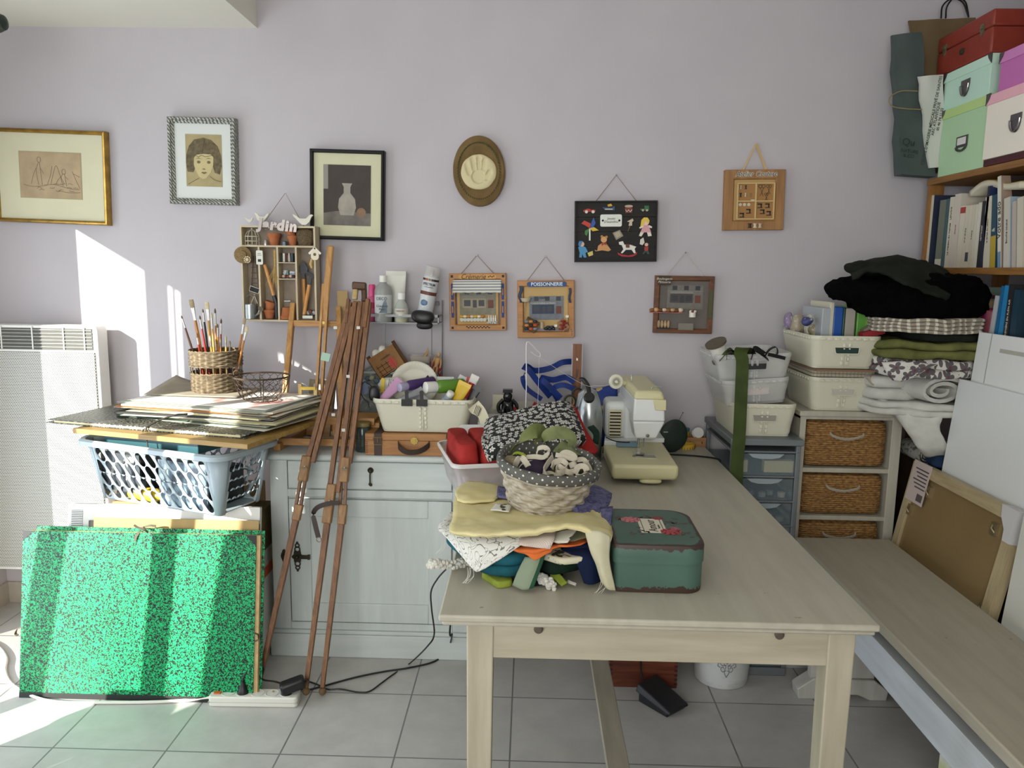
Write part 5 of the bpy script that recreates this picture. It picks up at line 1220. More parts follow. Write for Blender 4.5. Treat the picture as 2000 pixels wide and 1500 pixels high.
# artist's mannequin
t=thing('artist_mannequin','small jointed wooden artist mannequin leaning on the lower wire shelf','mannequin',on(845,2.905,RZ2),rot=(0,math.radians(14),0))
MW=wood('#b58a55','#cda873','z',3)
MB().ball((0,0,.098),.0075,7,(.85,.9,1.2)).build('head',MW,t)
MB().tube([(0,0,.050),(0,0,.058),(0,0,.068),(0,0,.084),(0,0,.088)],[.008,.007,.010,.0105,.004],12).build('torso',MW,t)
for sg in(-1,1):
 MB().tube([(sg*.011,0,.084),(sg*.016,-.002,.066),(sg*.016,-.006,.050)],[.0035,.0032,.0025],8).build('arm',MW,t);MB().tube([(sg*.005,0,.05),(sg*.007,-.002,.028),(sg*.007,0,.006),(sg*.008,-.006,.002)],[.0048,.004,.003,.0035],8).build('leg',MW,t)
 # ================================================================ table easel on the cabinet
BEECH=wood('#a5743c','#c4965a','z',1.3,.45);BEECHX=wood('#a5743c','#c4965a','x',1.3,.45)
BRASS=mat('#b39a55',.3,.9)
ZB=.757
def table_easel():
 t=thing('table_easel','orange wooden table easel standing on the white cabinet behind the folded tripod','easel',(0,0,0))
 y1=2.80
 def Q(u,v,y):return at(u,v,Y=y)
 f=at(538,876,Z=ZB+.012)
 MB().bar((f.x,2.63,ZB+.014),(f.x+.02,2.97,ZB+.014),.028,.026).build('base_foot',BEECH,t,bevel=.003);MB().bar((-.50,2.63,ZB+.014),(-.52,2.97,ZB+.014),.028,.026).build('base_foot',BEECH,t,bevel=.003)
 MB().b2((f.x,2.655,ZB+.016),(-.5,2.675,ZB+.04)).build('base_rail',BEECHX,t);MB().b2((f.x+.01,2.9,ZB+.016),(-.5,2.92,ZB+.04)).build('base_rail',BEECHX,t)
 MB().bar(Q(551,840,2.74),Q(573,593,2.93),.019,.024,(0,1,0)).build('side_upright',BEECH,t,bevel=.002)
 MB().bar(Q(668,840,2.74),Q(662,600,2.93),.019,.024,(0,1,0)).build('side_upright',BEECH,t,bevel=.002)
 for u,v in((551,842),(668,842)):q=Q(u,v,2.74);MB().bar((q.x,2.74,ZB+.027),q,.017,.02,(0,1,0)).build('lower_upright',BEECH,t)
 a,b_=Q(574,631,2.905),Q(662,633,2.905);MB().bar(a,b_,.022,.026,(0,1,0)).bar(a+V((0,-.012,.004)),b_+V((0,-.012,.004)),.003,.003).build('cross_rail',BEECHX,t,bevel=.002)
 MB().bar(Q(632,640,2.868),Q(646,480,2.915),.024,.014,(0,1,0),w2=.026).build('mast',BEECH,t,bevel=.006)
 for dx in(-1,1):MB().bar(Q(623+dx*5.2,775,2.80),Q(637+dx*5,555,2.90),.0085,.018,(0,1,0)).build('mast_rail',BEECH,t)
 q=Q(633,631,2.875);MB().at(q,(PI/2,0,0)).lathe([(.003,-.014),(.003,0),(.0105,.002),(.0115,.008),(.008,.012)],20).build('brass_knob',BRASS,t)
 q0,q1=Q(604,770,2.775),Q(631,808,2.775)
 ho=MB().prism([(q0.x,q1.z),(q1.x,q1.z),(q1.x,q0.z-.012),(q1.x-.008,q0.z),(q1.x-.012,q0.z+.015),(q0.x+.020,q0.z+.015),(q0.x+.016,q0.z),(q0.x,q0.z-.006)],2.775,2.79).build('canvas_holder',BEECH,t,bevel=.002)
 q=Q(620,781,2.775);MB().at(q,(PI/2,0,0)).lathe([(.003,-.003),(.003,.002),(.0095,.004),(.0095,.016),(.008,.018)],20).build('brass_knob',BRASS,ho)
 a=Q(533,815,2.70);z_=a.z
 MB().b2((a.x,2.69,z_-.012),(-.545,2.83,z_)).b2((a.x,2.685,z_-.020),(-.545,2.695,z_+.006)).build('tray',BEECHX,t,bevel=.002)
 MB().b2((-.70,2.70,ZB+.04),(-.53,2.82,z_-.013)).build('drawer_box',BEECHX,t,bevel=.002)
 MB().bar((-.68,2.81,ZB+.028),(-.64,2.95,z_+.1),.02,.012,(0,1,0)).build('back_stay',BEECH,t)
table_easel()
# small things around the table easel
t=thing('small_easel','little pale wooden easel with a yellow slat on the tray of the table easel','easel',(0,0,0))
q=at(586,812,Y=2.735);zt_=at(533,815,Y=2.70).z+.001
for u,h_ in((587,.115),(617,.10)):q=at(u,800,Y=2.742);MB().b2((q.x-.006,2.74,zt_),(q.x+.006,2.752,zt_+h_)).build('upright',wood('#cfae6a','#e2c788','z'),t)
a,b_=at(590,758,Y=2.742),at(615,758,Y=2.742);MB().b2((a.x-.004,2.733,a.z-.005),(b_.x+.004,2.7395,a.z+.006)).build('cross_slat',mat('#d9b94a',.5),t);MB().b2((a.x-.004,2.733,zt_),(b_.x+.004,2.7395,zt_+.012)).build('cross_slat',wood('#cfae6a','#e2c788','x'),t)
loc,w_,h_,roll=wall_frame((596,708),(651,711),(645,800),(592,800),Y=2.88)
t=thing('framed_picture','small grey brown frame with a pale picture leaning behind the table easel','picture',(loc.x,2.885,ZB+.05),rot=(math.radians(-8),math.radians(4),0))
w_,h_=.10,.165;
q=MB();q.at((0,0,h_/2));frame_bars(q,w_,h_,[(0,.012),(0,-.004),(.004,-.007),(.015,-.004),(.016,.012)]).build('frame',mat('#9a8c72',.6,var=.25,vs=40),t)
MB().b2((-w_/2+.01,0,.012),(w_/2-.01,.008,h_-.012)).build('picture',speck('#7e8f98','#d8dde0',16,.5,.15),t)
MB().b2((-.045,-.006,-.049),(.045,.012,-.001)).build('foot_block',BEECHX,t)
simple('card_strip','plain beige card strip standing behind the table easel against the wall','card',MB().b2((-.020,0,0),(.020,.004,.55)),mat('#b59a68',.7),V((at(669,600,Y=2.962).x,2.962,ZB+.0005)),0)
# painted palette leaning against the wall
pal=mat('#3c4642',.6);n_=NT(pal)
f_=n_.noise(n_.coord(),22,5,.65,1.5);n_.base(n_.ramp(f_,[(.3,lin('#1f2624')),(.45,lin('#4a5654')),(.55,lin('#5c5a48')),(.62,lin('#7b8a94')),(.72,lin('#3b4a3a'))]));n_.b.inputs['Roughness'].default_value=.5
t=thing('painters_palette','used oval paint palette crusted with dark blue green paint, leaning behind the white tub','palette',(-.575,2.845,ZB+.002),rot=(math.radians(-7),0,0))
P=[(.075*math.cos(k*PI/20)*(1+.1*math.sin(k*PI/20)),.14+.14*math.sin(k*PI/20))for k in range(40)]
MB().prism(P,0,.005).build('board',pal,t);MB().at((.03,-.0005,.065),(PI/2,0,0)).lathe([(.019,0),(.019,.0006)],20).build('thumb_hole',BLACK,t)
for k in range(6):MB().slab((-.045+.016*k,-.004,.215+.015*math.sin(k)),(.022,.012,.02),6,2.3,amp=.003,fs=90,seed=k).build('paint_dab',mat(('#6f8292','#2c3c4a','#8c8a6a','#46586a','#b9bcb4','#33443c')[k],.5),t)
simple('canvas_panel','pale blue painted panel leaning between the easels','panel',MB().b2((-.045,0,0),(.045,.004,.25)),speck('#a9bcc6','#3f6a6a',14,.6,.08),(-.665,2.855,ZB+.0005),0,rot=(math.radians(-6),math.radians(6),0))
# ================================================================ folded tripod easel leaning on the cabinet
DKW=wood('#5c3a1e','#875a34','z',1.2,.5);DKB=wood('#7f5a33','#a07848','z',1.2,.5)
F0=at(598,1352,Z=.012);KY=(2.572-.012-F0.y)/.76
def le(u,v,dy=0):
 """point on the leaning plane of the folded easel"""
 d=ray(u,v);t_=(F0.y+dy+KY*H)/(d.y-KY*d.z);p=d*t_;return V((p.x,p.y,p.z+H))
def tripod():
 t=thing('tripod_easel','dark wooden tripod easel folded up, leaning against the white cabinet','easel',(0,0,0))
 UP=(0,-1,.2)
 WN=mat('#7d7460',.35,.8)
 def nut(b,p):b.at(p,(PI/2,0,.3)).lathe([(.006,0),(.006,.003),(.003,.004),(.003,.009)],10);b.at();b.box(p+V((0,-.011,0)),(.020,.002,.007))
 for(tl,ml,tr,mr,blk,low0,foot,dy,blk2)in(((684,590),(601,900),(690,600),(611,903),((600,890),(591,940)),(585,985),(505,1345),-.006,((585,985),(578,1016))),((694,590),(643,962),(704,590),(660,962),((649,945),(638,1022)),(642,1000),(598,1350),-.012,None),((712,590),(668,905),(722,590),(683,905),((676,893),(671,942)),(671,985),(630,1350),-.004,((671,985),(667,1024)))):
  up=MB()
  for q0,q1 in((tl,ml),(tr,mr)):up.bar(le(*q0,dy),le(*q1,dy),.016,.018,UP)
  up.build('upper_rail',DKW,t,bevel=.0015)
  MB().bar(le(*blk[0],dy-.004),le(*blk[1],dy-.004),.031,.026,UP).build('clamp_block',DKB,t,bevel=.004)
  if blk2:
   m0,m1=le(*blk[1],dy),le(*blk2[1],dy)
   r=MB()
   for s in(-1,1):r.bar(m0+V((s*.008,0,0)),m1+V((s*.008,0,0)),.009,.014,UP)
   r.build('slide_rail',DKW,t);MB().bar(le(*blk2[0],dy-.003),le(*blk2[1],dy-.003),.027,.022,UP).build('clamp_block',DKB,t,bevel=.003)
  p,q=le(*low0,dy),le(*foot,dy)
  if foot[0]<550:q.z=.0;q=le(505,1347,dy)
  MB().bar(p,q+V((0,0,.014)),.021,.021,UP,w2=.014,t2=.014).build('lower_leg',DKW,t,bevel=.0015)
  MB().ball(q+V((0,0,.0)),.0125,8,(1,1,1.05)).build('foot',mat('#6d5636',.8,var=.2,vs=80),t)
  for s in(.45,.9):b=MB();nut(b,le(*blk[0],dy-.016)*(1-s)+le(*blk[1],dy-.016)*s);b.build('wing_nut',WN,t);break
 MB().bar(le(697,588,-.004),le(688,670,-.004),.022,.012,UP).bar(le(715,590),le(706,650),.012,.012,UP).build('centre_board',DKB,t)
 for q0,q1,w_ in(((681,584),(676,632),.012),((719,584),(712,640),.014)):MB().bar(le(*q0,-.008),le(*q1,-.008),w_,.02,UP).build('hinge_plate',DKW,t,bevel=.002)
 MB().bar(le(688,558,-.01),le(716,560,-.004),.026,.030,UP).bar(le(711,555),le(712,590),.018,.02,UP).build('head_block',wood('#3f2512','#5c3a1e','x',1.2,.35),t,bevel=.005)
 MB().bar(le(695,565,-.012),le(693,585,-.012),.017,.017,UP).build('cork',mat('#b39a68',.9,var=.2,vs=80),t,bevel=.004)
 b=MB()
 for u,v in((655,640),(651,810),(700,640),(680,735),(671,840)):b.box(le(u,v,-.024),(.012,.002,.010))
 b.build('paint_splash',mat('#c9c9c0',.5),t)['kind']='stuff'
 MB().bar(le(638,690,-.015),le(634,705,-.015),.03,.003,UP).build('tape',mat('#9fc0ac',.5),t)
 lt=mat('#2f221b',.6)
 MB().ribbon(smoothpath([le(662,982,-.04),le(645,983,-.045),le(622,990,-.05),le(612,1003,-.055),le(615,1022,-.055),le(622,1050,-.05)]),.016,.002,(0,.2,1)).build('leather_strap',lt,t)
 MB().tube(arc(le(623,1054,-.05),.008,0,2*PI,12),.0013,6).build('strap_buckle',WN,t)
tripod()
# ================================================================ paint case, tub of paints, jar
PINEB=wood('#8d5e30','#b07d46','x',1,.45)
t=thing('paint_case','orange wooden paint case with leather straps under the cream tub','case',(-.39,2.60,ZB+.0005))
w_,d_=.342,.24
o=MB().b2((-w_/2,0,0),(w_/2,d_,.052)).build('case_body',PINEB,t,bevel=.0015);l_=MB().b2((-w_/2,0,.0525),(w_/2,d_,.076)).build('case_lid',PINEB,t,bevel=.0015)
lt=mat('#3a2a22',.6)
for x in(-w_/2+.045,w_/2-.048):
 MB().ribbon([(x,d_*.5,.0775),(x,.0,.0775),(x,-.0025,.075),(x,-.0025,.01),(x,-.0025,-.0)],.026,.0025,(1,0,0)).build('leather_strap',lt,t)
 MB().tube([(x-.015,-.0055,.038),(x+.015,-.0055,.038),(x+.015,-.0055,.062),(x-.015,-.0055,.062)],.0014,6,closed=True).tube([(x,-.006,.046),(x,-.006,.064)],.0012,6).build('buckle',BRASS,t)
MB().ribbon(smoothpath([(-.055,-.003,.046),(-.05,-.016,.032),(-.025,-.022,.018),(.01,-.022,.018),(.035,-.018,.028),(.05,-.012,.04),(.052,-.003,.046)]),.020,.003,(0,-.4,1)).build('handle',lt,t)
MB().at((0,-.001,.053),(PI/2,0,0)).prism([(.0125*math.cos(k*PI/8)*(1+.1*math.cos(k*PI)),.013*math.sin(k*PI/8)*(1+.1*math.cos(k*PI)))for k in range(16)],0,.003,'xy').box((0,.002,.004),(.010,.012,.004)).build('brass_clasp',BRASS,t)
b=MB()
for k in range(7):b.b2((-w_/2-.0004,-.0004,.006+.0065*k),(-w_/2+.010,.0,.009+.0065*k))
b.build('finger_joints',mat('#6b3c18',.5),t)
CRM=mat('#cfcdb8',.45)
def cream_tub(name,label,loc,w,d,h,rz=0,hole=False,m=CRM,tk=.78,tag_=None,group=None,rot=None):
 """cream plastic storage tub with embossed laces; local y=0 is the middle, base at z=0"""
 t=thing(name,label,'tub',loc,rz,group=group,rot=rot);P=[];n=6
 def ring(k,z_,r=.03,dx=0):return[(x,y,z_)for x,y in rrect(w*k+dx,d*k+dx,r,n)]
 hh=h-.018
 if hole:
  P=[ring(tk,.0,.02),ring(tk+(1-tk)*.15,.008)]+[ring(tk+(1-tk)*(.15+.8*s),.008+(hh-.008)*s)for s in(0,.2,.4,.6,.62,.8,.82,1)]
 else:P=[ring(tk,0,.02),ring(tk+(1-tk)*.15,.008),ring(.97,hh)]
 P+=[ring(.985,hh+.001),ring(1,hh+.006),ring(1,h-.002),ring(.995,h),ring(.975,h),ring(.97,h-.004),ring(.96,hh),ring(tk+.02,.010,.02)]
 b=MB()
 if hole:
 # leave a grip opening in the front wall: drop the faces of the middle of the front side
  b.grid(P,cv=True);m_=len(P[0]);keep=[]
  for f,uv,mi in zip(b.f,b.uv,b.mi):keep.append((f,uv,mi))
  b.f,b.uv,b.mi=[q[0]for q in keep],[q[1]for q in keep],[q[2]for q in keep]
 else:b.grid(P,cv=True)
 b.face([len(b.v)-len(P[0])+j for j in range(len(P[0]))]);b.face(list(range(len(P[0])))[::-1])
 kf=lambda s:(tk+(1-tk)*(.15+.8*s))*d/2
 lc=b
 for side in(-1,1):
  for k in range(5):
   s=.12+.18*k;y=-kf(s)-.0008;lc.slab((side*.009,y,.008+(hh-.008)*s),(.010,.005,.014),4,3,0)
 lc.slab((0,-kf(.45)-.0006,h*.45),(.003,.005,h*.8),4,6)
 nb=int(w/.028)
 for k in range(nb):lc.slab((-w/2+.035+(w-.07)*k/(nb-1),-d/2-.0005,h-.010),(.017,.004,.009),4,3)
 nd=int(d/.03)
 for sg in(-1,1):
  for k in range(nd):lc.slab((sg*(w/2+.0005),-d/2+.04+(d-.08)*k/max(1,nd-1),h-.010),(.004,.017,.009),4,3)
 lc.build('tub_body',m,t,ang=50)
 if hole:
  zc=.008+(hh-.008)*.70;yy=-kf(.70)-.0015
  tl=math.atan((1-tk)*.4*d/hh)
  MB().at((0,yy,zc),(-tl,0,0)).prism([(a_,c__)for a_,c__ in[(-.038,-.013),(-.033,-.016),(.033,-.016),(.038,-.013),(.041,.016),(-.041,.016)]],-.0006,.002).build('grip_hole',hole,t)
  q=[(-.038,-.013),(-.033,-.016),(.033,-.016),(.038,-.013),(.041,.016),(-.041,.016)]
  MB().at((0,yy-.001,zc),(-tl,0,0)).tube([(a_,0,c__)for a_,c__ in q],.0018,6,closed=True).build('grip_rim',m,t)
 return t
cream_tub('paint_tub','cream plastic tub full of paint tubes on the wooden paint case',(-.362,2.715,ZB+.0795),.350,.225,.117,tk=.81)
TZ=ZB+.0795+.012
def inT(u,v,y):return at(u,v,Y=y)
def lying(name,label,cat,tip,base,r,m,capm,cap=.03,group='paint tubes and bottles in the cream tub',r2=None,flat=1,lab=None,txt=None):
 """a bottle or tube lying from base to tip; the cap is at the tip"""
 tip,base=V(tip),V(base);d=(tip-base);L=d.length;d.normalize();t=thing(name,label,cat,base,group=group);t.rotation_mode='QUATERNION';yy=V((0,-1,.3));yy=(yy-d*yy.dot(d)).normalized();t.rotation_quaternion=Matrix((yy.cross(d),yy,d)).transposed().to_quaternion();hl=L-cap
 if r2 is None:MB().lathe([(r*.93,0),(r,.003),(r,hl*.86),(r*.8,hl*.96),(r*.5,hl)],24).build('bottle_body',m,t,ang=50)
 else:
  P=[]
  for k in range(9):
   s=k/8;P.append([((r2*(1-s)+r*s)*math.cos(q*PI/12),(.002*(1-s)+r*.8*s)*math.sin(q*PI/12),hl*s)for q in range(24)])
  b=MB().grid(P,cv=True);b.face([len(b.v)-24+j for j in range(24)]);b.b2((-r2,-.0016,-.014),(r2,.0016,.001));b.build('tube_body',m,t,ang=50)
 MB().lathe([(r*.78,hl*.97),(r*.84,hl),(r*.84,L-.002),(r*.7,L)],24).build('cap',capm,t,ang=50)
 if lab:MB().lathe([(r*1.01,hl*.15),(r*1.01,hl*.7)],24,cap0=False,cap1=False).build('label',lab,t)
 if txt:text('lettering',txt[0],txt[1],mat('#2a2a2c',.6),t,(0,txt[2],hl*.45),rot=(PI/2,0,0))
 return t
WC=mat('#e4e4dc',.35)
lying('paint_bottle','fat green paint bottle with a big white cap in the cream tub','bottle',inT(830,757,2.63),inT(905,752,2.72),.0235,mat('#5d8a2c',.35),WC,.04)
lying('paint_bottle','purple paint bottle with a clear cap in the cream tub','bottle',inT(779,757,2.64),inT(846,745,2.75),.019,mat('#432a62',.35),mat('#b9b3cf',.2,alpha=.75),.03)
lying('paint_tube','pale pink paint tube pointing down to the left in the cream tub','tube',inT(738,790,2.655),inT(778,748,2.70),.014,mat('#cf9fc4',.4),mat('#c79abd',.4),.02,r2=.02)
lying('paint_bottle','small grey blue paint bottle with white cap at the front right of the tub','bottle',inT(882,766,2.64),inT(862,796,2.665),.0155,mat('#8d9aa6',.35),WC,.016,lab=mat('#b9c4cc',.5))
lying('paint_tube','yellow paint tube with black print standing at the right of the cream tub','tube',inT(884,800,2.655),inT(906,754,2.67),.014,mat('#d9b526',.4),BLACK,.012,r2=.024,txt=('Jaune',.012,-.012))
lying('paint_tube','white tube with a red band standing at the right rim of the cream tub','tube',inT(898,800,2.70),inT(926,740,2.72),.011,mat('#d5d3cc',.4),WC,.012,r2=.015,lab=mat('#b5282c',.5))
lying('paint_tube','white and red tube leaning behind the yellow tube in the cream tub','tube',inT(908,800,2.73),inT(920,745,2.76),.011,mat('#c2352f',.4),WC,.012,r2=.018)
lying('paint_tube','black and white tube at the far right of the cream tub','tube',inT(905,808,2.69),inT(930,762,2.70),.010,mat('#2a2a2b',.4),WC,.012,r2=.016)
lying('paint_tube','silver foil paint tube lying at the front of the cream tub below the purple bottle','tube',inT(778,785,2.64),inT(818,762,2.68),.011,mat('#a9aeb0',.3,.5),WC,.012,r2=.016)
lying('paint_tube','crumpled grey tube between the green bottle and the binder clips in the cream tub','tube',inT(848,790,2.65),inT(812,772,2.69),.011,mat('#b3b5b2',.35,.3),mat('#3a3a3a',.4),.012,r2=.017)
lying('paint_tube','white tube sticking up behind the green bottle in the cream tub','tube',inT(880,778,2.74),inT(902,741,2.78),.012,mat('#d8d8d2',.4),WC,.014,r2=.015)
t=thing('plastic_bag','clear bag with yellow strip and barcode label at the left of the tub','bag',inT(766,752,2.72))
MB().slab((0,0,0),(.085,.022,.06),9,3,amp=.008,fs=22,seed=3).build('bag_film',mat('#d6d4c4',.25,alpha=.6),t);MB().at((-.032,-.004,0),(0,.1,0)).b2((-.006,-.008,-.026),(.006,.004,.026)).build('yellow_strip',mat('#d9b92a',.4),t);MB().at((.012,-.016,.004),(0,.15,0)).b2((-.022,0,-.014),(.022,.0006,.016)).build('barcode_label',stripes('#dededa','#222222',.13,.4,0),t)
t=thing('craft_visor','black goggles with a dark strap hanging over the left end of the cream tub','goggles',inT(729,762,2.645))
MB().slab((.004,0,-.012),(.036,.03,.055),8,3,rz=.2,amp=.003,fs=30).build('frame',mat('#161618',.4),t);MB().tube(smoothpath([(.0,-.01,.012),(-.022,-.012,.03),(-.036,-.012,.022),(-.042,-.01,-.004),(-.03,-.012,-.03),(-.016,-.014,-.04),(-.012,-.014,-.06)]),.0022,6).build('strap',mat('#1c1c1e',.6),t);MB().prism([(-.026+.012*math.cos(k*PI/8),.006+.020*math.sin(k*PI/8))for k in range(16)],-.014,-.012).build('lens',mat('#4f5a70',.15),t)
t=thing('paper_plate','white paper plate with a fluted rim standing in the cream tub','plate',(at(810,758,Y=2.775).x,2.775,TZ+.052),rot=(math.radians(72),0,0))
P=[]
for k,(r,z_)in enumerate(((.0,0),(.055,0),(.062,.003),(.068,.009),(.078,.011),(.086,.012))):P.append([(r*math.cos(q*PI/60),r*math.sin(q*PI/60),z_+(.0011*math.sin(q*PI/60*40)if k>=3 else 0))for q in range(120)])
MB().grid(P,cv=True).build('plate',speck('#d8d5c4','#b5a050',9,.66,.06,.6),t,solid=.0008,ang=80)
t.location.z=at(810,752,Y=2.775).z
simple('black_card','small black triangular card corner sticking up in front of the paper plate','card',MB().prism([(-.022,0),(.020,0),(.003,.026)],0,.002),BLACK,inT(834,745,2.735)-V((0,0,.003)))
simple('foil_pouch','silver hanging pouch lying behind the green bottle in the cream tub','pouch',MB().b2((-.045,0,-.012),(.045,.003,.012)),mat('#aab0ac',.25,.4),inT(862,742,2.77),rot=(-.3,0,0))
def clip(u,label):
 p=at(u,797,Y=2.60);t=thing('binder_clip',label,'clip',V((p.x,2.600,ZB+.0795+.105)),group='black clips on the rim of the cream tub')
 MB().prism([(0,-.010),(-.004,-.010),(-.004,.012),(.006,.012),(.006,.009),(0,.009)],-.019,.019,'yz').build('clamp',mat('#1b1a19',.35,.3),t)
 MB().b2((-.006,-.005,.010),(.006,-.003,.036)).at((0,-.0035,.038),(PI/2,0,0)).lathe([(.0075,-.001),(.0075,.002)],14).build('lever',mat('#262423',.35,.4),t)
clip(795,'left of two black binder clips on the rim of the cream tub');clip(824,'right of two black binder clips on the rim of the cream tub')
# folded paper tag at the right of the tub, jar at the left of the case
t=thing('paper_tag','curved cream paper label with black print hanging off the right end of the cream tub','tag',(0,0,0))
pts=[at(u,v,Y=y)for u,v,y in((915,793,2.63),(928,795,2.60),(940,806,2.58),(946,820,2.575),(949,834,2.575))]
MB().ribbon(smoothpath(pts),.05,.0008,(.75,-.65,.0)).build('paper',mat('#cdc6a8',.7),t)
p=at(930,801,Y=2.588);
MB().ribbon([at(928,799,Y=2.59),at(936,806,Y=2.578)],.034,.0006,(.75,-.65,0)).build('printed_lines',stripes('#cdc6a8','#2f2d28',.006,.5,1),t)
t=bottle('glass_jar','dark glass jar with an olive lid between the tripod easel and the paint case','jar',V((at(714,880,Y=2.64).x-.012,2.655,ZB+.0005)),[(.024,0),(.026,.003),(.026,.082),(.022,.09)],mat('#3a4844',.15,alpha=.85),extra=[('lid',[(.026,.09),(.027,.092),(.027,.102),(.025,.104)],mat('#7b6d3c',.5))])
# ================================================================ on the work table
ZT=.7402
def patch(ctrl,nu=6,nv=6,scale=1):
 """smooth sheet through a coarse grid of points"""
 rows=[smoothpath(r,nv)for r in ctrl];cols=[smoothpath([r[j]for r in rows],nu)for j in range(len(rows[0]))]
 return[[cols[j][i]for j in range(len(cols))]for i in range(len(cols[0]))]
def metres(P):
 """uv in metres measured along the middle lines of the sheet"""
 mi,mj=len(P)//2,len(P[0])//2;U=[0];W=[0]
 for a,b in zip(P[mi],P[mi][1:]):U.append(U[-1]+(b-a).length)
 for a,b in zip([r[mj]for r in P],[r[mj]for r in P][1:]):W.append(W[-1]+(b-a).length)
 return lambda i,j:(U[min(j,len(U)-1)],W[min(i,len(W)-1)])
def sheet_cloth(name,label,cat,ctrl,m,th=.004,group=None,amp=.0015,seed=0,nu=6,nv=6):
 P=patch([[V(q)for q in r]for r in ctrl],nu,nv)
 P=[[p+V((0,0,amp*noise.noise((p+V((seed,0,0)))*40)))+V((0,amp*noise.noise((p+V((0,seed,3)))*45),0))for p in r]for r in P]
 o=MB().grid(P,uvs=metres(P)).build(name,m,None,ang=80,solid=th);return tag(o,label,cat,group)
def px(rows):return[[at(u,v,Y=y)for u,v,y in r]for r in rows]
def puff(b,poly,z0,z1,bulge=.012,r=.02,layers=1,amp=.002,seed=0,n=5):
 """folded cloth: rounded plan outline, bulging edge, one bulge per layer"""
 Q=[];N=len(poly)
 for i in range(N):
  p,a,c=V((*poly[i],0)),V((*poly[i-1],0)),V((*poly[(i+1)%N],0));d0=(a-p).normalized();d1=(c-p).normalized()
  s=p+d0*r;e=p+d1*r
  for k in range(n+1):
   t_=k/n;Q.append((1-t_)**2*s+2*t_*(1-t_)*p+t_*t_*e)
   # subdivide the long straights
 R_=[]
 for i,q in enumerate(Q):
  nx=Q[(i+1)%len(Q)];L=(nx-q).length;k=max(1,int(L/.02))
  for j in range(k):R_.append(q.lerp(nx,j/k))
 c=sum(R_,V())/len(R_);rings=[[c+(q-c)*.02+V((0,0,z0))for q in R_],[c+(q-c)*.9+V((0,0,z0))for q in R_]]
 for l in range(layers):
  a0=z0+(z1-z0)*l/layers;a1=z0+(z1-z0)*(l+1)/layers
  for k in range(7):
   s=k/6;bu=math.sin(PI*s)**.6*bulge;z_=a0+(a1-a0)*(.5-.5*math.cos(PI*s))
   rings.append([q+(q-c).normalized()*(bu-bulge*.4)+V((0,0,z_))for q in R_])
 rings+=[[c+(q-c)*.9+V((0,0,z1))for q in R_],[c+(q-c)*.5+V((0,0,z1+.002))for q in R_],[c+(q-c)*.02+V((0,0,z1+.002))for q in R_]]
 rings=[[p+V((noise.noise(p*22+V((seed,0,0))),noise.noise(p*22+V((0,seed,5))),.7*noise.noise(p*16+V((0,9,seed)))))*amp for p in r]for r in rings]
 for r in rings:
  for p in r:p.z=max(p.z,z0)
 L=[0]
 for a,q in zip(R_,R_[1:]+R_[:1]):L.append(L[-1]+(q-a).length)
 return b.grid(rings,cv=True,uvs=lambda i,j:(L[j],(z1-z0)*1.5*i/len(rings))if 1<i<len(rings)-3 else(L[j],.1*i))
def folded(name,label,cat,poly,z0,z1,m,group=None,loc=None,**kw):
 cx=sum(p[0]for p in poly)/len(poly);cy=sum(p[1]for p in poly)/len(poly);b=MB();puff(b,[(x-cx,y-cy)for x,y in poly],0,z1-z0,**kw)
 o=b.build(name,m,None,ang=70);o.location=(cx,cy,z0);return tag(o,label,cat,group)
 # --- clear bin with folded red cloth, floral cloth on top
CLR=mat('#cbc6c2',.25,alpha=.42)
BR_=math.radians(15);bc=V((-.043,2.329,ZT))
def clear_bin():
 t=thing('clear_bin','clear plastic bin with white rim holding red cloth, behind the round basket','bin',bc,BR_)
 w,d,h=.42,.315,.108
 ring=lambda k,z_,e=0:[(x,y,z_)for x,y in rrect(w*k+e,d*k+e,.03,5)]
 b=MB().grid([ring(.86,.001),ring(.9,.006),ring(1,h)],cv=True);b.face(list(range(24))[::-1])if False else None
 b.build('bin_wall',CLR,t,solid=.002)
 MB().grid([ring(.86,.0005),ring(.4,.0005),ring(.01,.0005)],cv=True).build('bin_floor',CLR,t)
 MB().grid([ring(1,h-.008,.001),ring(1,h-.008,.012),ring(1,h+.001,.014),ring(1,h+.004,.008),ring(1,h+.002,.0)],cv=True).build('rim',mat('#dcdad6',.35,alpha=.9),t)
clear_bin()
def inB(x,y,z):return bc+Matrix.Rotation(BR_,3,'Z')@V((x,y,z))
RED=cloth('#a8322f','#8e2622');RED2=cloth('#b53a35','#9c2c28')
def infold(name,label,x0,x1,y0,y1,z0,z1,m,cat='fabric',**kw):
 poly=[inB(x,y,0)[:2]for x,y in((x0,y0),(x1,y0),(x1,y1),(x0,y1))];return folded(name,label,cat,poly,ZT+z0,ZT+z1,m,**kw)
infold('folded_fabric','red folded cloth at the far left of the clear bin',-.19,-.135,-.12,.12,.075,.160,RED,bulge=.014,r=.022,amp=.006)
infold('folded_fabric','red folded cloth second from the left in the clear bin',-.122,-.06,-.125,.12,.07,.158,RED2,bulge=.012,r=.022,amp=.006,seed=4)
infold('scrap_fabric','mauve and pink scraps showing through the front wall of the clear bin',-.17,.0,-.115,.1,.004,.066,speck('#c9a3a6','#6e3f48',40,.52,.06,.85),bulge=.008,r=.02,layers=2)
infold('scrap_fabric','dark scraps at the right inside the clear bin',.01,.18,-.115,.1,.004,.09,cloth('#4b3b3a','#2c2424'),bulge=.008,r=.02,layers=3)
FLO=flowers('#191d1c','#d2d2ca','#191d1c',58,.46,.7)
TL,TR,BRr,BL=at(956,824,Y=2.40),at(1106,789,Y=2.46),at(1136,860,Y=2.24),at(952,893,Y=2.13)
for q in(TL,TR,BRr,BL):pass
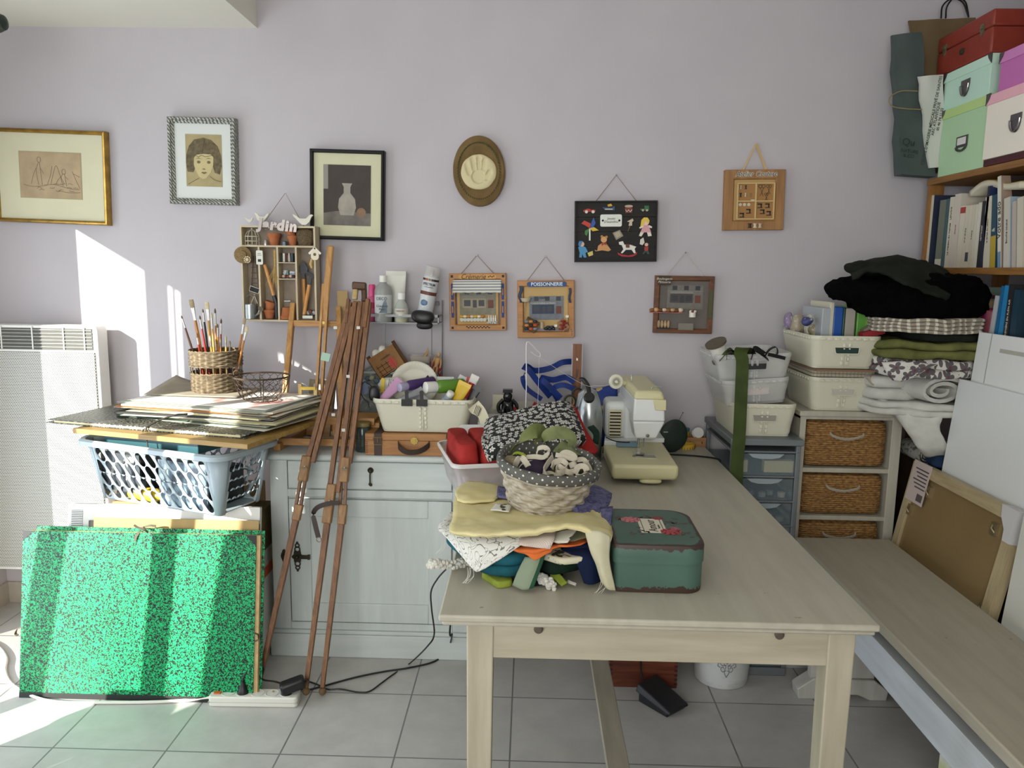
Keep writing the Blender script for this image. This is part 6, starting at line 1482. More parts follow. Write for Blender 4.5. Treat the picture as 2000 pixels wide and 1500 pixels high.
def quilt(c4,th,n=12,amp=.003,seed=0,sag=0):
 TL,TR,BR,BL=c4;nrm=(TR-TL).cross(BL-TL).normalized();nrm=nrm if nrm.z>0 else-nrm;P=[]
 prof=[(.0,-1),(.0,-.5),(-.35,.0),(0,.5)]
 Q=[]
 for i in range(n+1):
  t_=i/n;a=TL.lerp(BL,t_);c=TR.lerp(BR,t_);row=[]
  for j in range(n+1):
   s=j/n;p=a.lerp(c,s);e=min(1,min(s,1-s,t_,1-t_)*9);q=p+nrm*(-(1-e)**2*th*.5-sag*math.sin(PI*s)*math.sin(PI*t_)+amp*noise.noise(p*14+V((seed,0,0))));row.append(q)
  Q.append(row)
 return Q,nrm
Q,nr=quilt((TL,TR,BRr,BL),.03,14,.005,2)
b=MB();b.grid(Q,uvs=metres(Q));o=b.build('folded_fabric',FLO,None,ang=80,solid=0);md=o.modifiers.new('solid','SOLIDIFY');md.thickness=.026;md.offset=-1 if True else 0
tag(o,'black cloth with small white flowers folded on top of the clear bin','fabric')
# its frayed left end folded down over the bin
sheet_cloth('fabric_flap','frayed end of white flowered black cloth hanging over the red cloth in the bin','fabric',px([[(946,845,2.33),(958,832,2.33)],[(940,862,2.20),(958,866,2.19)],[(951,893,2.12),(964,893,2.12)]]),FLO,.006)
sheet_cloth('red_fabric','bright red cloth tucked behind the flowered cloth at the right of the clear bin','fabric',px([[(1104,806,2.47),(1128,800,2.47)],[(1120,840,2.36),(1142,838,2.38)],[(1118,875,2.26),(1165,878,2.30)],[(1128,890,2.22),(1163,886,2.28)]]),cloth('#b02f2c','#982420'),.012)
sheet_cloth('green_webbing','dark green velvet band folded over the right rim of the clear bin','ribbon',px([[(1148,835,2.50),(1160,831,2.50)],[(1158,848,2.42),(1171,846,2.42)],[(1158,862,2.36),(1168,868,2.36)]]),cloth('#1c3a2a','#142b1f'),.005)
simple('plastic_tray','white plastic tray standing behind the red cloth at the left of the bin','tray',MB().prism(rrect(.11,.06,.018,5),0,.006),mat('#d4d7d2',.4),at(926,846,Y=2.49),rot=(-.5,0,.1),bevel=.002)
simple('white_box','plain white box behind the bin carrying the black figurine','box',MB().b2((-.075,-.08,0),(.075,.08,.128)),mat('#cfcdc4',.6),(-.105,2.74,ZT),.05,bevel=.002)
# --- round basket with dotted lining
WV2=bpy.data.materials.new('grey_woodchip_weave');n_=NT(WV2);n_.b.inputs['Roughness'].default_value=.7
f_=n_.noise(n_.coord('Object',(30,30,120)),1.4,4);n_.base(n_.ramp(f_,[(.3,lin('#857a66')),(.7,lin('#c3bba8'))]))
KC=V((.042,1.80,.846))
def round_basket():
 t=thing('round_basket','round grey woven basket with polka dot lining on top of the fabric pile','basket',KC,rot=(math.radians(7),math.radians(4),.2))
 R0,R1,h=.084,.117,.112;N=144;K=13;P=[];rows_=7;per=8
 for i in range(rows_*per+1):
  s=i/(rows_*per);ro=i//per;f_=(i%per)/per;r=R0+(R1-R0)*s**.8;row=[]
  for j in range(N):
   a=2*PI*j/N;w_=math.sin(K*a+PI*(ro%2));edge=math.sin(PI*f_)**.5 if f_ else 0
   rr=r+.0042*w_*edge+(.0012*edge-.0018*(1-edge));row.append((rr*math.cos(a),rr*math.sin(a),h*s))
  P.append(row)
 MB().grid(P,cv=True).build('woven_wall',WV2,t,ang=55)
 MB().lathe([(.001,.002),(R0,.002),(R0+.001,.008),(.001,.008)],40).build('base',WV2,t)
 b=MB()
 for z_,r in((.004,R0+.003),(.012,R0+.004)):b.tube([(r*math.cos(2*PI*k/60),r*math.sin(2*PI*k/60),z_)for k in range(60)],.0025,6,closed=True)
 b.build('base_ring',WV2,t)
 DOT=dots('#5b5a54','#d2d2c8',62,.15)
 wob=lambda a,k:1+.012*math.sin(9*a+k)+.01*math.sin(5*a-k*.7)
 pr=[(R1-.003,h-.022),(R1+.005,h-.020),(R1+.0075,h-.012),(R1+.008,h-.004),(R1+.004,h+.004),(R1-.004,h+.004),(R1-.008,h-.01),(R1-.014,h-.04),(R1-.026,h-.075),(.001,h-.085)]
 MB().lathe(pr,96,cap0=False,cap1=False,wob=wob).build('dotted_lining',DOT,t,ang=80)
round_basket()
KM=Matrix.Translation(KC)@Euler((math.radians(7),math.radians(4),.2)).to_matrix().to_4x4()
def inK(u,v,y):return at(u,v,Y=y)
OLV=cloth('#7a8250','#646c40',.45,500,.1);OLV2=cloth('#8a9366','#6f774e',.4,500,.1);TAPE=cloth('#c9c2b0','#aaa28e')
def rib(name,label,P,w,m,th=.0012,cat='ribbon',side=(0,.45,1),group=None):
 b=MB().ribbon(smoothpath([inK(*q)for q in P],7),w,th,side);return tag(b.build(name,m,None,ang=70),label,cat,group)
rib('satin_ribbon','wide olive ribbon loop at the back left in the round basket',[(1000,892,1.86),(1012,868,1.87),(1030,850,1.88),(1048,842,1.89),(1058,850,1.91),(1052,872,1.9)],.040,OLV,side=(.5,.6,.6))
rib('satin_ribbon','second olive ribbon loop at the back right in the round basket',[(1060,878,1.88),(1064,858,1.88),(1080,846,1.89),(1102,846,1.9),(1116,856,1.9),(1118,874,1.89)],.036,OLV2,side=(.2,.7,.7))
sheet_cloth('satin_scrap','shiny pale olive satin fold at the right of the round basket','fabric',px([[(1098,860,1.89),(1112,864,1.91)],[(1086,873,1.86),(1122,877,1.88)],[(1080,882,1.83),(1136,890,1.85)]]),OLV2,.003)
rib('lime_ribbon','small bright lime ribbon loop at the left of the round basket',[(1000,898,1.83),(1001,888,1.83),(1010,884,1.83),(1020,887,1.83),(1026,892,1.82)],.012,mat('#a5b82e',.5),side=(.2,1,.2))
tag(MB().slab((0,0,0),(.075,.075,.045),9,2.4,amp=.012,fs=24,seed=4).build('purple_scrap',cloth('#3a2f42','#282030'),None),'dark purple crumpled cloth in the front left of the round basket','fabric').location=KC+V((-.025,-.03,.088))
tag(MB().slab((0,0,0),(.16,.15,.05),9,2.4,amp=.010,fs=24,seed=7).build('green_scrap',cloth('#474a34','#33361f'),None),'dark olive cloth filling the middle of the round basket','fabric').location=KC+V((.01,.01,.072))
tag(MB().slab((0,0,0),(.05,.045,.03),10,2.2,amp=.006,fs=70,seed=9).build('raffia_tuft',mat('#93866a',.95,var=.4,vs=120),None),'beige raffia tuft at the left edge inside the round basket','raffia').location=KC+V((-.078,.0,.098))
TAPE=cloth('#d2cbb8','#b8b09c');tg='cotton tape tangled on top of the round basket'
rib('cotton_tape','cream cotton tape arching over the purple cloth in the round basket',[(1003,920,1.76),(1010,900,1.76),(1018,893,1.76),(1028,905,1.75),(1040,925,1.73),(1052,940,1.71),(1064,943,1.70)],.015,TAPE,.002,'tape',(1,.5,.2),tg)
rib('cotton_tape','cream cotton tape loop standing up in the middle of the round basket',[(1028,893,1.79),(1045,892,1.78),(1062,893,1.77),(1070,882,1.78),(1064,874,1.79),(1052,876,1.79),(1048,886,1.79)],.014,TAPE,.002,'tape',(.1,.8,.5),tg)
rib('cotton_tape','cream cotton tape curling in a big ring at the front of the round basket',[(1080,892,1.79),(1070,905,1.76),(1062,920,1.73),(1066,932,1.72),(1082,935,1.72),(1096,928,1.73)],.014,TAPE,.002,'tape',(.1,.5,.8),tg)
rib('cotton_tape','cream cotton tape rosette at the right of the round basket',[(1078,915,1.76),(1083,903,1.77),(1098,900,1.78),(1108,910,1.77),(1100,922,1.75),(1086,922,1.75),(1092,911,1.77),(1110,922,1.75),(1128,918,1.76)],.013,TAPE,.0022,'tape',(.1,.3,1),tg)
rib('cotton_tape','cream cotton tape running across to the right edge of the round basket',[(1085,888,1.80),(1105,893,1.80),(1125,898,1.80),(1140,898,1.81),(1150,912,1.79),(1156,925,1.77)],.012,TAPE,.002,'tape',(0,.6,.8),tg)
rib('cotton_tape','knotted cream cotton tape at the far right of the round basket',[(1122,925,1.75),(1130,912,1.76),(1142,912,1.76),(1146,924,1.75),(1136,932,1.74),(1124,930,1.74)],.014,TAPE,.003,'tape',(0,.6,.8),tg)
rib('cotton_tape','cream cotton tape strand crossing the dark cloth at the left of the round basket',[(1012,925,1.75),(1025,908,1.765),(1046,905,1.77),(1060,912,1.76)],.014,TAPE,.002,'tape',(.3,.5,.8),tg)
rib('cotton_tape','cream cotton tape loop at the back right of the round basket',[(1090,895,1.80),(1104,884,1.81),(1120,890,1.805),(1124,904,1.79),(1112,910,1.78)],.014,TAPE,.002,'tape',(.1,.5,.8),tg)
rib('cotton_tape','cream cotton tape ends lying at the front middle of the round basket',[(1056,936,1.725),(1072,926,1.745),(1090,934,1.735),(1106,938,1.73)],.015,TAPE,.002,'tape',(.1,.4,.9),tg)
tag(MB().ball((0,0,0),.013,8).build('twine_ball',mat('#9c8468',.9,var=.4,vs=200,bump=.6,bs=300),None),'small ball of brown twine at the front of the round basket','twine').location=at(1116,938,Y=1.73)
# --- pile of fabrics
def flo(pts,Z):return[tuple(at(u,v,Z=Z)[:2])for u,v in pts]
folded('folded_fabric','black cloth at the bottom of the fabric pile','fabric',[(-.10,1.62),(.0,1.545),(.075,1.57),(.10,1.80),(-.05,1.85)],ZT,ZT+.022,cloth('#15161a','#0d0d10'),bulge=.008)
folded('folded_fabric','lime green cloth peeping out at the front left under the teal cloth','fabric',[(-.095,1.59),(-.055,1.535),(-.03,1.545),(-.03,1.58)],ZT+.0005,ZT+.016,cloth('#8c9a3a','#6f7c2c'),bulge=.005,r=.008)
TEAL=cloth('#1d5a66','#134048')
folded('folded_fabric','thick teal cloth folded in the lower left of the fabric pile','fabric',[(-.185,1.74),(-.09,1.555),(-.02,1.55),(.03,1.62),(.05,1.9),(-.12,1.93)],ZT+.0225,ZT+.068,TEAL,bulge=.014,r=.025,layers=2,amp=.004)
folded('folded_fabric','dark green cloth folded in the lower middle of the fabric pile','fabric',[(.015,1.60),(.055,1.555),(.12,1.59),(.12,1.8),(.03,1.8)],ZT+.0225,ZT+.050,cloth('#12291f','#0b1a14'),bulge=.008)
folded('folded_fabric','navy blue cloth folded over at the lower right of the fabric pile','fabric',[(.055,1.63),(.115,1.575),(.155,1.59),(.17,1.82),(.07,1.86)],ZT+.0505,ZT+.085,cloth('#13203f','#0c152c'),bulge=.012,amp=.003)
sheet_cloth('navy_fabric','navy blue cloth end falling to the table beside the cream hanging cloth','fabric',px([[(1090,1078,1.60),(1120,1068,1.60),(1150,1072,1.60)],[(1120,1090,1.565),(1150,1082,1.565),(1168,1090,1.585)],[(1140,1138,1.55),(1155,1141,1.55),(1168,1135,1.57)]]),cloth('#13203f','#0c152c'),.012)
folded('folded_fabric','cream cloth with dark leaf print folded in the middle of the fabric pile','fabric',[(.0,1.60),(.075,1.545),(.125,1.56),(.10,1.75),(.0,1.75)],ZT+.0505,ZT+.066,speck('#d3cfb4','#3a4028',45,.6,.03,.85),bulge=.007,r=.012)
sheet_cloth('lime_fabric','lime green cloth sticking out at the front right of the fabric pile','fabric',px([[(1058,1118,1.59),(1072,1112,1.60)],[(1080,1130,1.555),(1092,1122,1.565)],[(1097,1145,1.535),(1108,1138,1.54)]]),cloth('#8c9a3a','#78852f'),.006)
sheet_cloth('white_fabric','white cloth tip on the table in front of the navy cloth','fabric',px([[(1106,1137,1.555),(1110,1133,1.56)],[(1124,1144,1.54),(1126,1140,1.545)]]),cloth('#cdcdbf'),.003)
folded('folded_fabric','yellow and brown striped cloth layer below the squiggle print','fabric',[(-.045,1.585),(.02,1.55),(.03,1.60),(-.02,1.7)],ZT+.0685,ZT+.082,stripes('#c3a23e','#4a3620',.011,.35,1),bulge=.006,r=.01)
folded('folded_fabric','pale green cloth layer in the middle of the fabric pile','fabric',[(-.12,1.70),(-.03,1.585),(.10,1.575),(.16,1.65),(.15,1.93),(-.10,1.93)],ZT+.0855,ZT+.094,cloth('#b9bd9c','#a5a986'),bulge=.006)
# squiggle print
SQ=bpy.data.materials.new('squiggle_print');n_=NT(SQ);n_.b.inputs['Roughness'].default_value=.85
f_=n_.noise(n_.coord('UV',(1,1,1)),34,.6,.3,1.9);d_=n_.math('ABSOLUTE',n_.math('SUBTRACT',f_,.5));n_.base(n_.mix(n_.math('LESS_THAN',d_,.022),lin('#d5d4cc'),lin('#77756f')))
sheet_cloth('printed_fabric','white cloth with grey squiggle print draped over the left front of the pile','fabric',px([[(880,1000,1.80),(960,1010,1.82),(1060,1020,1.80)],[(856,1030,1.70),(930,1030,1.66),(1052,1036,1.60)],[(872,1050,1.645),(935,1062,1.575),(1020,1062,1.553)],[(905,1090,1.575),(932,1100,1.548),(978,1092,1.54)],[(926,1114,1.545),(933,1117,1.54),(948,1108,1.537)]]),SQ,.003)
sheet_cloth('orange_fabric','bright orange cloth with a frayed point in the front of the fabric pile','fabric',px([[(1010,1050,1.62),(1080,1052,1.62),(1150,1050,1.62)],[(1000,1072,1.552),(1062,1070,1.535),(1140,1062,1.545)],[(1022,1080,1.54),(1050,1082,1.53),(1090,1066,1.535)],[(1042,1093,1.53),(1050,1092,1.528),(1075,1080,1.53)]]),cloth('#cc6a34','#b85a2a'),.003,amp=.003)
sheet_cloth('dotted_fabric','pale pink dotted cloth corner above the orange cloth','fabric',px([[(1030,1035,1.60),(1085,1038,1.58)],[(1012,1060,1.545),(1082,1055,1.535)],[(1022,1066,1.535),(1074,1073,1.525)]]),dots('#cfc3b6','#b39d94',260,.3),.002)
sheet_cloth('white_black_fabric','white cloth scrap with black leaf shapes at the right front of the pile','fabric',px([[(1082,1038,1.60),(1130,1030,1.60)],[(1080,1056,1.55),(1112,1055,1.545)],[(1090,1062,1.545),(1108,1060,1.54)]]),speck('#d8d6c8','#16171a',30,.64,.01,.85),.002)
YEL=cloth('#ddd2a2','#d2c690')
sheet_cloth('yellow_fabric','pale yellow cloth spread over the top of the fabric pile','fabric',px([[(895,955,1.92),(960,960,1.93),(1060,962,1.93),(1150,966,1.92),(1182,985,1.88)],[(886,980,1.80),(950,983,1.80),(1060,985,1.80),(1150,990,1.78),(1190,1006,1.74)],[(884,1010,1.70),(950,1018,1.66),(1045,1022,1.66),(1140,1014,1.66),(1194,1030,1.64)],[(878,1038,1.605),(950,1042,1.565),(1030,1036,1.555),(1120,1026,1.56),(1196,1045,1.56)],[(900,1047,1.60),(955,1049,1.562),(1035,1046,1.552),(1120,1034,1.555),(1190,1066,1.545)]]),YEL,.0035,amp=.006)
sheet_cloth('yellow_fabric','folded back frayed end of yellow cloth at the back left of the pile','fabric',px([[(915,940,1.95),(955,945,1.95),(985,952,1.93)],[(890,958,1.86),(930,962,1.84),(978,966,1.85)],[(893,975,1.80),(915,982,1.78),(965,978,1.80)]]),YEL,.005,amp=.004)
sheet_cloth('cream_fabric','cream cloth hanging off the right front corner of the pile down to the table','fabric',px([[(1142,1035,1.555),(1170,1036,1.55),(1193,1048,1.55)],[(1150,1068,1.54),(1172,1070,1.53),(1190,1080,1.535)],[(1165,1105,1.535),(1176,1110,1.525),(1192,1105,1.53)],[(1175,1138,1.535),(1188,1150,1.52),(1202,1154,1.525)]]),cloth('#c8c4a8','#b8b496'),.0025,amp=.003)
VIO=bpy.data.materials.new('violet_batik');n_=NT(VIO);n_.b.inputs['Roughness'].default_value=.85
f_=n_.noise(n_.coord('Object'),55,3,.6,1.2);n_.base(n_.ramp(f_,[(.35,lin('#3d3e62')),(.65,lin('#6f6f96'))]))
sheet_cloth('violet_fabric','blue violet batik cloth at the right back of the pile beside the basket','fabric',px([[(1135,945,1.93),(1165,950,1.93),(1195,966,1.90)],[(1118,970,1.80),(1152,972,1.80),(1190,984,1.79)],[(1108,990,1.72),(1132,1002,1.72),(1162,1012,1.71)]]),VIO,.006)
sheet_cloth('violet_fabric','small light violet cloth end hanging at the right edge of the pile','fabric',px([[(1172,992,1.75),(1197,990,1.74)],[(1178,1020,1.68),(1194,1018,1.67)],[(1186,1038,1.62),(1192,1035,1.62)]]),VIO,.003)
sheet_cloth('violet_fabric','blue cloth scrap at the left of the round basket','fabric',px([[(972,950,1.90),(994,954,1.90)],[(970,970,1.82),(994,974,1.82)]]),VIO,.005)
sheet_cloth('fabric_label','white leaf printed cloth scrap lying on the yellow cloth','fabric',px([[(968,984,1.76),(1000,986,1.76)],[(958,996,1.72),(994,1000,1.71)]]),speck('#d4d2c6','#3a3a30',28,.66,.02,.8),.0015)
sheet_cloth('velvet_band','dark green velvet band with pale backing hanging down the front of the pile','ribbon',px([[(1026,1088,1.545),(1046,1088,1.535),(1066,1082,1.54)],[(1012,1115,1.535),(1035,1118,1.523),(1056,1110,1.53)],[(1001,1143,1.53),(1022,1152,1.515),(1042,1148,1.515)]]),stripes('#1d4a30','#7f8c74',.1,.40,0),.003)
CHE=mat('#cfcdc2',.95,var=.2,vs=150)
def chenille(name,label,P,r):
 b=MB();Q=smoothpath([V(p)for p in P],6)
 for i,p in enumerate(Q):
  for k in range(5):a=2*PI*k/5+i*1.3;b.ball(p+V((r*.6*math.cos(a),r*.6*math.sin(a)*.8,r*.6*math.sin(a*2+i))),r*.55,4)
 return tag(b.build(name,CHE,None),label,'yarn')
chenille('chenille_yarn','knobbly white yarn end lying on the table below the pile',[at(1050,1130,Y=1.56)+V((0,0,.004)),at(1068,1135,Y=1.545),at(1078,1146,Y=1.535)+V((0,0,.002))],.010)
q0=at(842,1101,Y=1.60);chenille('chenille_yarn','knobbly white yarn end sticking out past the left table edge',[V((-.12,1.66,ZT+.012)),V((-.155,1.63,ZT+.014)),q0+V((.012,.0,0)),q0],.010)
b=MB();rn=random.Random(2)
for(u,v,y,n)in((918,1108,1.545,6),(870,1052,1.66,3),(1178,1128,1.53,4),(940,1005,1.72,0)):
 for k in range(n):
  p=at(u+rn.uniform(-6,6),v,Y=y);b.tube(smoothpath([p,p+V((rn.uniform(-.006,.002),-.004,-.018)),p+V((rn.uniform(-.02,-.004),-.004,-.034))]),.0004,4)
tag(b.build('loose_threads',mat('#cfcdc0',.8),None),'loose pale threads hanging from the frayed cloth edges of the pile','thread',kind='stuff')
# --- green flowered tin
TIN=bpy.data.materials.new('worn_green_tin');n_=NT(TIN);n_.b.inputs['Roughness'].default_value=.5
tc=n_.coord('UV');sx=n_.new('ShaderNodeSeparateXYZ');n_.link(tc,sx.inputs[0])
f_=n_.noise(n_.coord('Object'),40,5,.65);e_=n_.math('ADD',sx.outputs[1],n_.math('MULTIPLY',n_.math('SUBTRACT',f_,.5),.9))
wr=n_.math('GREATER_THAN',e_,.75);g_=n_.noise(n_.coord('Object'),5,2);n_.base(n_.mix(wr,n_.ramp(g_,[(.3,lin('#3a5548')),(.7,lin('#49665a'))]),lin('#3b2a22')))
def tin():
 z1=.103;w,d=.186,.242;rz=math.radians(-1)
 a=at(1201,1157,Z=ZT);c=V((a.x+w/2,a.y+d/2,ZT))
 t=thing('flowered_tin','dark green worn tin box with roses on its lid, right of the fabric pile','box',c,rz)
 def out(k,e=0):
  P=[]
  for sx_,sy_,a0,r in((1,1,0,.05),(-1,1,PI/2,.02),(-1,-1,PI,.012),(1,-1,1.5*PI,.04)):
   for i in range(9):q=a0+PI/2*i/8;P.append((sx_*(w/2-r)*1+(r+e)*math.cos(q),sy_*(d/2-r)+(r+e)*math.sin(q)))
  return[(x*k,y*k)for x,y in P]
 def wall(lv,name):
  P=[[(x,y,z_)for x,y in out(k,e)]for k,e,z_,uv in lv];uvv=[q[3]for q in lv]
  b=MB().grid(P,cv=True,uvs=lambda i,j:(0,uvv[min(i,len(uvv)-1)]));return b.build(name,TIN,t)
 wall([(.02,0,.001,.9),(1,-.001,.001,.98),(1,0,.006,.9),(1,0,.030,.35),(1,0,.066,.28)],'tin_body')
 l=wall([(1,.0,.064,.3),(1,.003,.064,.3),(1,.003,.080,.35),(1,.003,.098,.82),(1,.001,z1,.99),(.985,0,z1+.0005,.97),(.9,0,z1+.0006,.55),(.6,0,z1+.0006,.2),(.02,0,z1+.0006,.2)],'lid')
 zz=z1+.0008
 MB().b2((-.030,-.045,zz),(.026,.05,zz+.0004)).build('name_card',mat('#cfc9b4',.6),l)
 MB().b2((-.024,-.043,zz+.0003),(-.0225,.048,zz+.0006)).b2((.019,-.043,zz+.0003),(.0205,.048,zz+.0006)).build('card_lines',INK,l)
 text('lettering','Amour',.028,mat('#33302b',.6),l,(-.002,.002,zz+.0006),rot=(0,0,PI/2),sx=.95);text('lettering','Toujours',.007,mat('#33302b',.6),l,(.012,-.005,zz+.0006),rot=(0,0,PI/2))
 def rose(x,y,r,cc):
  b=MB()
  for ring_ in range(4):
   n=9-ring_*2
   for k in range(n):a_=2*PI*k/n+ring_*.5;rr=r*(1-.25*ring_);b.at((x+rr*.62*math.cos(a_),y+rr*.5*math.sin(a_),zz+.0004+.0004*ring_),(0,0,a_)).prism([(rr*.45*math.cos(q*PI/5),rr*.38*math.sin(q*PI/5))for q in range(10)],0,.0004,'xy')
  b.at();b.build('printed_rose',mat(cc,.6,var=.35,vs=160),l)
 rose(-.045,.040,.021,'#c4747a');rose(.034,-.036,.022,'#a8444a');rose(.018,.055,.013,'#8e3f44');rose(.045,-.016,.012,'#a06068')
 b=MB();rn=random.Random(3)
 for x0,y0,n in((-.035,-.045,9),(.05,.03,12),(.055,-.04,8),(-.005,.06,8),(-.06,.05,5)):
  for k in range(n):b.at((x0+rn.gauss(0,.011),y0+rn.gauss(0,.010),zz+.0001),(0,0,rn.uniform(0,6))).prism([(-.008,0),(0,.003),(.008,0),(0,-.003)],0,.0003,'xy')
 b.at();b.build('printed_leaves',mat('#5a4a44',.6,var=.5,vs=90),l)
tin()
# --- sewing machine
CRE=mat('#cdc79c',.4);MWH=mat('#d6d9d6',.38);MET=mat('#b9bab6',.25,.9)
def machine():
 t=thing('sewing_machine','cream and white sewing machine standing end-on at the far right of the table','sewing machine',(0,0,0))
 z0,z1=ZT+.017,.807
 def plan(p,a,b,name,m,bev=.006,tap=0):
  n=len(p);c=V((sum(q[0]for q in p)/n,sum(q[1]for q in p)/n,0));o=MB()
  P=[[(c.x+(q[0]-c.x)*(1-tap),c.y+(q[1]-c.y)*(1-tap),a)for q in p],[(*q,a+(b-a)*.4)for q in p],[(*q,b)for q in p]]
  o.grid(P,cv=True);o.face(list(range(n))[::-1]);o.face([2*n+k for k in range(n)]);return o.build(name,m,t,bevel=bev,seg=3)
 plan([(.262,2.335),(.468,2.335),(.478,2.79),(.285,2.80),(.262,2.62)],z0,z1,'base',CRE,.010,.04)
 plan([(.262,2.60),(.33,2.60),(.40,2.66),(.478,2.66),(.480,2.80),(.285,2.805)],z1-.001,z1+.016,'rear_bed',MWH,.004)
 for x in(.285,.45):
  for y in(2.43,2.77):MB().at((x,y,ZT)).lathe([(.012,0),(.011,.02)],16).build('rubber_foot',BLACK,t)
 MB().slab((.385,2.36,ZT+.013),(.07,.04,.016),6,3).build('under_tray',CRE,t)
 # column, motor housing, arm, head
 plan([(.335,2.64),(.445,2.64),(.45,2.80),(.325,2.80)],z1+.01,.965,'column',MWH,.012)
 mh=plan([(.268,2.665),(.345,2.655),(.345,2.80),(.272,2.80)],z1+.012,.948,'motor_housing',MWH,.018)
 gr=MB().b2((.281,2.651,.826),(.326,2.66,.922)).build('vent_panel',mat('#c9bf9c',.4),t,bevel=.003)
 for k in range(8):MB().b2((.284,2.6495,.831+k*.0113),(.322,2.6535,.8355+k*.0113)).build('vent_slot',BLACK,gr)
 hd=MB().hexa([(.345,2.44,.868),(.412,2.44,.868),(.412,2.53,.868),(.345,2.53,.868),(.334,2.435,.925),(.437,2.435,.925),(.437,2.54,.925),(.334,2.54,.925)]).hexa([(.334,2.435,.9251),(.437,2.435,.9251),(.437,2.54,.9251),(.334,2.54,.9251),(.338,2.445,.998),(.433,2.445,.998),(.433,2.54,.998),(.338,2.54,.998)])
 hd.build('needle_head',MWH,t,bevel=.006,seg=3)
 MB().hexa([(.336,2.52,.935),(.436,2.52,.935),(.440,2.80,.935),(.330,2.80,.935),(.338,2.52,.998),(.434,2.52,.998),(.438,2.80,.998),(.332,2.80,.998)]).build('arm',MWH,t,bevel=.006)
 MB().hexa([(.335,2.438,.994),(.436,2.438,.994),(.441,2.805,.994),(.328,2.805,.994),(.343,2.45,1.022),(.426,2.45,1.022),(.430,2.805,1.024),(.337,2.805,1.024)]).build('top_cover',CRE,t,bevel=.010,seg=3)
 MB().hexa([(.404,2.433,.962),(.4385,2.433,.962),(.4385,2.50,.962),(.404,2.50,.962),(.396,2.434,.996),(.4375,2.434,.996),(.4375,2.50,.996),(.396,2.50,.996)]).build('face_flap',CRE,t,bevel=.002)
 MB().at((.383,2.4355,.879),(PI/2,0,0)).lathe([(.0055,0),(.0055,.002),(.003,.0025)],16).build('face_screw',mat('#6d6a60',.4,.6),t)
 o=MB().at((.300,2.645,1.022),(PI/2,0,.2)).lathe([(.024,-.006),(.0255,-.003),(.0255,.003),(.023,.006),(.016,.0065),(.0155,.003),(.006,.003),(.006,.009),(.004,.012)],36).build('spool_disc',mat('#dcd9c4',.4),t)
 b=MB().at((.300,2.645,1.022),(PI/2,0,.2))
 for k in range(20):a_=2*PI*k/20;b.bar((.0065*math.cos(a_),.0065*math.sin(a_),.0035),(.015*math.cos(a_),.015*math.sin(a_),.0035),.0012,.0014)
 b.build('spool_spokes',mat('#6f6c5a',.5),o)
 MB().tube([(.303,2.65,1.022),(.335,2.66,1.014)],.008,12).build('spool_arm',CRE,t)
 MB().at((.352,2.64,1.02)).lathe([(.004,0),(.003,.004),(.0015,.006),(.0015,.022),(.0028,.023),(.0028,.026)],10).build('spool_pin',MET,t)
 MB().tube(smoothpath([(.395,2.50,1.02),(.410,2.495,1.03),(.430,2.49,1.028)]),.0016,6).at((.40,2.50,1.02)).lathe([(.005,0),(.003,.006)],10).build('thread_guide',MET,t)
 nb=MB().tube([(.360,2.475,.874),(.360,2.475,.838)],.0035,10).tube([(.378,2.475,.874),(.378,2.475,.832)],.0022,8).tube([(.360,2.475,.84),(.360,2.472,.811)],.0009,6).build('needle_bar',MET,t)
 MB().slab((.366,2.468,.8125),(.030,.022,.004),5,3).box((.362,2.474,.822),(.010,.008,.016)).build('presser_foot',MET,t)
 MB().b2((.345,2.42,z1-.0005),(.415,2.52,z1+.0012)).build('needle_plate',mat('#c7c4a4',.4),t);MB().b2((.372,2.432,z1),(.412,2.462,z1+.0018)).build('slide_plate',MET,t)
 MB().prism([(.345+.018*math.cos(k*PI/10)+.012,2.452+.012*math.sin(k*PI/10))for k in range(20)],z1+.001,z1+.0022,'xy').build('feed_plate',mat('#8d8e8a',.3,.8),t)
 MB().b2((.302,2.575,z1+.0005),(.372,2.60,z1+.017)).build('accessory_box',mat('#6d8798',.4),t,bevel=.002)
 MB().tube(smoothpath([(.268,2.60,.835),(.29,2.58,.829),(.32,2.565,.827),(.345,2.57,.826)]),.0018,6).build('lead_wire',BLACK,t)
 MB().at((.440,2.47,.885),(0,PI/2,0)).lathe([(.0015,0),(.0015,.014)],6).build('lever',MET,t)
machine()
pc_=(MB().tube(smoothpath([(.475,2.78,ZT+.012),(.50,2.755,ZT+.004),(.56,2.745,ZT+.0035),(.62,2.73,ZT+.0035),(.672,2.70,ZT+.0035),(.684,2.692,ZT-.01),(.684,2.69,.66),(.684,2.69,.3),(.694,2.685,.01)]),.003,7).build('power_cord',BLACK,bpy.data.objects['sewing_machine']))
# --- kettle, ruler, scissors, stand, figurine, bags
ALU=mat('#b4b8b8',.28,.85)
t=thing('vacuum_jug','silver metal jug with black round lid lever, left of the sewing machine','jug',(.213,2.672,ZT))
MB().lathe([(.045,0),(.0475,.006),(.0475,.150),(.045,.175),(.037,.21),(.029,.232),(.022,.245),(.012,.25)],40).build('jug_body',ALU,t,ang=50)
MB().prism([(-.03,.20),(-.046,.185),(-.05,.16),(-.04,.235),(-.018,.25)],-.012,.012).build('spout',ALU,t,bevel=.003)
MB().at((-.004,-.032,.224),(PI/2-.5,0,0)).lathe([(.017,-.012),(.019,0),(.0185,.008),(.015,.011)],24).build('lid_button',mat('#141517',.4),t)
MB().tube(smoothpath([(-.004,-.030,.236),(-.006,-.012,.256),(-.014,.0,.272),(-.026,.004,.284),(-.036,.004,.282)]),[.008]*6+[.0085]*12+[.007]*7,10,flat=.7).build('lever',mat('#1b1c1e',.45),t)
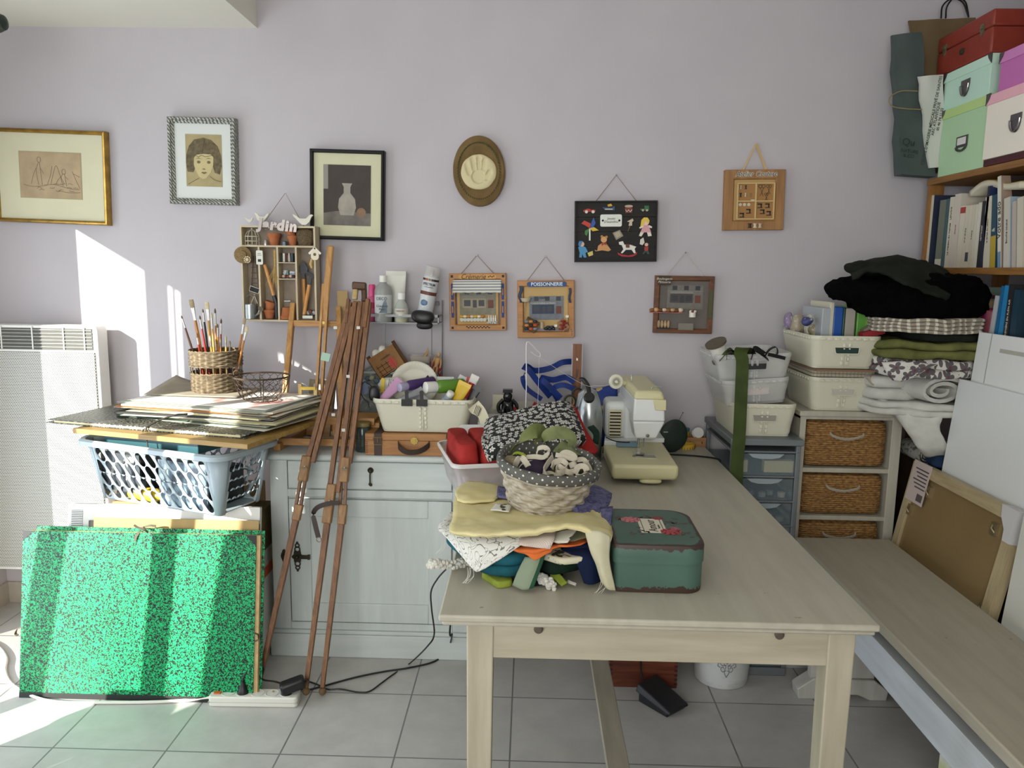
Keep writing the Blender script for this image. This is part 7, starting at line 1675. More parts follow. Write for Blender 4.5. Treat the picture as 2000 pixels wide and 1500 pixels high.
t=thing('wooden_ruler','brown wooden ruler with clear edges standing upright behind the silver jug','ruler',at(1128,672,Y=2.895)-V((0,0,.37)))
t.location=(at(1128,672,Y=2.895).x,2.895,ZT)
hr=at(1128,672,Y=2.895).z-ZT
MB().b2((-.017,0,0),(.017,.005,hr)).build('ruler_body',wood('#6b4023','#8a5730','z',1.2),t);MB().b2((-.0205,.001,0),(-.017,.004,hr)).b2((.017,.001,0),(.0205,.004,hr)).build('clear_edge',mat('#c9cfd0',.2,alpha=.5),t)
MB().prism([(-.003,hr-.062),(.003,hr-.062),(.003,hr-.055),(-.003,hr-.051)],-.0006,0).build('white_mark',mat('#e6e6e0',.5),t);text('lettering','Ome',.015,INK,t,(.002,-.0006,hr-.11),rot=(PI/2,PI/2,0))
t=thing('thread_stand','bent white wire thread stand with a hook, behind the flowered cloth','stand',(at(1028,700,Y=2.60).x,2.60,ZT))
O_=t.location.copy();hk=[(0,0,.004),(0,0,.15)]+[at(u,v,Y=2.60)-O_ for u,v in((1028,760),(1028,690),(1028.5,672),(1031,668),(1036,671),(1046,682),(1055,691),(1055,696),(1051,697),(1044,693),(1037,687))]
MB().tube(smoothpath(hk,4),.0021,8).build('wire',mat('#d5d5d0',.3,.4),t);MB().lathe([(.03,0),(.03,.004),(.003,.006)],24).build('foot_plate',mat('#d5d5d0',.4),t)
a,b_=at(1053,697,Y=2.60),at(1142,752,Y=2.64);c_=at(1185,752,Y=2.62)
tag(MB().tube(smoothpath([a,a.lerp(b_,.5)-V((0,0,.004)),b_,b_.lerp(c_,.5)-V((0,0,.003)),c_,V((.335,2.70,1.022))]),.0005,4).tube([a,V((a.x-.002,2.60,.86)),V((a.x-.004,2.58,.80))],.0005,4).build('sewing_thread',mat('#d8d5c8',.6),None),'white thread running from the wire stand to the sewing machine','thread')
t=thing('figurine','small glossy black crouching figurine on the white box','figurine',(at(991,812,Y=2.70).x,2.715,ZT+.129))
BG_=mat('#0e0e10',.22)
MB().b2((-.025,-.02,0),(.025,.02,.018)).build('plinth',BG_,t,bevel=.003)
MB().slab((0,.0,.045),(.046,.036,.06),9,2.3,amp=.003,fs=60).slab((0,-.008,.083),(.032,.03,.034),8,2.4,amp=.002,fs=70,seed=2).box((0,-.006,.104),(.034,.026,.012)).build('body',BG_,t,ang=60)
for sg in(-1,1):MB().tube(smoothpath([(sg*.015,-.005,.072),(sg*.032,-.006,.052),(sg*.028,-.012,.03),(sg*.012,-.018,.034)]),[.007]*19,8).build('arm',BG_,t);MB().tube(smoothpath([(sg*.008,-.018,.055),(sg*.014,-.022,.036),(sg*.010,-.020,.018)]),.006,8).build('leg',BG_,t)
BLU=cloth('#16357e','#0e2560',.45,300,.1)
t=thing('shopping_bag','crumpled blue shopping bag with wide loop handles against the wall behind the jug','bag',(.20,2.90,ZT))
MB().slab((0,.02,.075),(.36,.10,.15),14,3,amp=.020,fs=14,seed=5).build('bag_body',BLU,t,ang=60)
L_=t.location.copy();q_=lambda u,v,y:at(u,v,Y=y)-L_
for k,(P,w_)in enumerate((([(1075,775,2.86),(1050,745,2.85),(1032,722,2.85),(1022,716,2.86),(1030,716,2.88),(1045,724,2.90),(1075,719,2.91),(1098,708,2.91),(1120,706,2.92)],.022),([(1058,780,2.84),(1030,760,2.84),(1021,740,2.84),(1026,728,2.85)],.018),([(1095,778,2.85),(1070,752,2.85),(1056,738,2.86),(1080,742,2.87),(1105,737,2.88),(1122,746,2.88)],.022),([(1122,760,2.86),(1100,752,2.86),(1080,760,2.86),(1090,782,2.86)],.02))):
 MB().ribbon(smoothpath([q_(*p)for p in P],6),w_,.0018,(.5,.2,.8)).build('handle',BLU,t,ang=70)
P=patch([[q_(*p)for p in r]for r in([(1148,760,2.85),(1175,757,2.85),(1206,748,2.86)],[(1150,778,2.83),(1180,776,2.82),(1206,775,2.83)],[(1155,800,2.82),(1180,802,2.81),(1206,800,2.82)])],5,5)
MB().grid(P,uvs=metres(P)).build('printed_side',speck('#16357e','#b7a468',14,.60,.01,.5),t,solid=.002)
t=thing('paper_bag','white crumpled paper bag lying against the wall behind the black figurine','bag',(-.06,2.93,ZT))
MB().slab((0,0,.08),(.20,.08,.16),12,3,amp=.018,fs=14,seed=11).build('bag_body',mat('#b9b6ac',.7,var=.25,vs=9),t,ang=50)
MB().b2((-.075,-.055,.135),(-.02,-.045,.19)).build('folded_top',mat('#c9c7ae',.7),t)
simple('tan_folder','tan card with a dark red strap behind the flowered cloth','card',MB().b2((-.06,0,0),(.06,.004,.13)),mat('#b08a5e',.7),(-.02,2.655,ZT),rot=(-.1,0,0))
tag(MB().ribbon([at(1004,795,Y=2.64),at(1014,812,Y=2.64)],.008,.002,(1,0,.6)).ribbon([at(1046,786,Y=2.64),at(1038,800,Y=2.64)],.010,.002,(1,0,.4)).build('red_strap',cloth('#8e2420'),None),'dark red strap lying over the tan card','strap')
def scissors(u,v,y,label,cc,inner):
 t=thing('scissors',label,'scissors',at(u,v,Y=y));
 MB().tube(arc((0,0,0),.0185,0,2*PI,24,'xz',.021),.0042,8).build('finger_ring',cc,t);MB().tube(arc((0,-.001,0),.0150,0,2*PI,24,'xz',.0175),.0022,6).build('ring_lining',inner,t)
 MB().bar((.012,0,-.018),(.02,.0,-.12),.010,.003,(0,1,0),w2=.004).build('blade',MET,t)
scissors(1113,784,2.66,'scissors with black and olive finger ring standing behind the flowered cloth',mat('#17181a',.4),mat('#8a8a3a',.4));scissors(1128,770,2.72,'scissors with black finger ring just left of the silver jug',mat('#17181a',.4),mat('#5a4326',.4));scissors(1112,803,2.60,'small orange red handled scissors at the corner of the flowered cloth',mat('#b3402a',.4),mat('#8e2c1c',.4))
t=thing('pen_tin','dark tin of pens and tweezers between the jug and the sewing machine','tin',(.268,2.895,ZT))
MB().lathe([(.028,0),(.029,.003),(.029,.10),(.027,.10),(.026,.004)],24).build('tin_body',mat('#1c1c1e',.4),t)
for k in range(5):MB().tube([(-.012+.006*k,.004*(k%2),.01),(-.018+.010*k,-.008+.005*k,.165+.012*(k%3))],.0035,8).build('pen',mat(('#2a2a2c','#b9babc','#1a1a1c','#8d8f90','#303236')[k],.35,.3),t)
GD=mat('#27352d',.6,var=.25,vs=30)
t=thing('round_pincushion','dark green round disc shaped pincushion behind the sewing machine head','pincushion',(.535,2.80,ZT+.062),rot=(0,0,math.radians(25)))
MB().at((0,0,0),(PI/2,0,0)).lathe([(.001,-.016),(.04,-.015),(.056,-.009),(.0615,0),(.056,.009),(.04,.015),(.001,.016)],40).build('cushion',GD,t,ang=60)
MB().tube([(.018,0,.05),(.034,-.004,.085)],.0008,5).ball((.034,-.004,.085),.0022,5).build('pin',BLACK,t)
t=thing('wooden_tray','small wooden tray of sewing notions at the far right corner of the table','tray',(.632,2.925,ZT))
MB().b2((-.045,-.03,0),(.045,.03,.004)).b2((-.045,-.03,.004),(.045,-.026,.036)).b2((-.045,.026,.004),(.045,.03,.036)).b2((-.045,-.026,.004),(-.041,.026,.036)).b2((.041,-.026,.004),(.045,.026,.036)).build('tray_box',wood('#8a5f36','#a87a4a','x'),t)
TAPEM=bpy.data.materials.new('measuring_tape_yellow');n_=NT(TAPEM);sx=n_.new('ShaderNodeSeparateXYZ');n_.link(n_.coord('UV'),sx.inputs[0])
on_=n_.math('MULTIPLY',n_.math('LESS_THAN',n_.math('FRACT',n_.math('DIVIDE',sx.outputs[1],.01)),.22),n_.math('LESS_THAN',sx.outputs[0],.008));n_.base(n_.mix(on_,lin('#c9a22e'),lin('#2c2618')))
def coil(name,label,c,r,m,turns=2.5,w=.014,tilt=0):
 P=[V((r*(1-.06*k/20)*math.cos(2*PI*k/20),r*.8*(1-.06*k/20)*math.sin(2*PI*k/20),.0015*math.sin(k*.8)))for k in range(int(20*turns))]
 o=MB().ribbon(P,w,.0009,(0,0,1)).build(name,m,None,ang=80);o.location=c;o.rotation_euler=(tilt,0,0);return tag(o,label,'tape measure')
coil('tape_measure','yellow tape measure loosely coiled on the table in front of the small wooden tray',(.598,2.862,ZT+.0105),.032,TAPEM,2.5,.018);TAPEB=mat('#4a7d88',.5)
coil('tape_measure','blue and yellow tape measure lying on the left of the small wooden tray',(.597,2.915,ZT+.047),.022,TAPEM,2,.012);coil('tape_measure','teal tape measure coiled on top of the blue and yellow one',(.597,2.92,ZT+.061),.022,TAPEB,2,.010)
t=thing('thread_spool','white spool of thread in the small wooden tray','spool',(.648,2.912,ZT+.051),rot=(PI/2-.3,0,0))
MB().lathe([(.020,-.012),(.020,-.009),(.012,-.008),(.012,.008),(.020,.009),(.020,.012),(.006,.012)],24).build('reel',mat('#d3d3cc',.4),t)
t=thing('thread_spool','dark spool of thread lying at the front of the small wooden tray','spool',(.640,2.905,ZT+.017),rot=(0,PI/2,0))
MB().lathe([(.011,-.024),(.011,-.021),(.009,-.02),(.009,.02),(.011,.021),(.011,.024)],20).build('reel',mat('#1e1c22',.5),t)
# ================================================================ under the table
t=thing('dovetail_box','dark red brown dovetailed wooden box on the floor under the table','box',(.405,2.575,0))
DB=wood('#4e2313','#6f3820','x',1,.45)
MB().b2((-.115,-.115,0),(.115,.115,.125)).build('box_body',DB,t,bevel=.002);MB().b2((-.115,-.115,.1265),(.115,.115,.20)).build('box_lid',DB,t,bevel=.002)
b=MB()
for k in range(7):b.b2((.104,-.1155,.012+.016*k),(.1155,-.1145,.020+.016*k));b.b2((-.1155,-.1155,.012+.016*k),(-.104,-.1145,.020+.016*k))
b.build('dovetail_joints',mat('#3a170c',.5),t)
t=thing('foot_pedal','black sewing machine foot pedal on the floor in front of the dovetailed box','pedal',(.452,2.358,0),math.radians(-50))
MB().prism([(-.06,0),(.06,0),(.06,.012),(-.06,.042)],-.045,.045,'xz').build('pedal_base',mat('#141416',.45),t,bevel=.003)
MB().hexa([(-.07,-.052,.034),(.072,-.05,.012),(.072,.05,.012),(-.07,.052,.034),(-.064,-.046,.062),(.07,-.044,.024),(.07,.044,.024),(-.064,.046,.062)]).build('treadle',mat('#1f2123',.5),t,bevel=.004)
e=Matrix.Rotation(math.radians(50),3,'Z');W_=V((.452,2.358,0))
MB().tube(smoothpath([e@(V(p)-W_)for p in((.408,2.40,.03),(.392,2.43,.08),(.395,2.445,.18),(.41,2.45,.32),(.43,2.46,.5))]),.003,7).build('cord',BLACK,t)
PW=bpy.data.materials.new('white_embossed_pot');n_=NT(PW);n_.b.inputs['Roughness'].default_value=.6;f_=n_.noise(n_.coord('Object',(1,1,3)),7,6,.7);n_.base(n_.ramp(f_,[(.5,lin('#c6c8c6')),(.72,lin('#a5a6a2'))]))
t=thing('flower_pot','round white distressed metal pot with a scroll ornament on the floor under the table','pot',(.688,2.545,0))
MB().lathe([(.086,0),(.09,.004),(.105,.19),(.110,.20),(.108,.206),(.10,.2),(.085,.01)],48).build('pot_wall',PW,t)
b=MB();rr_=lambda z_:.0905+.015*(z_/.19)
def onpot(x,z_):r=rr_(z_)+.0006;a_=x/r-1.63;return(r*math.cos(a_),r*math.sin(a_),z_)
for sg in(-1,1):
 for P in([(.0,.05),(.008,.07),(.004,.09),(.012,.1)],[(.002,.075),(.014,.07),(.020,.08),(.014,.088),(.010,.082)],[(.002,.095),(.016,.093),(.024,.104),(.016,.112),(.011,.105)],[(.0,.1),(.010,.118),(.004,.13),(.0,.125)],[(.022,.085),(.03,.09),(.028,.1)]):
  b.tube(smoothpath([onpot(sg*x,z_)for x,z_ in P],5),.0013,5)
b.build('scroll_ornament',mat('#77777a',.6),t)
# ================================================================ right corner: drawer units, tubs, cloth tower, bookcase
def plastic_drawers():
 x0,x1,yf,yb,zt=.686,.918,2.56,2.95,.849
 t=thing('drawer_tower','grey plastic tower of see-through drawers right of the table, under the tubs with the green ribbon','drawers',((x0+x1)/2,yf,0))
 t['label']='grey plastic tower of clear drawers under the tubs with the green ribbon'
 w,d=x1-x0,yb-yf;G=mat('#6a7072',.45);n=9;p_=(zt-.045-.03)/n
 f=MB().b2((-w/2-.006,-.008,zt-.022),(w/2+.006,d,zt)).b2((-w/2,0,0),(w/2,d,.03))
 for x in(-w/2,w/2-.016):
  for y in(0,d-.02):f.b2((x,y,.03),(x+.016,y+.02,zt-.022))
 for k in range(1,n+1):f.b2((-w/2,0,.03+k*p_-.004),(w/2,d,.03+k*p_+.003))
 f.build('frame',G,t,bevel=.003);CL=mat('#8fa0a8',.15,alpha=.22)
 for k in range(n):
  z0=.034+k*p_;z1=z0+p_-.012;o=MB().b2((-w/2+.018,.006,z0),(w/2-.018,.009,z1)).b2((-w/2+.018,.009,z0),(w/2-.018,d-.02,z0+.002)).build('drawer',CL,t)
  MB().prism([(-.06,z1+.002),(.06,z1+.002),(.045,z1-.010),(.02,z1-.015),(-.02,z1-.015),(-.045,z1-.010)],-.004,.006).build('drawer_grip',mat('#aab6bb',.2,alpha=.7),o)
 zt_=lambda k:.036+k*p_+.0005;X=(x0+x1)/2
 for k,(x,wd,c,lb)in enumerate(((-.075,.05,'#c9c08e','left of two cream wooden blocks in the top clear drawer'),(.055,.10,'#cfc798','right, longer of two cream wooden blocks in the top clear drawer'))):simple('wooden_block',lb,'block',MB().box((0,0,.022),(wd,.03,.042)),mat(c,.7),(X+x,yf+.045,zt_(8)),bevel=.002)
 rn=random.Random(6)
 for k,cs in((7,('#b98a4a','#6d8296','#a7b0b4','#8a8d8c','#c9c2ae','#5d6d7d')),(6,('#c2bca6','#b9a878','#9aa3a0','#d4d4cc','#8d8a7a')),(5,('#d4d4cc','#b0b3a8','#6a7478'))):
  for i,c in enumerate(cs):tag(MB().lathe([(.012,0),(.013,.002),(.013,.016),(.010,.018)],14).build('button_pot',mat(c,.5),None),'small pot or roll of buttons inside a clear drawer of the grey tower','pot','button pots in the clear drawers').location=(X-.06+.033*i,yf+.04+.02*(i%2),zt_(k))
plastic_drawers()
STRAW=bpy.data.materials.new('plaited_seagrass');n_=NT(STRAW);n_.b.inputs['Roughness'].default_value=.75
wv=n_.new('ShaderNodeTexWave',wave_type='BANDS',bands_direction='Z');n_.link(n_.coord(),wv.inputs['Vector']);wv.inputs['Scale'].default_value=42;wv.inputs['Distortion'].default_value=1.2;wv.inputs['Detail Scale'].default_value=8
f_=n_.noise(n_.coord('Object',(70,70,160)),1,3);c_=n_.ramp(f_,[(.35,lin('#6d4a24')),(.7,lin('#bb8e50'))]);n_.base(n_.mix(n_.math('MULTIPLY',wv.outputs['Fac'],.35),c_,lin('#3f2610')));n_.bump(wv.outputs['Fac'],.7,.003)
def wicker_unit():
 x0,x1,yf,yb,zt=.930,1.276,2.62,2.94,.937
 t=thing('wicker_drawer_unit','narrow pale wooden unit with seagrass basket drawers and rope handles','cabinet',((x0+x1)/2,yf,0));w,d=x1-x0,yb-yf
 M1=paint_wood('#b4b0a0','#a29e8e','#6b5e4c','z',.72)
 f=MB().b2((-w/2-.006,-.008,zt-.018),(w/2+.006,d,zt)).b2((-w/2,0,.09),(-w/2+.02,d,zt-.018)).b2((w/2-.034,0,.09),(w/2,d,zt-.018)).b2((-w/2,d-.008,.09),(w/2,d,zt-.018))
 zs=[zt-.018-.012-.170*k for k in range(6)]
 for z_ in zs:f.b2((-w/2,.002,z_-.016 if z_<zt-.04 else z_),(w/2,d,z_ if z_<zt-.04 else zt-.018))
 f.build('body',M1,t,bevel=.002)
 MB().b2((-w/2,-.004,0),(w/2,d,.06)).build('plinth',paint_wood('#aeb2b4','#9b9fa1','#6b5e4c','x',.75),t,bevel=.003)
 for k in range(5):
  zb,ztp=zs[k+1]+.0005,zs[k]-.016-.010
  if k==0:ztp=zs[0]-.006
  o=MB().slab((-.006,d*.45,(zb+ztp)/2),(w-.064,d*.82,ztp-zb),10,12).build('drawer',STRAW,t,ang=60)
  P=smoothpath([(-.065,d*.04+.004,zb+(ztp-zb)*.74),(-.055,d*.04-.012,zb+(ztp-zb)*.68),(-.01,d*.04-.016,zb+(ztp-zb)*.63),(.04,d*.04-.012,zb+(ztp-zb)*.69),(.05,d*.04+.004,zb+(ztp-zb)*.74)],8);b=MB()
  for q in range(3):b.tube([p+V((0,.003*math.cos(i*.9+q*2.1),.003*math.sin(i*.9+q*2.1)))for i,p in enumerate(P)],.0027,5)
  b.build('rope_handle',mat('#a39a88',.9),o)
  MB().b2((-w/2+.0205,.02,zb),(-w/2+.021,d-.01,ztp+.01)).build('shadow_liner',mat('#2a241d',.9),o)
wicker_unit()
# tubs with grip holes
def rim_mat(c):return mat(c,.6)
cream_tub('storage_tub','cream tub with grip hole standing on the grey drawer tower',(.798,2.742,.8495),.219,.32,.114,hole=mat('#8f8a80',.8),tk=.86)
cream_tub('storage_tub','cream tub with grip hole standing on the wicker drawer unit',(1.064,2.765,.9375),.218,.31,.116,hole=mat('#b5b0a4',.9),tk=.84)
cream_tub('storage_tub','upper cream tub of plastic boxes, on the cloth above another cream tub',(1.044,2.72,1.0885),.231,.33,.110,hole=mat('#16302a',.6),tk=.84)
MILK=mat('#e0e1dc',.3,alpha=.42)
cream_tub('clear_tub','cloudy clear plastic tub of wool nested in the cream tub on the drawer tower',(.776,2.745,.957),.228,.29,.088,hole=mat('#bdb5ae',.6),m=MILK,tk=.86,rot=(0,math.radians(-5),0))
cream_tub('clear_tub','topmost cloudy clear tub holding ribbons and a spool of white twine',(.762,2.745,1.038),.257,.29,.092,hole=mat('#1b1a1c',.6),m=MILK,tk=.86,rot=(0,math.radians(-3),0))
WOOL=mat('#cdcac0',.95,var=.1,vs=80)
def blob(name,label,cat,c,d,m,amp=.012,fs=22,seed=0,e=2.6,rz=0,n=10):o=MB().slab((0,0,0),d,n,e,amp=amp,fs=fs,seed=seed).build(name,m,None,ang=70);o.location=c;o.rotation_euler=(0,0,rz);return tag(o,label,cat)
blob('wool','white fluffy wool inside the cream tub on the drawer tower','wool',(.798,2.73,.905),(.17,.25,.075),WOOL,.01,40,1);blob('wool','white wool inside the lower cloudy clear tub','wool',(.776,2.74,1.002),(.17,.24,.055),WOOL,.01,40,2)
blob('tulle','white tulle bunched at the right of the topmost clear tub','fabric',(.842,2.72,1.085),(.06,.2,.075),WOOL,.012,40,3);blob('black_ribbon_heap','heap of black ribbon in the topmost clear tub','ribbon',(.752,2.74,1.085),(.14,.21,.07),cloth('#17171b','#0c0c0f',.6),.014,26,4)
BR=cloth('#131317','#0a0a0d',.5);GR=cloth('#3f4c20','#33401a',.5,300,.1)
def ribb(name,label,P,w,m,side=(1,0,0),cat='ribbon'):return tag(MB().ribbon(smoothpath([at(u,v,Y=y*.97)for u,v,y in P],7),w,.0012,side).build(name,m,None,ang=70),label,cat)
ribb('green_ribbon','long olive green ribbon hanging from the topmost clear tub down past the drawer tower',[(1466,700,2.78),(1462,688,2.72),(1452,680,2.68),(1446,690,2.655),(1450,705,2.648),(1448,760,2.635),(1444,850,2.622),(1440,900,2.615),(1438,950,2.61)],.042,GR)
ribb('olive_ribbon','short loop of olive and black ribbon left of the long green ribbon',[(1405,702,2.70),(1416,690,2.69),(1428,684,2.69),(1436,694,2.70)],.034,GR,(.2,1,.3));ribb('black_ribbon','black ribbon loop at the left in the topmost clear tub',[(1418,702,2.69),(1420,686,2.69),(1432,684,2.69),(1438,698,2.7)],.025,BR,(.1,1,0))
ribb('black_ribbon','wide black ribbon fold in the middle of the topmost clear tub',[(1466,700,2.69),(1474,682,2.68),(1490,690,2.68),(1500,698,2.69)],.035,BR,(.2,.8,.5));ribb('black_ribbon','black ribbon ring at the right in the topmost clear tub',[(1492,696,2.68),(1504,682,2.68),(1516,678,2.68),(1518,690,2.68),(1506,694,2.68)],.022,BR,(.1,1,.1));ribb('black_ribbon','frayed black ribbon end hanging at the right rim of the topmost clear tub',[(1500,692,2.665),(1518,696,2.66),(1534,700,2.655)],.012,BR,(.1,.4,1))
t=thing('twine_spool','wooden spool of white twine leaning in the left of the topmost clear tub','spool',at(1404,686,Y=2.65),rot=(.25,-.45,0))
MB().lathe([(.022,-.03),(.026,-.02),(.027,.02),(.022,.03)],28).build('twine',mat('#d5d3c8',.9,bump=.8,bs=260),t);MB().lathe([(.004,.028),(.036,.028),(.037,.036),(.004,.036)],28).lathe([(.004,-.036),(.034,-.036),(.034,-.03),(.004,-.03)],28).build('wooden_flange',mat('#5d5344',.8,var=.2),t)
# what lies between and in the two right tubs
BEI=stripes('#b3ab98','#9b927e',.012,.3,0)
folded('folded_fabric','beige striped cloth folded over the lower cream tub','fabric',[(.962,2.62),(1.17,2.62),(1.165,2.90),(.967,2.90)],1.054,1.078,BEI,bulge=.008,r=.02,layers=2)
sheet_cloth('fabric_corner','beige cloth corner hanging over the right rim of the lower cream tub','fabric',px([[(1690,734,2.58),(1716,733,2.60)],[(1700,748,2.575),(1718,742,2.59)],[(1706,752,2.57),(1718,750,2.575)]]),BEI,.004)
simple('cardboard_sheet','flat brown cardboard sheet under the upper cream tub','cardboard',MB().box((0,0,.003),(.24,.33,.006)),mat('#7d6248',.8),(1.07,2.725,1.0805))
for k,(u,w_,h_,c,a_,lb)in enumerate(((1611,.030,.125,'#b9bfc4',.75,'cloudy clear flat box, leftmost of the boxes standing in the upper cream tub'),(1621,.014,.145,'#c9c5ae',1,'tall cream card between the clear box and the blue box in the upper tub'),(1634,.030,.13,'#1a4f9c',1,'bright blue flat box standing in the upper cream tub'),(1646,.010,.128,'#17402f',1,'thin dark green box right of the blue box in the upper tub'),(1657,.034,.125,'#a9a296',1,'beige grey flat box in the middle of the upper cream tub'),(1680,.032,.128,'#5f9c42',1,'leaf green flat box in the upper cream tub'),(1693,.020,.132,'#79b020',1,'bright lime green flat box right of the leaf green box in the upper tub'),(1708,.018,.095,'#cf7f34',1,'orange flat box at the right of the upper cream tub'))):
 p=at(u,655,Y=2.63);simple('flat_box',lb,'box',MB().box((0,0,h_/2+.03),(w_*1.03,.19,h_+.06)),mat(c,.35,alpha=a_),(p.x,2.72,1.101),0,None,.003)
simple('red_box','red box lying tilted at the front right rim of the upper cream tub','box',MB().box((0,0,0),(.075,.03,.02)),mat('#8e1f26',.5),at(1702,650,Y=2.58),rot=(0,-.25,.1));simple('grey_strip','grey beige strip lying slanted above the red box in the upper tub','strip',MB().box((0,0,0),(.06,.03,.008)),mat('#857b6a',.7),at(1700,637,Y=2.60),rot=(0,-.55,0))
for k,(u,v,w_,h_,c,lb)in enumerate(((1540,622,.03,.06,'#8a7a9a','mauve packet at the back left of the upper cream tub'),(1558,628,.045,.07,'#a89c86','beige bag of trimmings at the left of the upper cream tub'),(1585,632,.05,.08,'#c4bfae','white bag of trimmings behind the clear box in the upper tub'),(1592,645,.04,.06,'#8f8468','olive beige bag of sequins left of the clear box in the upper tub'),(1576,622,.04,.03,'#3a4070','blue white checked ribbon at the back of the upper cream tub'))):blob('trimmings_bag',lb,'bag',at(u,v+5,Y=2.82-.04*k),(w_,.05,h_),speck(c,'#d8d4c6',60,.6,.05,.5),.006,40,k,n=7)
# --- chest, frame back and canvases
simple('storage_chest','dark storage chest between the wicker unit and the bookcase, carrying the canvases','chest',MB().box((0,0,.3825),(.085,.96,.765)),wood('#2b2019','#3d2e24','y'),(1.385,2.42,0),bevel=.003)
al=math.atan(.05/.28)
simple('low_box','low dark box standing between the bench and the dark chest under the oak frame','box',MB().box((0,0,.21),(.09,.6,.42)),mat('#2a241e',.8),(1.287,2.30,0))
t=thing('picture_frame','large pale oak picture frame seen from its brown back, leaning behind the bench','frame',(1.243,2.30,.4205),rot=(0,al,0))
L_=.36/math.cos(al);y0,y1=-.285,.285;OK_=wood('#a1916f','#b8a884','z',1.3,.5)
for a,b_ in(((0,y0,0),(.03,y0+.035,L_)),((0,y1-.035,0),(.03,y1,L_))):MB().b2(a,b_).build('side_bar',OK_,t)
for a,b_ in(((0,y0+.035,L_-.035),(.03,y1-.035,L_)),((0,y0+.035,0),(.03,y1-.035,.035))):MB().b2(a,b_).build('cross_bar',wood('#a1916f','#b8a884','y',1.3,.5),t)
MB().b2((.010,y0+.03,.03),(.014,y1-.03,L_-.03)).build('back_panel',mat('#86704c',.3,var=.12,vs=4),t)
for y,z_ in((-.20,L_-.075),(.16,L_-.075),(.245,L_-.16),(-.245,L_-.3)):MB().b2((.002,y-.012,z_-.018),(.010,y+.012,z_+.018)).tube([(.004,y-.008,z_-.01),(-.003,y,z_),(.004,y+.008,z_+.01)],.003,6).build('metal_clip',mat('#a89a78',.3,.8),t)
MB().prism([(y0-.002,L_+.002),(y0+.07,L_+.002),(y0+.06,L_-.03),(y0+.035,L_-.06),(y0+.03,L_-.09),(y0-.002,L_-.09)],-.003,.032,'yz').build('corner_guard',mat('#c9c8c8',.6),t)
MB().b2((-.0015,y1-.12,L_-.13),(0,y1-.01,L_+.006)).build('paper_label',mat('#c2b4ae',.7),t)
b=MB()
for k in range(6):b.b2((-.0025,y1-.112,L_-.02-.012*k),(-.0015,y1-.03-.01*(k%3),L_-.016-.012*k))
for k in range(9):b.b2((-.0025,y1-.112+.004*k,L_-.12),(-.0015,y1-.110+.004*k,L_-.096))
b.build('label_print',mat('#4a4442',.8),t)
def canv(name,label,x,y0,y1,z0,h,lean,m,th=.02):
 t=thing(name,label,'canvas',(x,(y0+y1)/2,z0),rot=(0,lean,0));w=y1-y0
 MB().b2((0,-w/2,0),(.002,w/2,h)).b2((.002,-w/2,0),(th,-w/2+.002,h)).b2((.002,w/2-.002,0),(th,w/2,h)).b2((.002,-w/2,h-.002),(th,w/2,h)).build('canvas_cloth',m,t)
 MB().b2((.004,-w/2+.003,.001),(th-.001,-w/2+.035,h-.003)).b2((.004,w/2-.035,.001),(th-.001,w/2-.003,h-.003)).b2((.004,-w/2+.035,h-.035),(th-.001,w/2-.035,h-.003)).build('stretcher_bars',wood('#b9a06e','#d0b987','z'),t);return t
CW=mat('#e0e3e2',.3,bump=.05,bs=40)
canv('wrapped_canvas','large white canvas in clear wrapping on the dark chest, in front of the smaller one',1.347,1.95,2.482,.7655,.31,math.radians(5),CW);t=canv('wrapped_canvas','white canvas with a grey tape strip standing behind the larger white canvas',1.374,1.93,2.455,.7655,.462,math.radians(4),mat('#e4e5e3',.35))
MB().b2((-.0012,-.15,.41),(-.0002,.14,.422)).build('tape_strip',mat('#b3afa4',.5),t);MB().b2((-.001,.19,.31),(-.0002,.194,.462)).build('fold_line',mat('#a3a6a6',.5),t)
simple('white_plank','tall white painted plank leaning at the right edge behind the bench','plank',MB().b2((0,-.05,0),(.02,.05,.80)),mat('#cfcec4',.5),(1.222,1.92,0),rot=(0,math.radians(5),0))
simple('book_pile','pale green and white magazines standing on the floor under the bench','magazines',MB().box((0,0,.14),(.02,.2,.28)).box((-.022,.01,.13),(.018,.2,.26)),speck('#c3c890','#dcdcd4',9,.5,.05),(1.09,1.72,0))
# --- tower of cloth
KC_=1.03;folded0,px0=folded,px
def folded(n,l,c,poly,z0,z1,m,**k):return folded0(n,l,c,[(x*KC_,y*KC_)for x,y in poly],H+(z0-H)*KC_,H+(z1-H)*KC_-.0005,m,**k)
def px(rows):return px0([[(u,v,y*KC_)for u,v,y in r]for r in rows])
def kc(x,y,z):return(x*KC_,y*KC_,H+(z-H)*KC_)
WHT=cloth('#c9c8c0','#b9b8b0')
sheet_cloth('white_cloth','white cloth drooping from the tower over the right corner of the wicker unit','fabric',px([[(1700,778,2.56),(1760,782,2.60),(1840,785,2.60)],[(1718,782,2.50),(1765,790,2.47),(1845,800,2.45)],[(1745,806,2.495),(1775,830,2.45),(1835,835,2.42)],[(1775,835,2.49),(1795,868,2.45),(1850,870,2.42)],[(1802,888,2.50),(1815,892,2.47),(1845,888,2.45)]]),WHT,.012,amp=.006)
folded('folded_cloth','white cloth at the bottom of the cloth tower, folded in layers','fabric',[(1.08,2.60),(1.13,2.47),(1.36,2.41),(1.395,2.70),(1.15,2.78)],.956,1.000,WHT,bulge=.012,r=.04,layers=2,amp=.010)
b=MB();P=[]
for k in range(34):a_=.6+k*.36;r=.058*(1-.022*k);P.append((r*1.5*math.cos(a_),r*.75*math.sin(a_)))
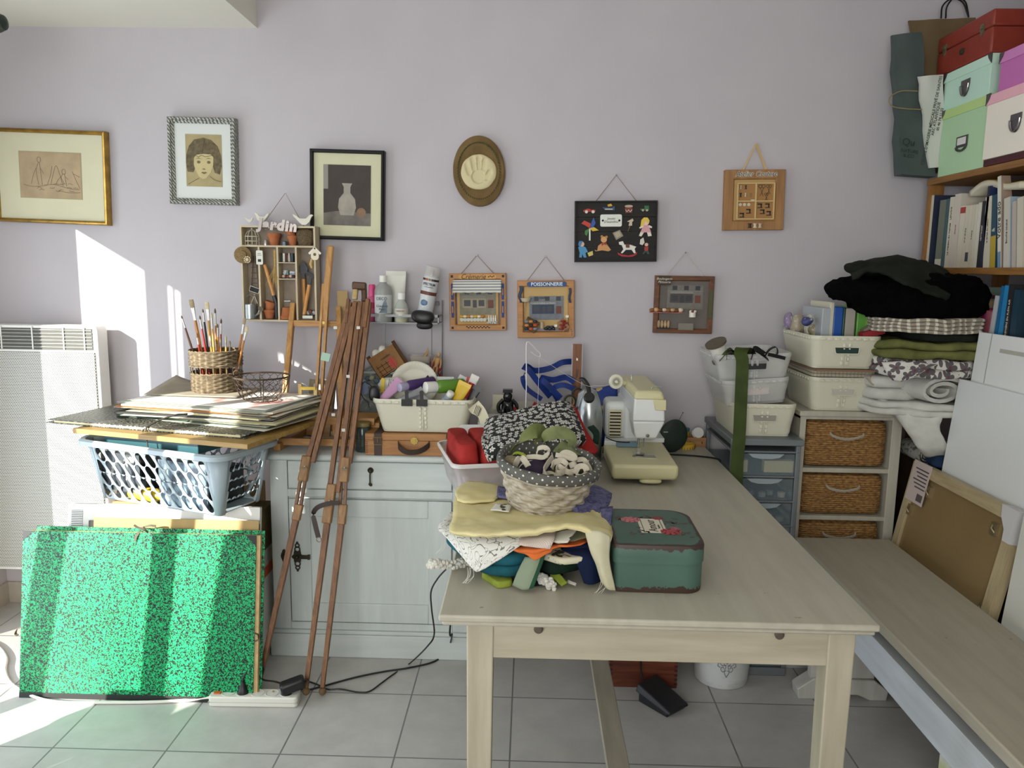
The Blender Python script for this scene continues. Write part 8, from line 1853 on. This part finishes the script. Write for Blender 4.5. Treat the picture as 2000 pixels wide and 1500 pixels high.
b.ribbon([V((x,.01+.0004*i,z_))for i,(x,z_)in enumerate(P)],.16,.012,(0,1,0));o=b.build('rolled_quilt',WHT,None,ang=70);o.location=kc(1.275,2.475,1.043);o.rotation_euler=(0,0,.25);tag(o,'thick white quilt rolled up with its spiral end facing the room','quilt')
folded('folded_cloth','white quilt folded behind the rolled end in the cloth tower','fabric',[(1.09,2.60),(1.12,2.49),(1.20,2.47),(1.37,2.58),(1.37,2.80),(1.13,2.80)],1.0005,1.078,WHT,bulge=.02,r=.04,layers=2,amp=.006)
folded('folded_cloth','white cloth with dark flowers in the middle of the cloth tower','fabric',[(1.10,2.55),(1.14,2.42),(1.26,2.385),(1.395,2.42),(1.395,2.70),(1.13,2.74)],1.0855,1.140,flowers('#c9c6be','#5c5658','#6a3a42',22,.46,.8,'#55504f',5),bulge=.018,r=.035,layers=2,amp=.014)
sheet_cloth('flowered_cloth','flap of the white cloth with dark flowers hanging over the quilt','fabric',px([[(1722,708,2.40),(1770,706,2.37),(1830,712,2.36)],[(1730,725,2.385),(1765,725,2.36),(1800,728,2.36)],[(1742,742,2.385),(1760,745,2.37),(1790,735,2.36)]]),flowers('#c9c6be','#5c5658','#6a3a42',22,.46,.8,'#55504f',5),.003)
OG=cloth('#6e7040','#55582f')
folded('folded_cloth','olive green garment folded in the cloth tower above the flowered cloth','fabric',[(1.105,2.55),(1.12,2.42),(1.26,2.39),(1.395,2.40),(1.40,2.72),(1.12,2.74)],1.141,1.196,OG,bulge=.02,r=.04,layers=2,amp=.015,seed=3)
folded('folded_cloth','dark green garment between the olive one and the striped linen','fabric',[(1.20,2.50),(1.23,2.40),(1.385,2.41),(1.39,2.70),(1.20,2.70)],1.197,1.222,cloth('#1d211b','#141712'),bulge=.010,r=.03)
STR=stripes('#918878','#c9c3b2',.024,.36,0)
folded('striped_linen','beige linen with white stripes folded in four layers under the black fur','fabric',[(1.09,2.50),(1.13,2.42),(1.25,2.375),(1.385,2.40),(1.385,2.66),(1.11,2.68)],1.2225,1.270,STR,bulge=.011,r=.02,layers=4,amp=.010,seed=5)
FUR=mat('#070607',.95,spec=.05,bump=.9,bs=500)
b=MB().slab((.055,0,.0),(.40,.28,.15),18,3.2,amp=.016,fs=30,seed=2).slab((-.12,-.03,.022),(.26,.2,.085),14,2.3,amp=.010,fs=34,seed=6);rn=random.Random(9)
o=b.build('fur_coat',FUR,None,ang=80);o.location=kc(1.185,2.52,1.33);tag(o,'bulky black fur garment heaped near the top of the cloth tower','coat')
for v_ in o.data.vertices:v_.co+=v_.normal*rn.uniform(0,.004)
DGN=cloth('#20251c','#14180f',.9)
sheet_cloth('green_jacket','very dark green jacket thrown over the black fur on the cloth tower','jacket',px([[(1668,530,2.66),(1700,512,2.68),(1760,508,2.68),(1830,522,2.68),(1868,545,2.66)],[(1662,530,2.54),(1700,512,2.52),(1752,504,2.52),(1810,520,2.52),(1862,548,2.54)],[(1664,542,2.45),(1705,520,2.42),(1760,525,2.40),(1800,548,2.40),(1858,566,2.42)],[(1668,548,2.43),(1700,530,2.40),(1750,545,2.37),(1800,566,2.36),(1850,585,2.37)]]),DGN,.012,amp=.008)
blob('green_jacket_sleeve','rolled dark green sleeve on top of the jacket at the left','jacket',at(1700,524,Y=2.58),(.16,.12,.045),DGN,.010,26,5,rz=.2)
b=MB();P=[V((.034*(1-.02*k)*math.cos(k*.45),0,.034*(1-.02*k)*math.sin(k*.45)))for k in range(44)];b.ribbon([p+V((0,.0003*i,0))for i,p in enumerate(P)],.14,.003,(0,1,0));o=b.build('rolled_fabric',speck('#8d8b84','#4a4948',60,.55,.05,.85),None,ang=70);o.location=(1.335,2.62,.802);tag(o,'grey patterned cloth rolled up under the drooping white cloth','fabric')
blob('jeans','folded blue jeans on the dark chest behind the frame corner','jeans',(1.375,2.545,.79),(.085,.11,.045),cloth('#1d3350','#14243a'),.006,30,3)
# --- bookcase along the right wall
BX,BY0,BY1=1.432,1.6,2.925;BW=wood('#7d5428','#9b6f38','y',1,.45)
t=thing('bookcase','open wooden bookcase along the right wall under the storage boxes','bookcase',(0,0,0))
for z_ in(1.742,1.426,1.10,.75,.40,.06):MB().b2((BX,BY0,z_-.022),(1.76,BY1,z_)).build('shelf',BW,t,bevel=.002)
for y in(BY1-.022,2.25,BY0):
 for x in(BX+.004,1.70):MB().b2((x,y,0),(x+.05,y+.02,1.72)).build('post',wood('#7d5428','#9b6f38','z',1,.45),t)
def bk(label,y0,th,h,d,spine,cover=None,lean=0,z=1.4265,txt=None,ts=.016,tc='#2a2826',band=None,group='books on the upper shelf',x=BX+.012):
 t=thing('book',label,'book',(x,y0,z),rot=(lean,0,0),group=group);cv=mat(cover or spine,.45);sp=mat(spine,.5)
 MB().b2((0,0,0),(.002,th,h)).build('spine',sp,t);MB().b2((.002,0,0),(d,.0012,h)).b2((.002,th-.0012,0),(d,th,h)).build('cover',cv,t);MB().b2((.003,.0012,.003),(d-.004,th-.0012,h-.003)).build('pages',mat('#cfc9b6',.8),t)
 if band:MB().b2((-.0004,.0,band[1]),(.0,th,band[2])).build('spine_band',mat(band[0],.5),t)
 if txt:text('lettering',txt,ts,mat(tc,.6),t,(-.0006,th/2,h*.52),rot=(PI/2,-PI/2,-PI/2))
 return t
def YU(u,z=1.43):d=ray(u,515);return d.y/d.x*(BX+.012)
def run(items,z,group):
 for it in items:u0,u1,h,d,c,cov,lean,lb,kw=it;ya,yb=YU(u1),YU(u0);bk(lb,ya+.0006,max(.004,yb-ya-.0012),h,d,c,cov,math.radians(lean),z,group=group,**kw)
K='books on the upper shelf'
run([(1799,1812,.258,.17,'#cbc5b2','#2d3448',0,'cream spined book of tales standing farthest left on the upper shelf',dict(txt='CONTES DE FÉES',ts=.024)),(1825,1837,.235,.15,'#6b7060','#4a5248',0,'grey green book second from the left on the upper shelf',dict(band=('#c9c4b0',.0,.03))),(1838,1844,.236,.14,'#3a5a62',None,0,'thin teal book left of the cream novels on the upper shelf',{}),(1844,1853,.24,.14,'#cfc9b4',None,0,'cream novel with a name on its spine in the upper left row',dict(txt='La maison du monde   LENOIR',ts=.013)),(1853,1865,.247,.15,'#cdc4b6','#cac2b2',0,'tall pinkish cream novel beside the small white paperbacks',dict(txt='Jacques',ts=.011,tc='#a06a66')),(1866,1876,.205,.12,'#d2ccb8',None,0,'white paperback with a red mark at the top of its spine',dict(band=('#a5382e',.18,.2))),(1876,1883,.203,.12,'#cec7b0',None,0,'white paperback with a round mark on its spine, second of the six',dict(txt='un an de plus',ts=.009)),(1883,1889,.203,.12,'#cfc8b2',None,0,'white paperback with a dark picture low on its spine',dict(band=('#3f4450',.02,.05))),(1889,1895,.203,.12,'#cac3ac',None,0,'white paperback fourth of the six small ones',dict(txt='le silence',ts=.008)),(1895,1900,.203,.12,'#d0cab6',None,0,'slim white paperback fifth of the six small ones',{}),(1900,1906,.207,.12,'#d4cfbe',None,0,'white paperback last of the six, next to the black book',{}),(1907,1914,.21,.13,'#1b1d24',None,0,'black book with white title beside the small white paperbacks',dict(txt='carrousel',ts=.013,tc='#d8d4c6')),(1914,1919,.255,.17,'#1c2440','#20305a',0,'tall dark blue book behind the black one',{}),(1920,1932,.225,.14,'#cec7b0','#a8a296',-6,'thick cream paperback leaning right in the middle of the upper shelf',dict(txt='le temps du retour',ts=.010)),(1934,1944,.228,.15,'#1f4658','#2a4a5a',-7,'dark blue and mustard book leaning beside the cream paperback',dict(band=('#b39a2c',.0,.1),txt='&',ts=.02,tc='#d8d4c6')),(1960,1972,.215,.15,'#c6c2b4','#9fb6c4',-9,'white book with pale blue cover leaning at the right of the upper shelf',dict(txt='Bouche cousue',ts=.012)),(1976,1984,.2,.14,'#b9aea2','#9fb6c4',-9,'grey pink book leaning at the far right of the upper shelf',{}),(1986,1998,.21,.14,'#c9c2ae',None,-9,'cream book at the very right of the upper shelf',{})],1.4265,K)
ya=YU(1955);t=bk('white book with a face on its cover leaning right on the upper shelf',ya,.016,.285,.19,'#d5d2c4','#a08a78',math.radians(-10),txt='Votre ado',ts=.028,band=('#6f8aa5',0,.05))
o=MB().prism([(.03,.285),(.19,.285),(.19,.23),(.15,.25),(.10,.245),(.07,.22),(.05,.17),(.04,.13)],-.0012,-.0002).build('cover_hair',mat('#2a211c',.6),t);MB().prism([(.04,.05),(.035,.13),(.05,.18),(.08,.225),(.15,.245),(.19,.23),(.19,.05)],-.0009,-.0001).build('cover_face',mat('#b79c86',.6),t)
MB().prism([(.075+.03*math.cos(k*PI/8),.092+.010*math.sin(k*PI/8))for k in range(16)],-.0016,-.0008).build('cover_lips',mat('#8a4a44',.6),t);MB().prism([(.12+.022*math.cos(k*PI/8),.185+.009*math.sin(k*PI/8))for k in range(16)],-.0016,-.0008).build('cover_eye',mat('#2a2522',.6),t)
# book lying on top
P=patch([[V((BX+.02,YU(1875),1.668)),V((BX+.02,YU(1895),1.690)),V((BX+.02,YU(1915),1.69)),V((BX+.02,YU(1942),1.672)),V((BX+.02,YU(1972),1.67))],[V((BX+.15,YU(u),z_))for u,z_ in((1875,1.668),(1895,1.69),(1915,1.69),(1942,1.672),(1972,1.67))]],3,6)
t=thing('book','thick mustard covered book lying bent across the tops of the other books','book',(0,0,0),group=K);MB().grid(P).build('pages',mat('#cfc8b0',.8),t,solid=.018);MB().grid([[p+V((.002,0,.0105))for p in r]for r in P]).build('cover',mat('#9c7a2c',.5),t,solid=.002)
K2='books on the middle shelf'
L2=[(1862,1869,.262,'#8fa89a',9,'mint spined book farthest left on the middle shelf'),(1872,1879,.235,'#8e2430',9,'dark red book left on the middle shelf'),(1881,1888,.225,'#9c2a34',9,'red book beside the dark red one on the middle shelf'),(1890,1895,.23,'#2a5a8e',8,'narrow blue book right of the red books on the middle shelf'),(1897,1903,.2,'#3c6a38',8,'green book in the middle shelf row'),(1905,1915,.225,'#a8946c',8,'kraft brown book with green spine foot on the middle shelf'),(1918,1925,.198,'#9a2c5a',8,'magenta book on the middle shelf'),(1928,1939,.19,'#a8626e',7,'mauve pink book with pale title on the middle shelf'),(1941,1947,.24,'#b9bcbc',6,'pale grey book on the middle shelf'),(1952,1958,.27,'#1d6494',5,'bright blue book on the middle shelf'),(1960,1968,.272,'#2a80b4',4,'lighter blue book with pale pictures on the middle shelf'),(1972,1982,.275,'#26272a',2,'dark grey book with a white title at the right of the middle shelf'),(1985,1997,.26,'#1d3a4a',1,'dark teal book at the far right of the middle shelf')]
run([(a,b_,h,.16,c,None,ln,lb,dict(txt='DIEU DE LA PREMIÈRE EN PLEIN AIR' if c=='#26272a' else None,ts=.011,tc='#cfcdc4'))for a,b_,h,c,ln,lb in L2],1.1005,K2)
# --- boxes and bags on top of the bookcase
ZS=1.7425;XB=1.437;MTL=mat('#6a6668',.35,.7)
def sbox(name,label,y0,y1,z0,z1,d,body,lid,pull='ring',x=XB,lidh=.03,rx=0):
 t=thing(name,label,'box',(x,(y0+y1)/2,z0));w=y1-y0;h=z1-z0
 MB().b2((0,-w/2+.002,0),(d,w/2-.002,h-lidh*.3)).build('box_body',mat(body,.6),t,bevel=.001);MB().b2((-.003,-w/2-.001,h-lidh),(d+.003,w/2+.001,h)).build('lid',mat(lid,.6),t,bevel=.001)
 for s in(-1,1):MB().prism([(s*(w/2+.002),h+.001),(s*(w/2-.022),h+.001),(s*(w/2-.016),h-.012),(s*(w/2-.006),h-.022),(s*(w/2+.002),h-lidh)],-.0045,-.002,'yz').build('metal_corner',MTL,t)
 zc=(h-lidh)*.5
 if pull=='ring':
  p_=MB().b2((-.003,-.026,zc+.012),(0,.026,zc+.030)).prism([(.024*math.cos(k*PI/10),zc+.012-.036*math.sin(k*PI/10))for k in range(11)],-.002,0,'yz').build('ring_plate',MTL,t);MB().tube([(-.006,.025*math.cos(k*PI/10),zc+.014-.036*math.sin(k*PI/10))for k in range(11)],.0022,6).build('ring_pull',mat('#9a9698',.25,.9),p_)
 else:
  p_=MB().b2((-.003,-.034,zc-.014),(0,.034,zc+.022)).tube([(-.004,.03*math.cos(k*PI/8),zc-.012-.014*math.sin(k*PI/8))for k in range(9)],.004,6).build('label_holder',MTL,t);MB().b2((-.004,-.026,zc-.006),(-.003,.026,zc+.017)).build('label_card',mat('#dcdcd4',.6),p_)
 return t
yg0,yg1=2.575,2.865
sbox('storage_box','pale green storage box with lime lid and label holder, lower left on the bookcase',yg0,yg1,ZS,1.967,.29,'#b4d8ac','#bcd88c','label')
sbox('storage_box','mint storage box with ring pull stacked on the pale green box',2.59,2.875,1.9675,2.092,.29,'#c2e4d0','#c8e8d4')
sbox('storage_box','cream storage box with pink lid and ring pull, right on the bookcase',2.25,2.572,ZS+.02,1.958,.30,'#efe8d8','#ecb4be',x=1.425)
simple('album','dark red album lying under the cream storage box','album',MB().b2((0,-.17,0),(.3,.16,.019)),mat('#4a1d22',.6),(1.43,2.41,ZS))
sbox('storage_box','magenta pink storage box stacked on the cream box at the right edge',2.21,2.535,1.9585,2.075,.28,'#c470b0','#d084be',x=1.432)
RDL=mat('#8a3426',.5,var=.12,vs=30);c_=V((1.437,2.775,2.0925))
t=thing('vanity_case','old red brown leatherette case with two metal locks on top of the mint box','case',c_)
w,h=.335,.138;MB().b2((0,-w/2,.004),(.22,w/2,h*.62)).build('case_body',RDL,t,bevel=.006);MB().b2((0,-w/2,h*.62+.001),(.22,w/2,h)).build('case_lid',RDL,t,bevel=.006)
for y in(-.115,.115):MB().prism([(y-.010,.105),(y+.010,.105),(y+.010,.085),(y,.066),(y-.010,.085)],-.005,0,'yz').box((-.005,y,.094),(.006,.012,.010)).build('metal_lock',mat('#8a8468',.35,.8),t)
MB().prism([(.015*math.cos(k*PI/8),.052+.011*math.sin(k*PI/8))for k in range(16)],-.003,0,'yz').box((-.004,0,.052),(.003,.006,.008)).build('key_plate',mat('#6a6450',.35,.8),t)
for x in(.02,.2):
 for y in(-.15,.15):MB().at((x,y,0)).lathe([(.006,0),(.006,.005)],10).build('case_foot',MTL,t)
weave([(.11+.004*k,.012*k)for k in range(16)],96,10,.004).v;b=weave([(.11+.003*k,.012*k)for k in range(18)],96,10,.004);o=b.build('wicker_basket',mat('#a5813f',.8,var=.4,vs=90),None,ang=70);o.location=(1.58,2.35,2.0755);tag(o,'yellow wicker basket at the top right edge on the magenta box','basket')
def bag(name,label,c4,y0,d,m,yb=None):
 """upright paper bag; c4: the four corners of its front face in the photograph at distance y0"""
 TL,TR,BR_c,BL_c=(at(*q,Y=y0)for q in c4);t=thing(name,label,'bag',(BL_c+BR_c)/2);o_=t.location.copy();P=[]
 for i in range(13):
  s=i/12;a=BL_c.lerp(TL,s)-o_;c=BR_c.lerp(TR,s)-o_;dd=d*(1-.75*s);row=[]
  for k in range(40):
   q=k/40*4;e=int(q);f_=q-e;p=[a.lerp(c,f_),c+V((0,dd*f_,0)),c.lerp(a,f_)+V((0,dd,0)),a+V((0,dd*(1-f_),0))][e]
   p=p+V((.012*noise.noise(p*11+o_),.010*noise.noise(p*13+o_*2)-.006*(e in(1,3))*math.sin(f_*PI),0))*min(1,s*3+.2);row.append(p)
  P.append(row)
 b=MB().grid(P,cv=True);b.face(list(range(40))[::-1]);b.build('bag_body',m,t,ang=45);return t,o_
t,o_=bag('paper_bag','dark grey green paper bag with twisted handle hanging over the far end of the bookcase',((1742,68),(1800,62),(1828,345),(1762,340)),2.88,.06,mat('#46524f',.75,var=.12,vs=14))
MB().tube([p-o_ for p in smoothpath([at(u,v,Y=2.86)for u,v in((1792,178),(1760,178),(1738,190),(1740,206),(1765,212),(1800,214))],6)],.0022,6).build('twisted_handle',mat('#8d7a58',.9),t);p=at(1775,278,Y=2.868)-o_;text('lettering','Qu',.035,mat('#28302e',.7),t,p,rot=(PI/2,.1,0));p=at(1776,300,Y=2.868)-o_;text('lettering','NATURE\n& CO',.016,mat('#28302e',.7),t,p,rot=(PI/2,.1,0))
t,o_=bag('paper_bag','brown kraft paper bag with black cord handles behind the red brown case',((1776,40),(1905,34),(1905,330),(1800,340)),2.95,.04,mat('#6d5a3c',.8,var=.08,vs=10));b=MB()
for dx in(0,9):b.tube([p-o_ for p in smoothpath([at(1838+dx,36,Y=2.955+.02*(dx>0)),at(1841+dx,12,Y=2.96),at(1858+dx,-2-dx*.5,Y=2.96),at(1880+dx*.6,4,Y=2.96),at(1892,34,Y=2.96)],6)],.0028,6)
b.build('cord_handle',BLACK,t)
t,o_=bag('plastic_envelope','white medical imaging envelope with printed lines beside the mint boxes',((1789,150),(1846,145),(1842,326),(1816,328)),2.866,.010,mat('#cfd0c8',.5))
for k,(bd,u,v,sz)in enumerate((("CENTRE D'IMAGERIE MÉDICALE PRIVÉ DE SAINTES",1822,236,.0135),('ARC ATLANTIQUE',1830,232,.0135),('05 46 74 11 22',1838,233,.0125))):
 p=at(u-2,v,Y=2.845)-o_;text('lettering',bd,sz,mat('#33342f',.7),t,p,rot=(PI/2,-PI/2+.12,0),bold=.0002)
t=thing('ceiling_spotlight','dark green spotlight at the top left edge below the white ceiling box','lamp',at(-4,44,Y=2.55))
MB().at((0,0,0),(0,PI/2,0)).lathe([(.005,-.06),(.028,-.05),(.03,0),(.022,.02),(.004,.028)],24).build('lamp_head',mat('#1c2a22',.4),t);MB().tube([(-.03,0,.02),(-.03,0,2.267-t.location.z)],.008,10).build('stem',mat('#d5d3c8',.5),t)
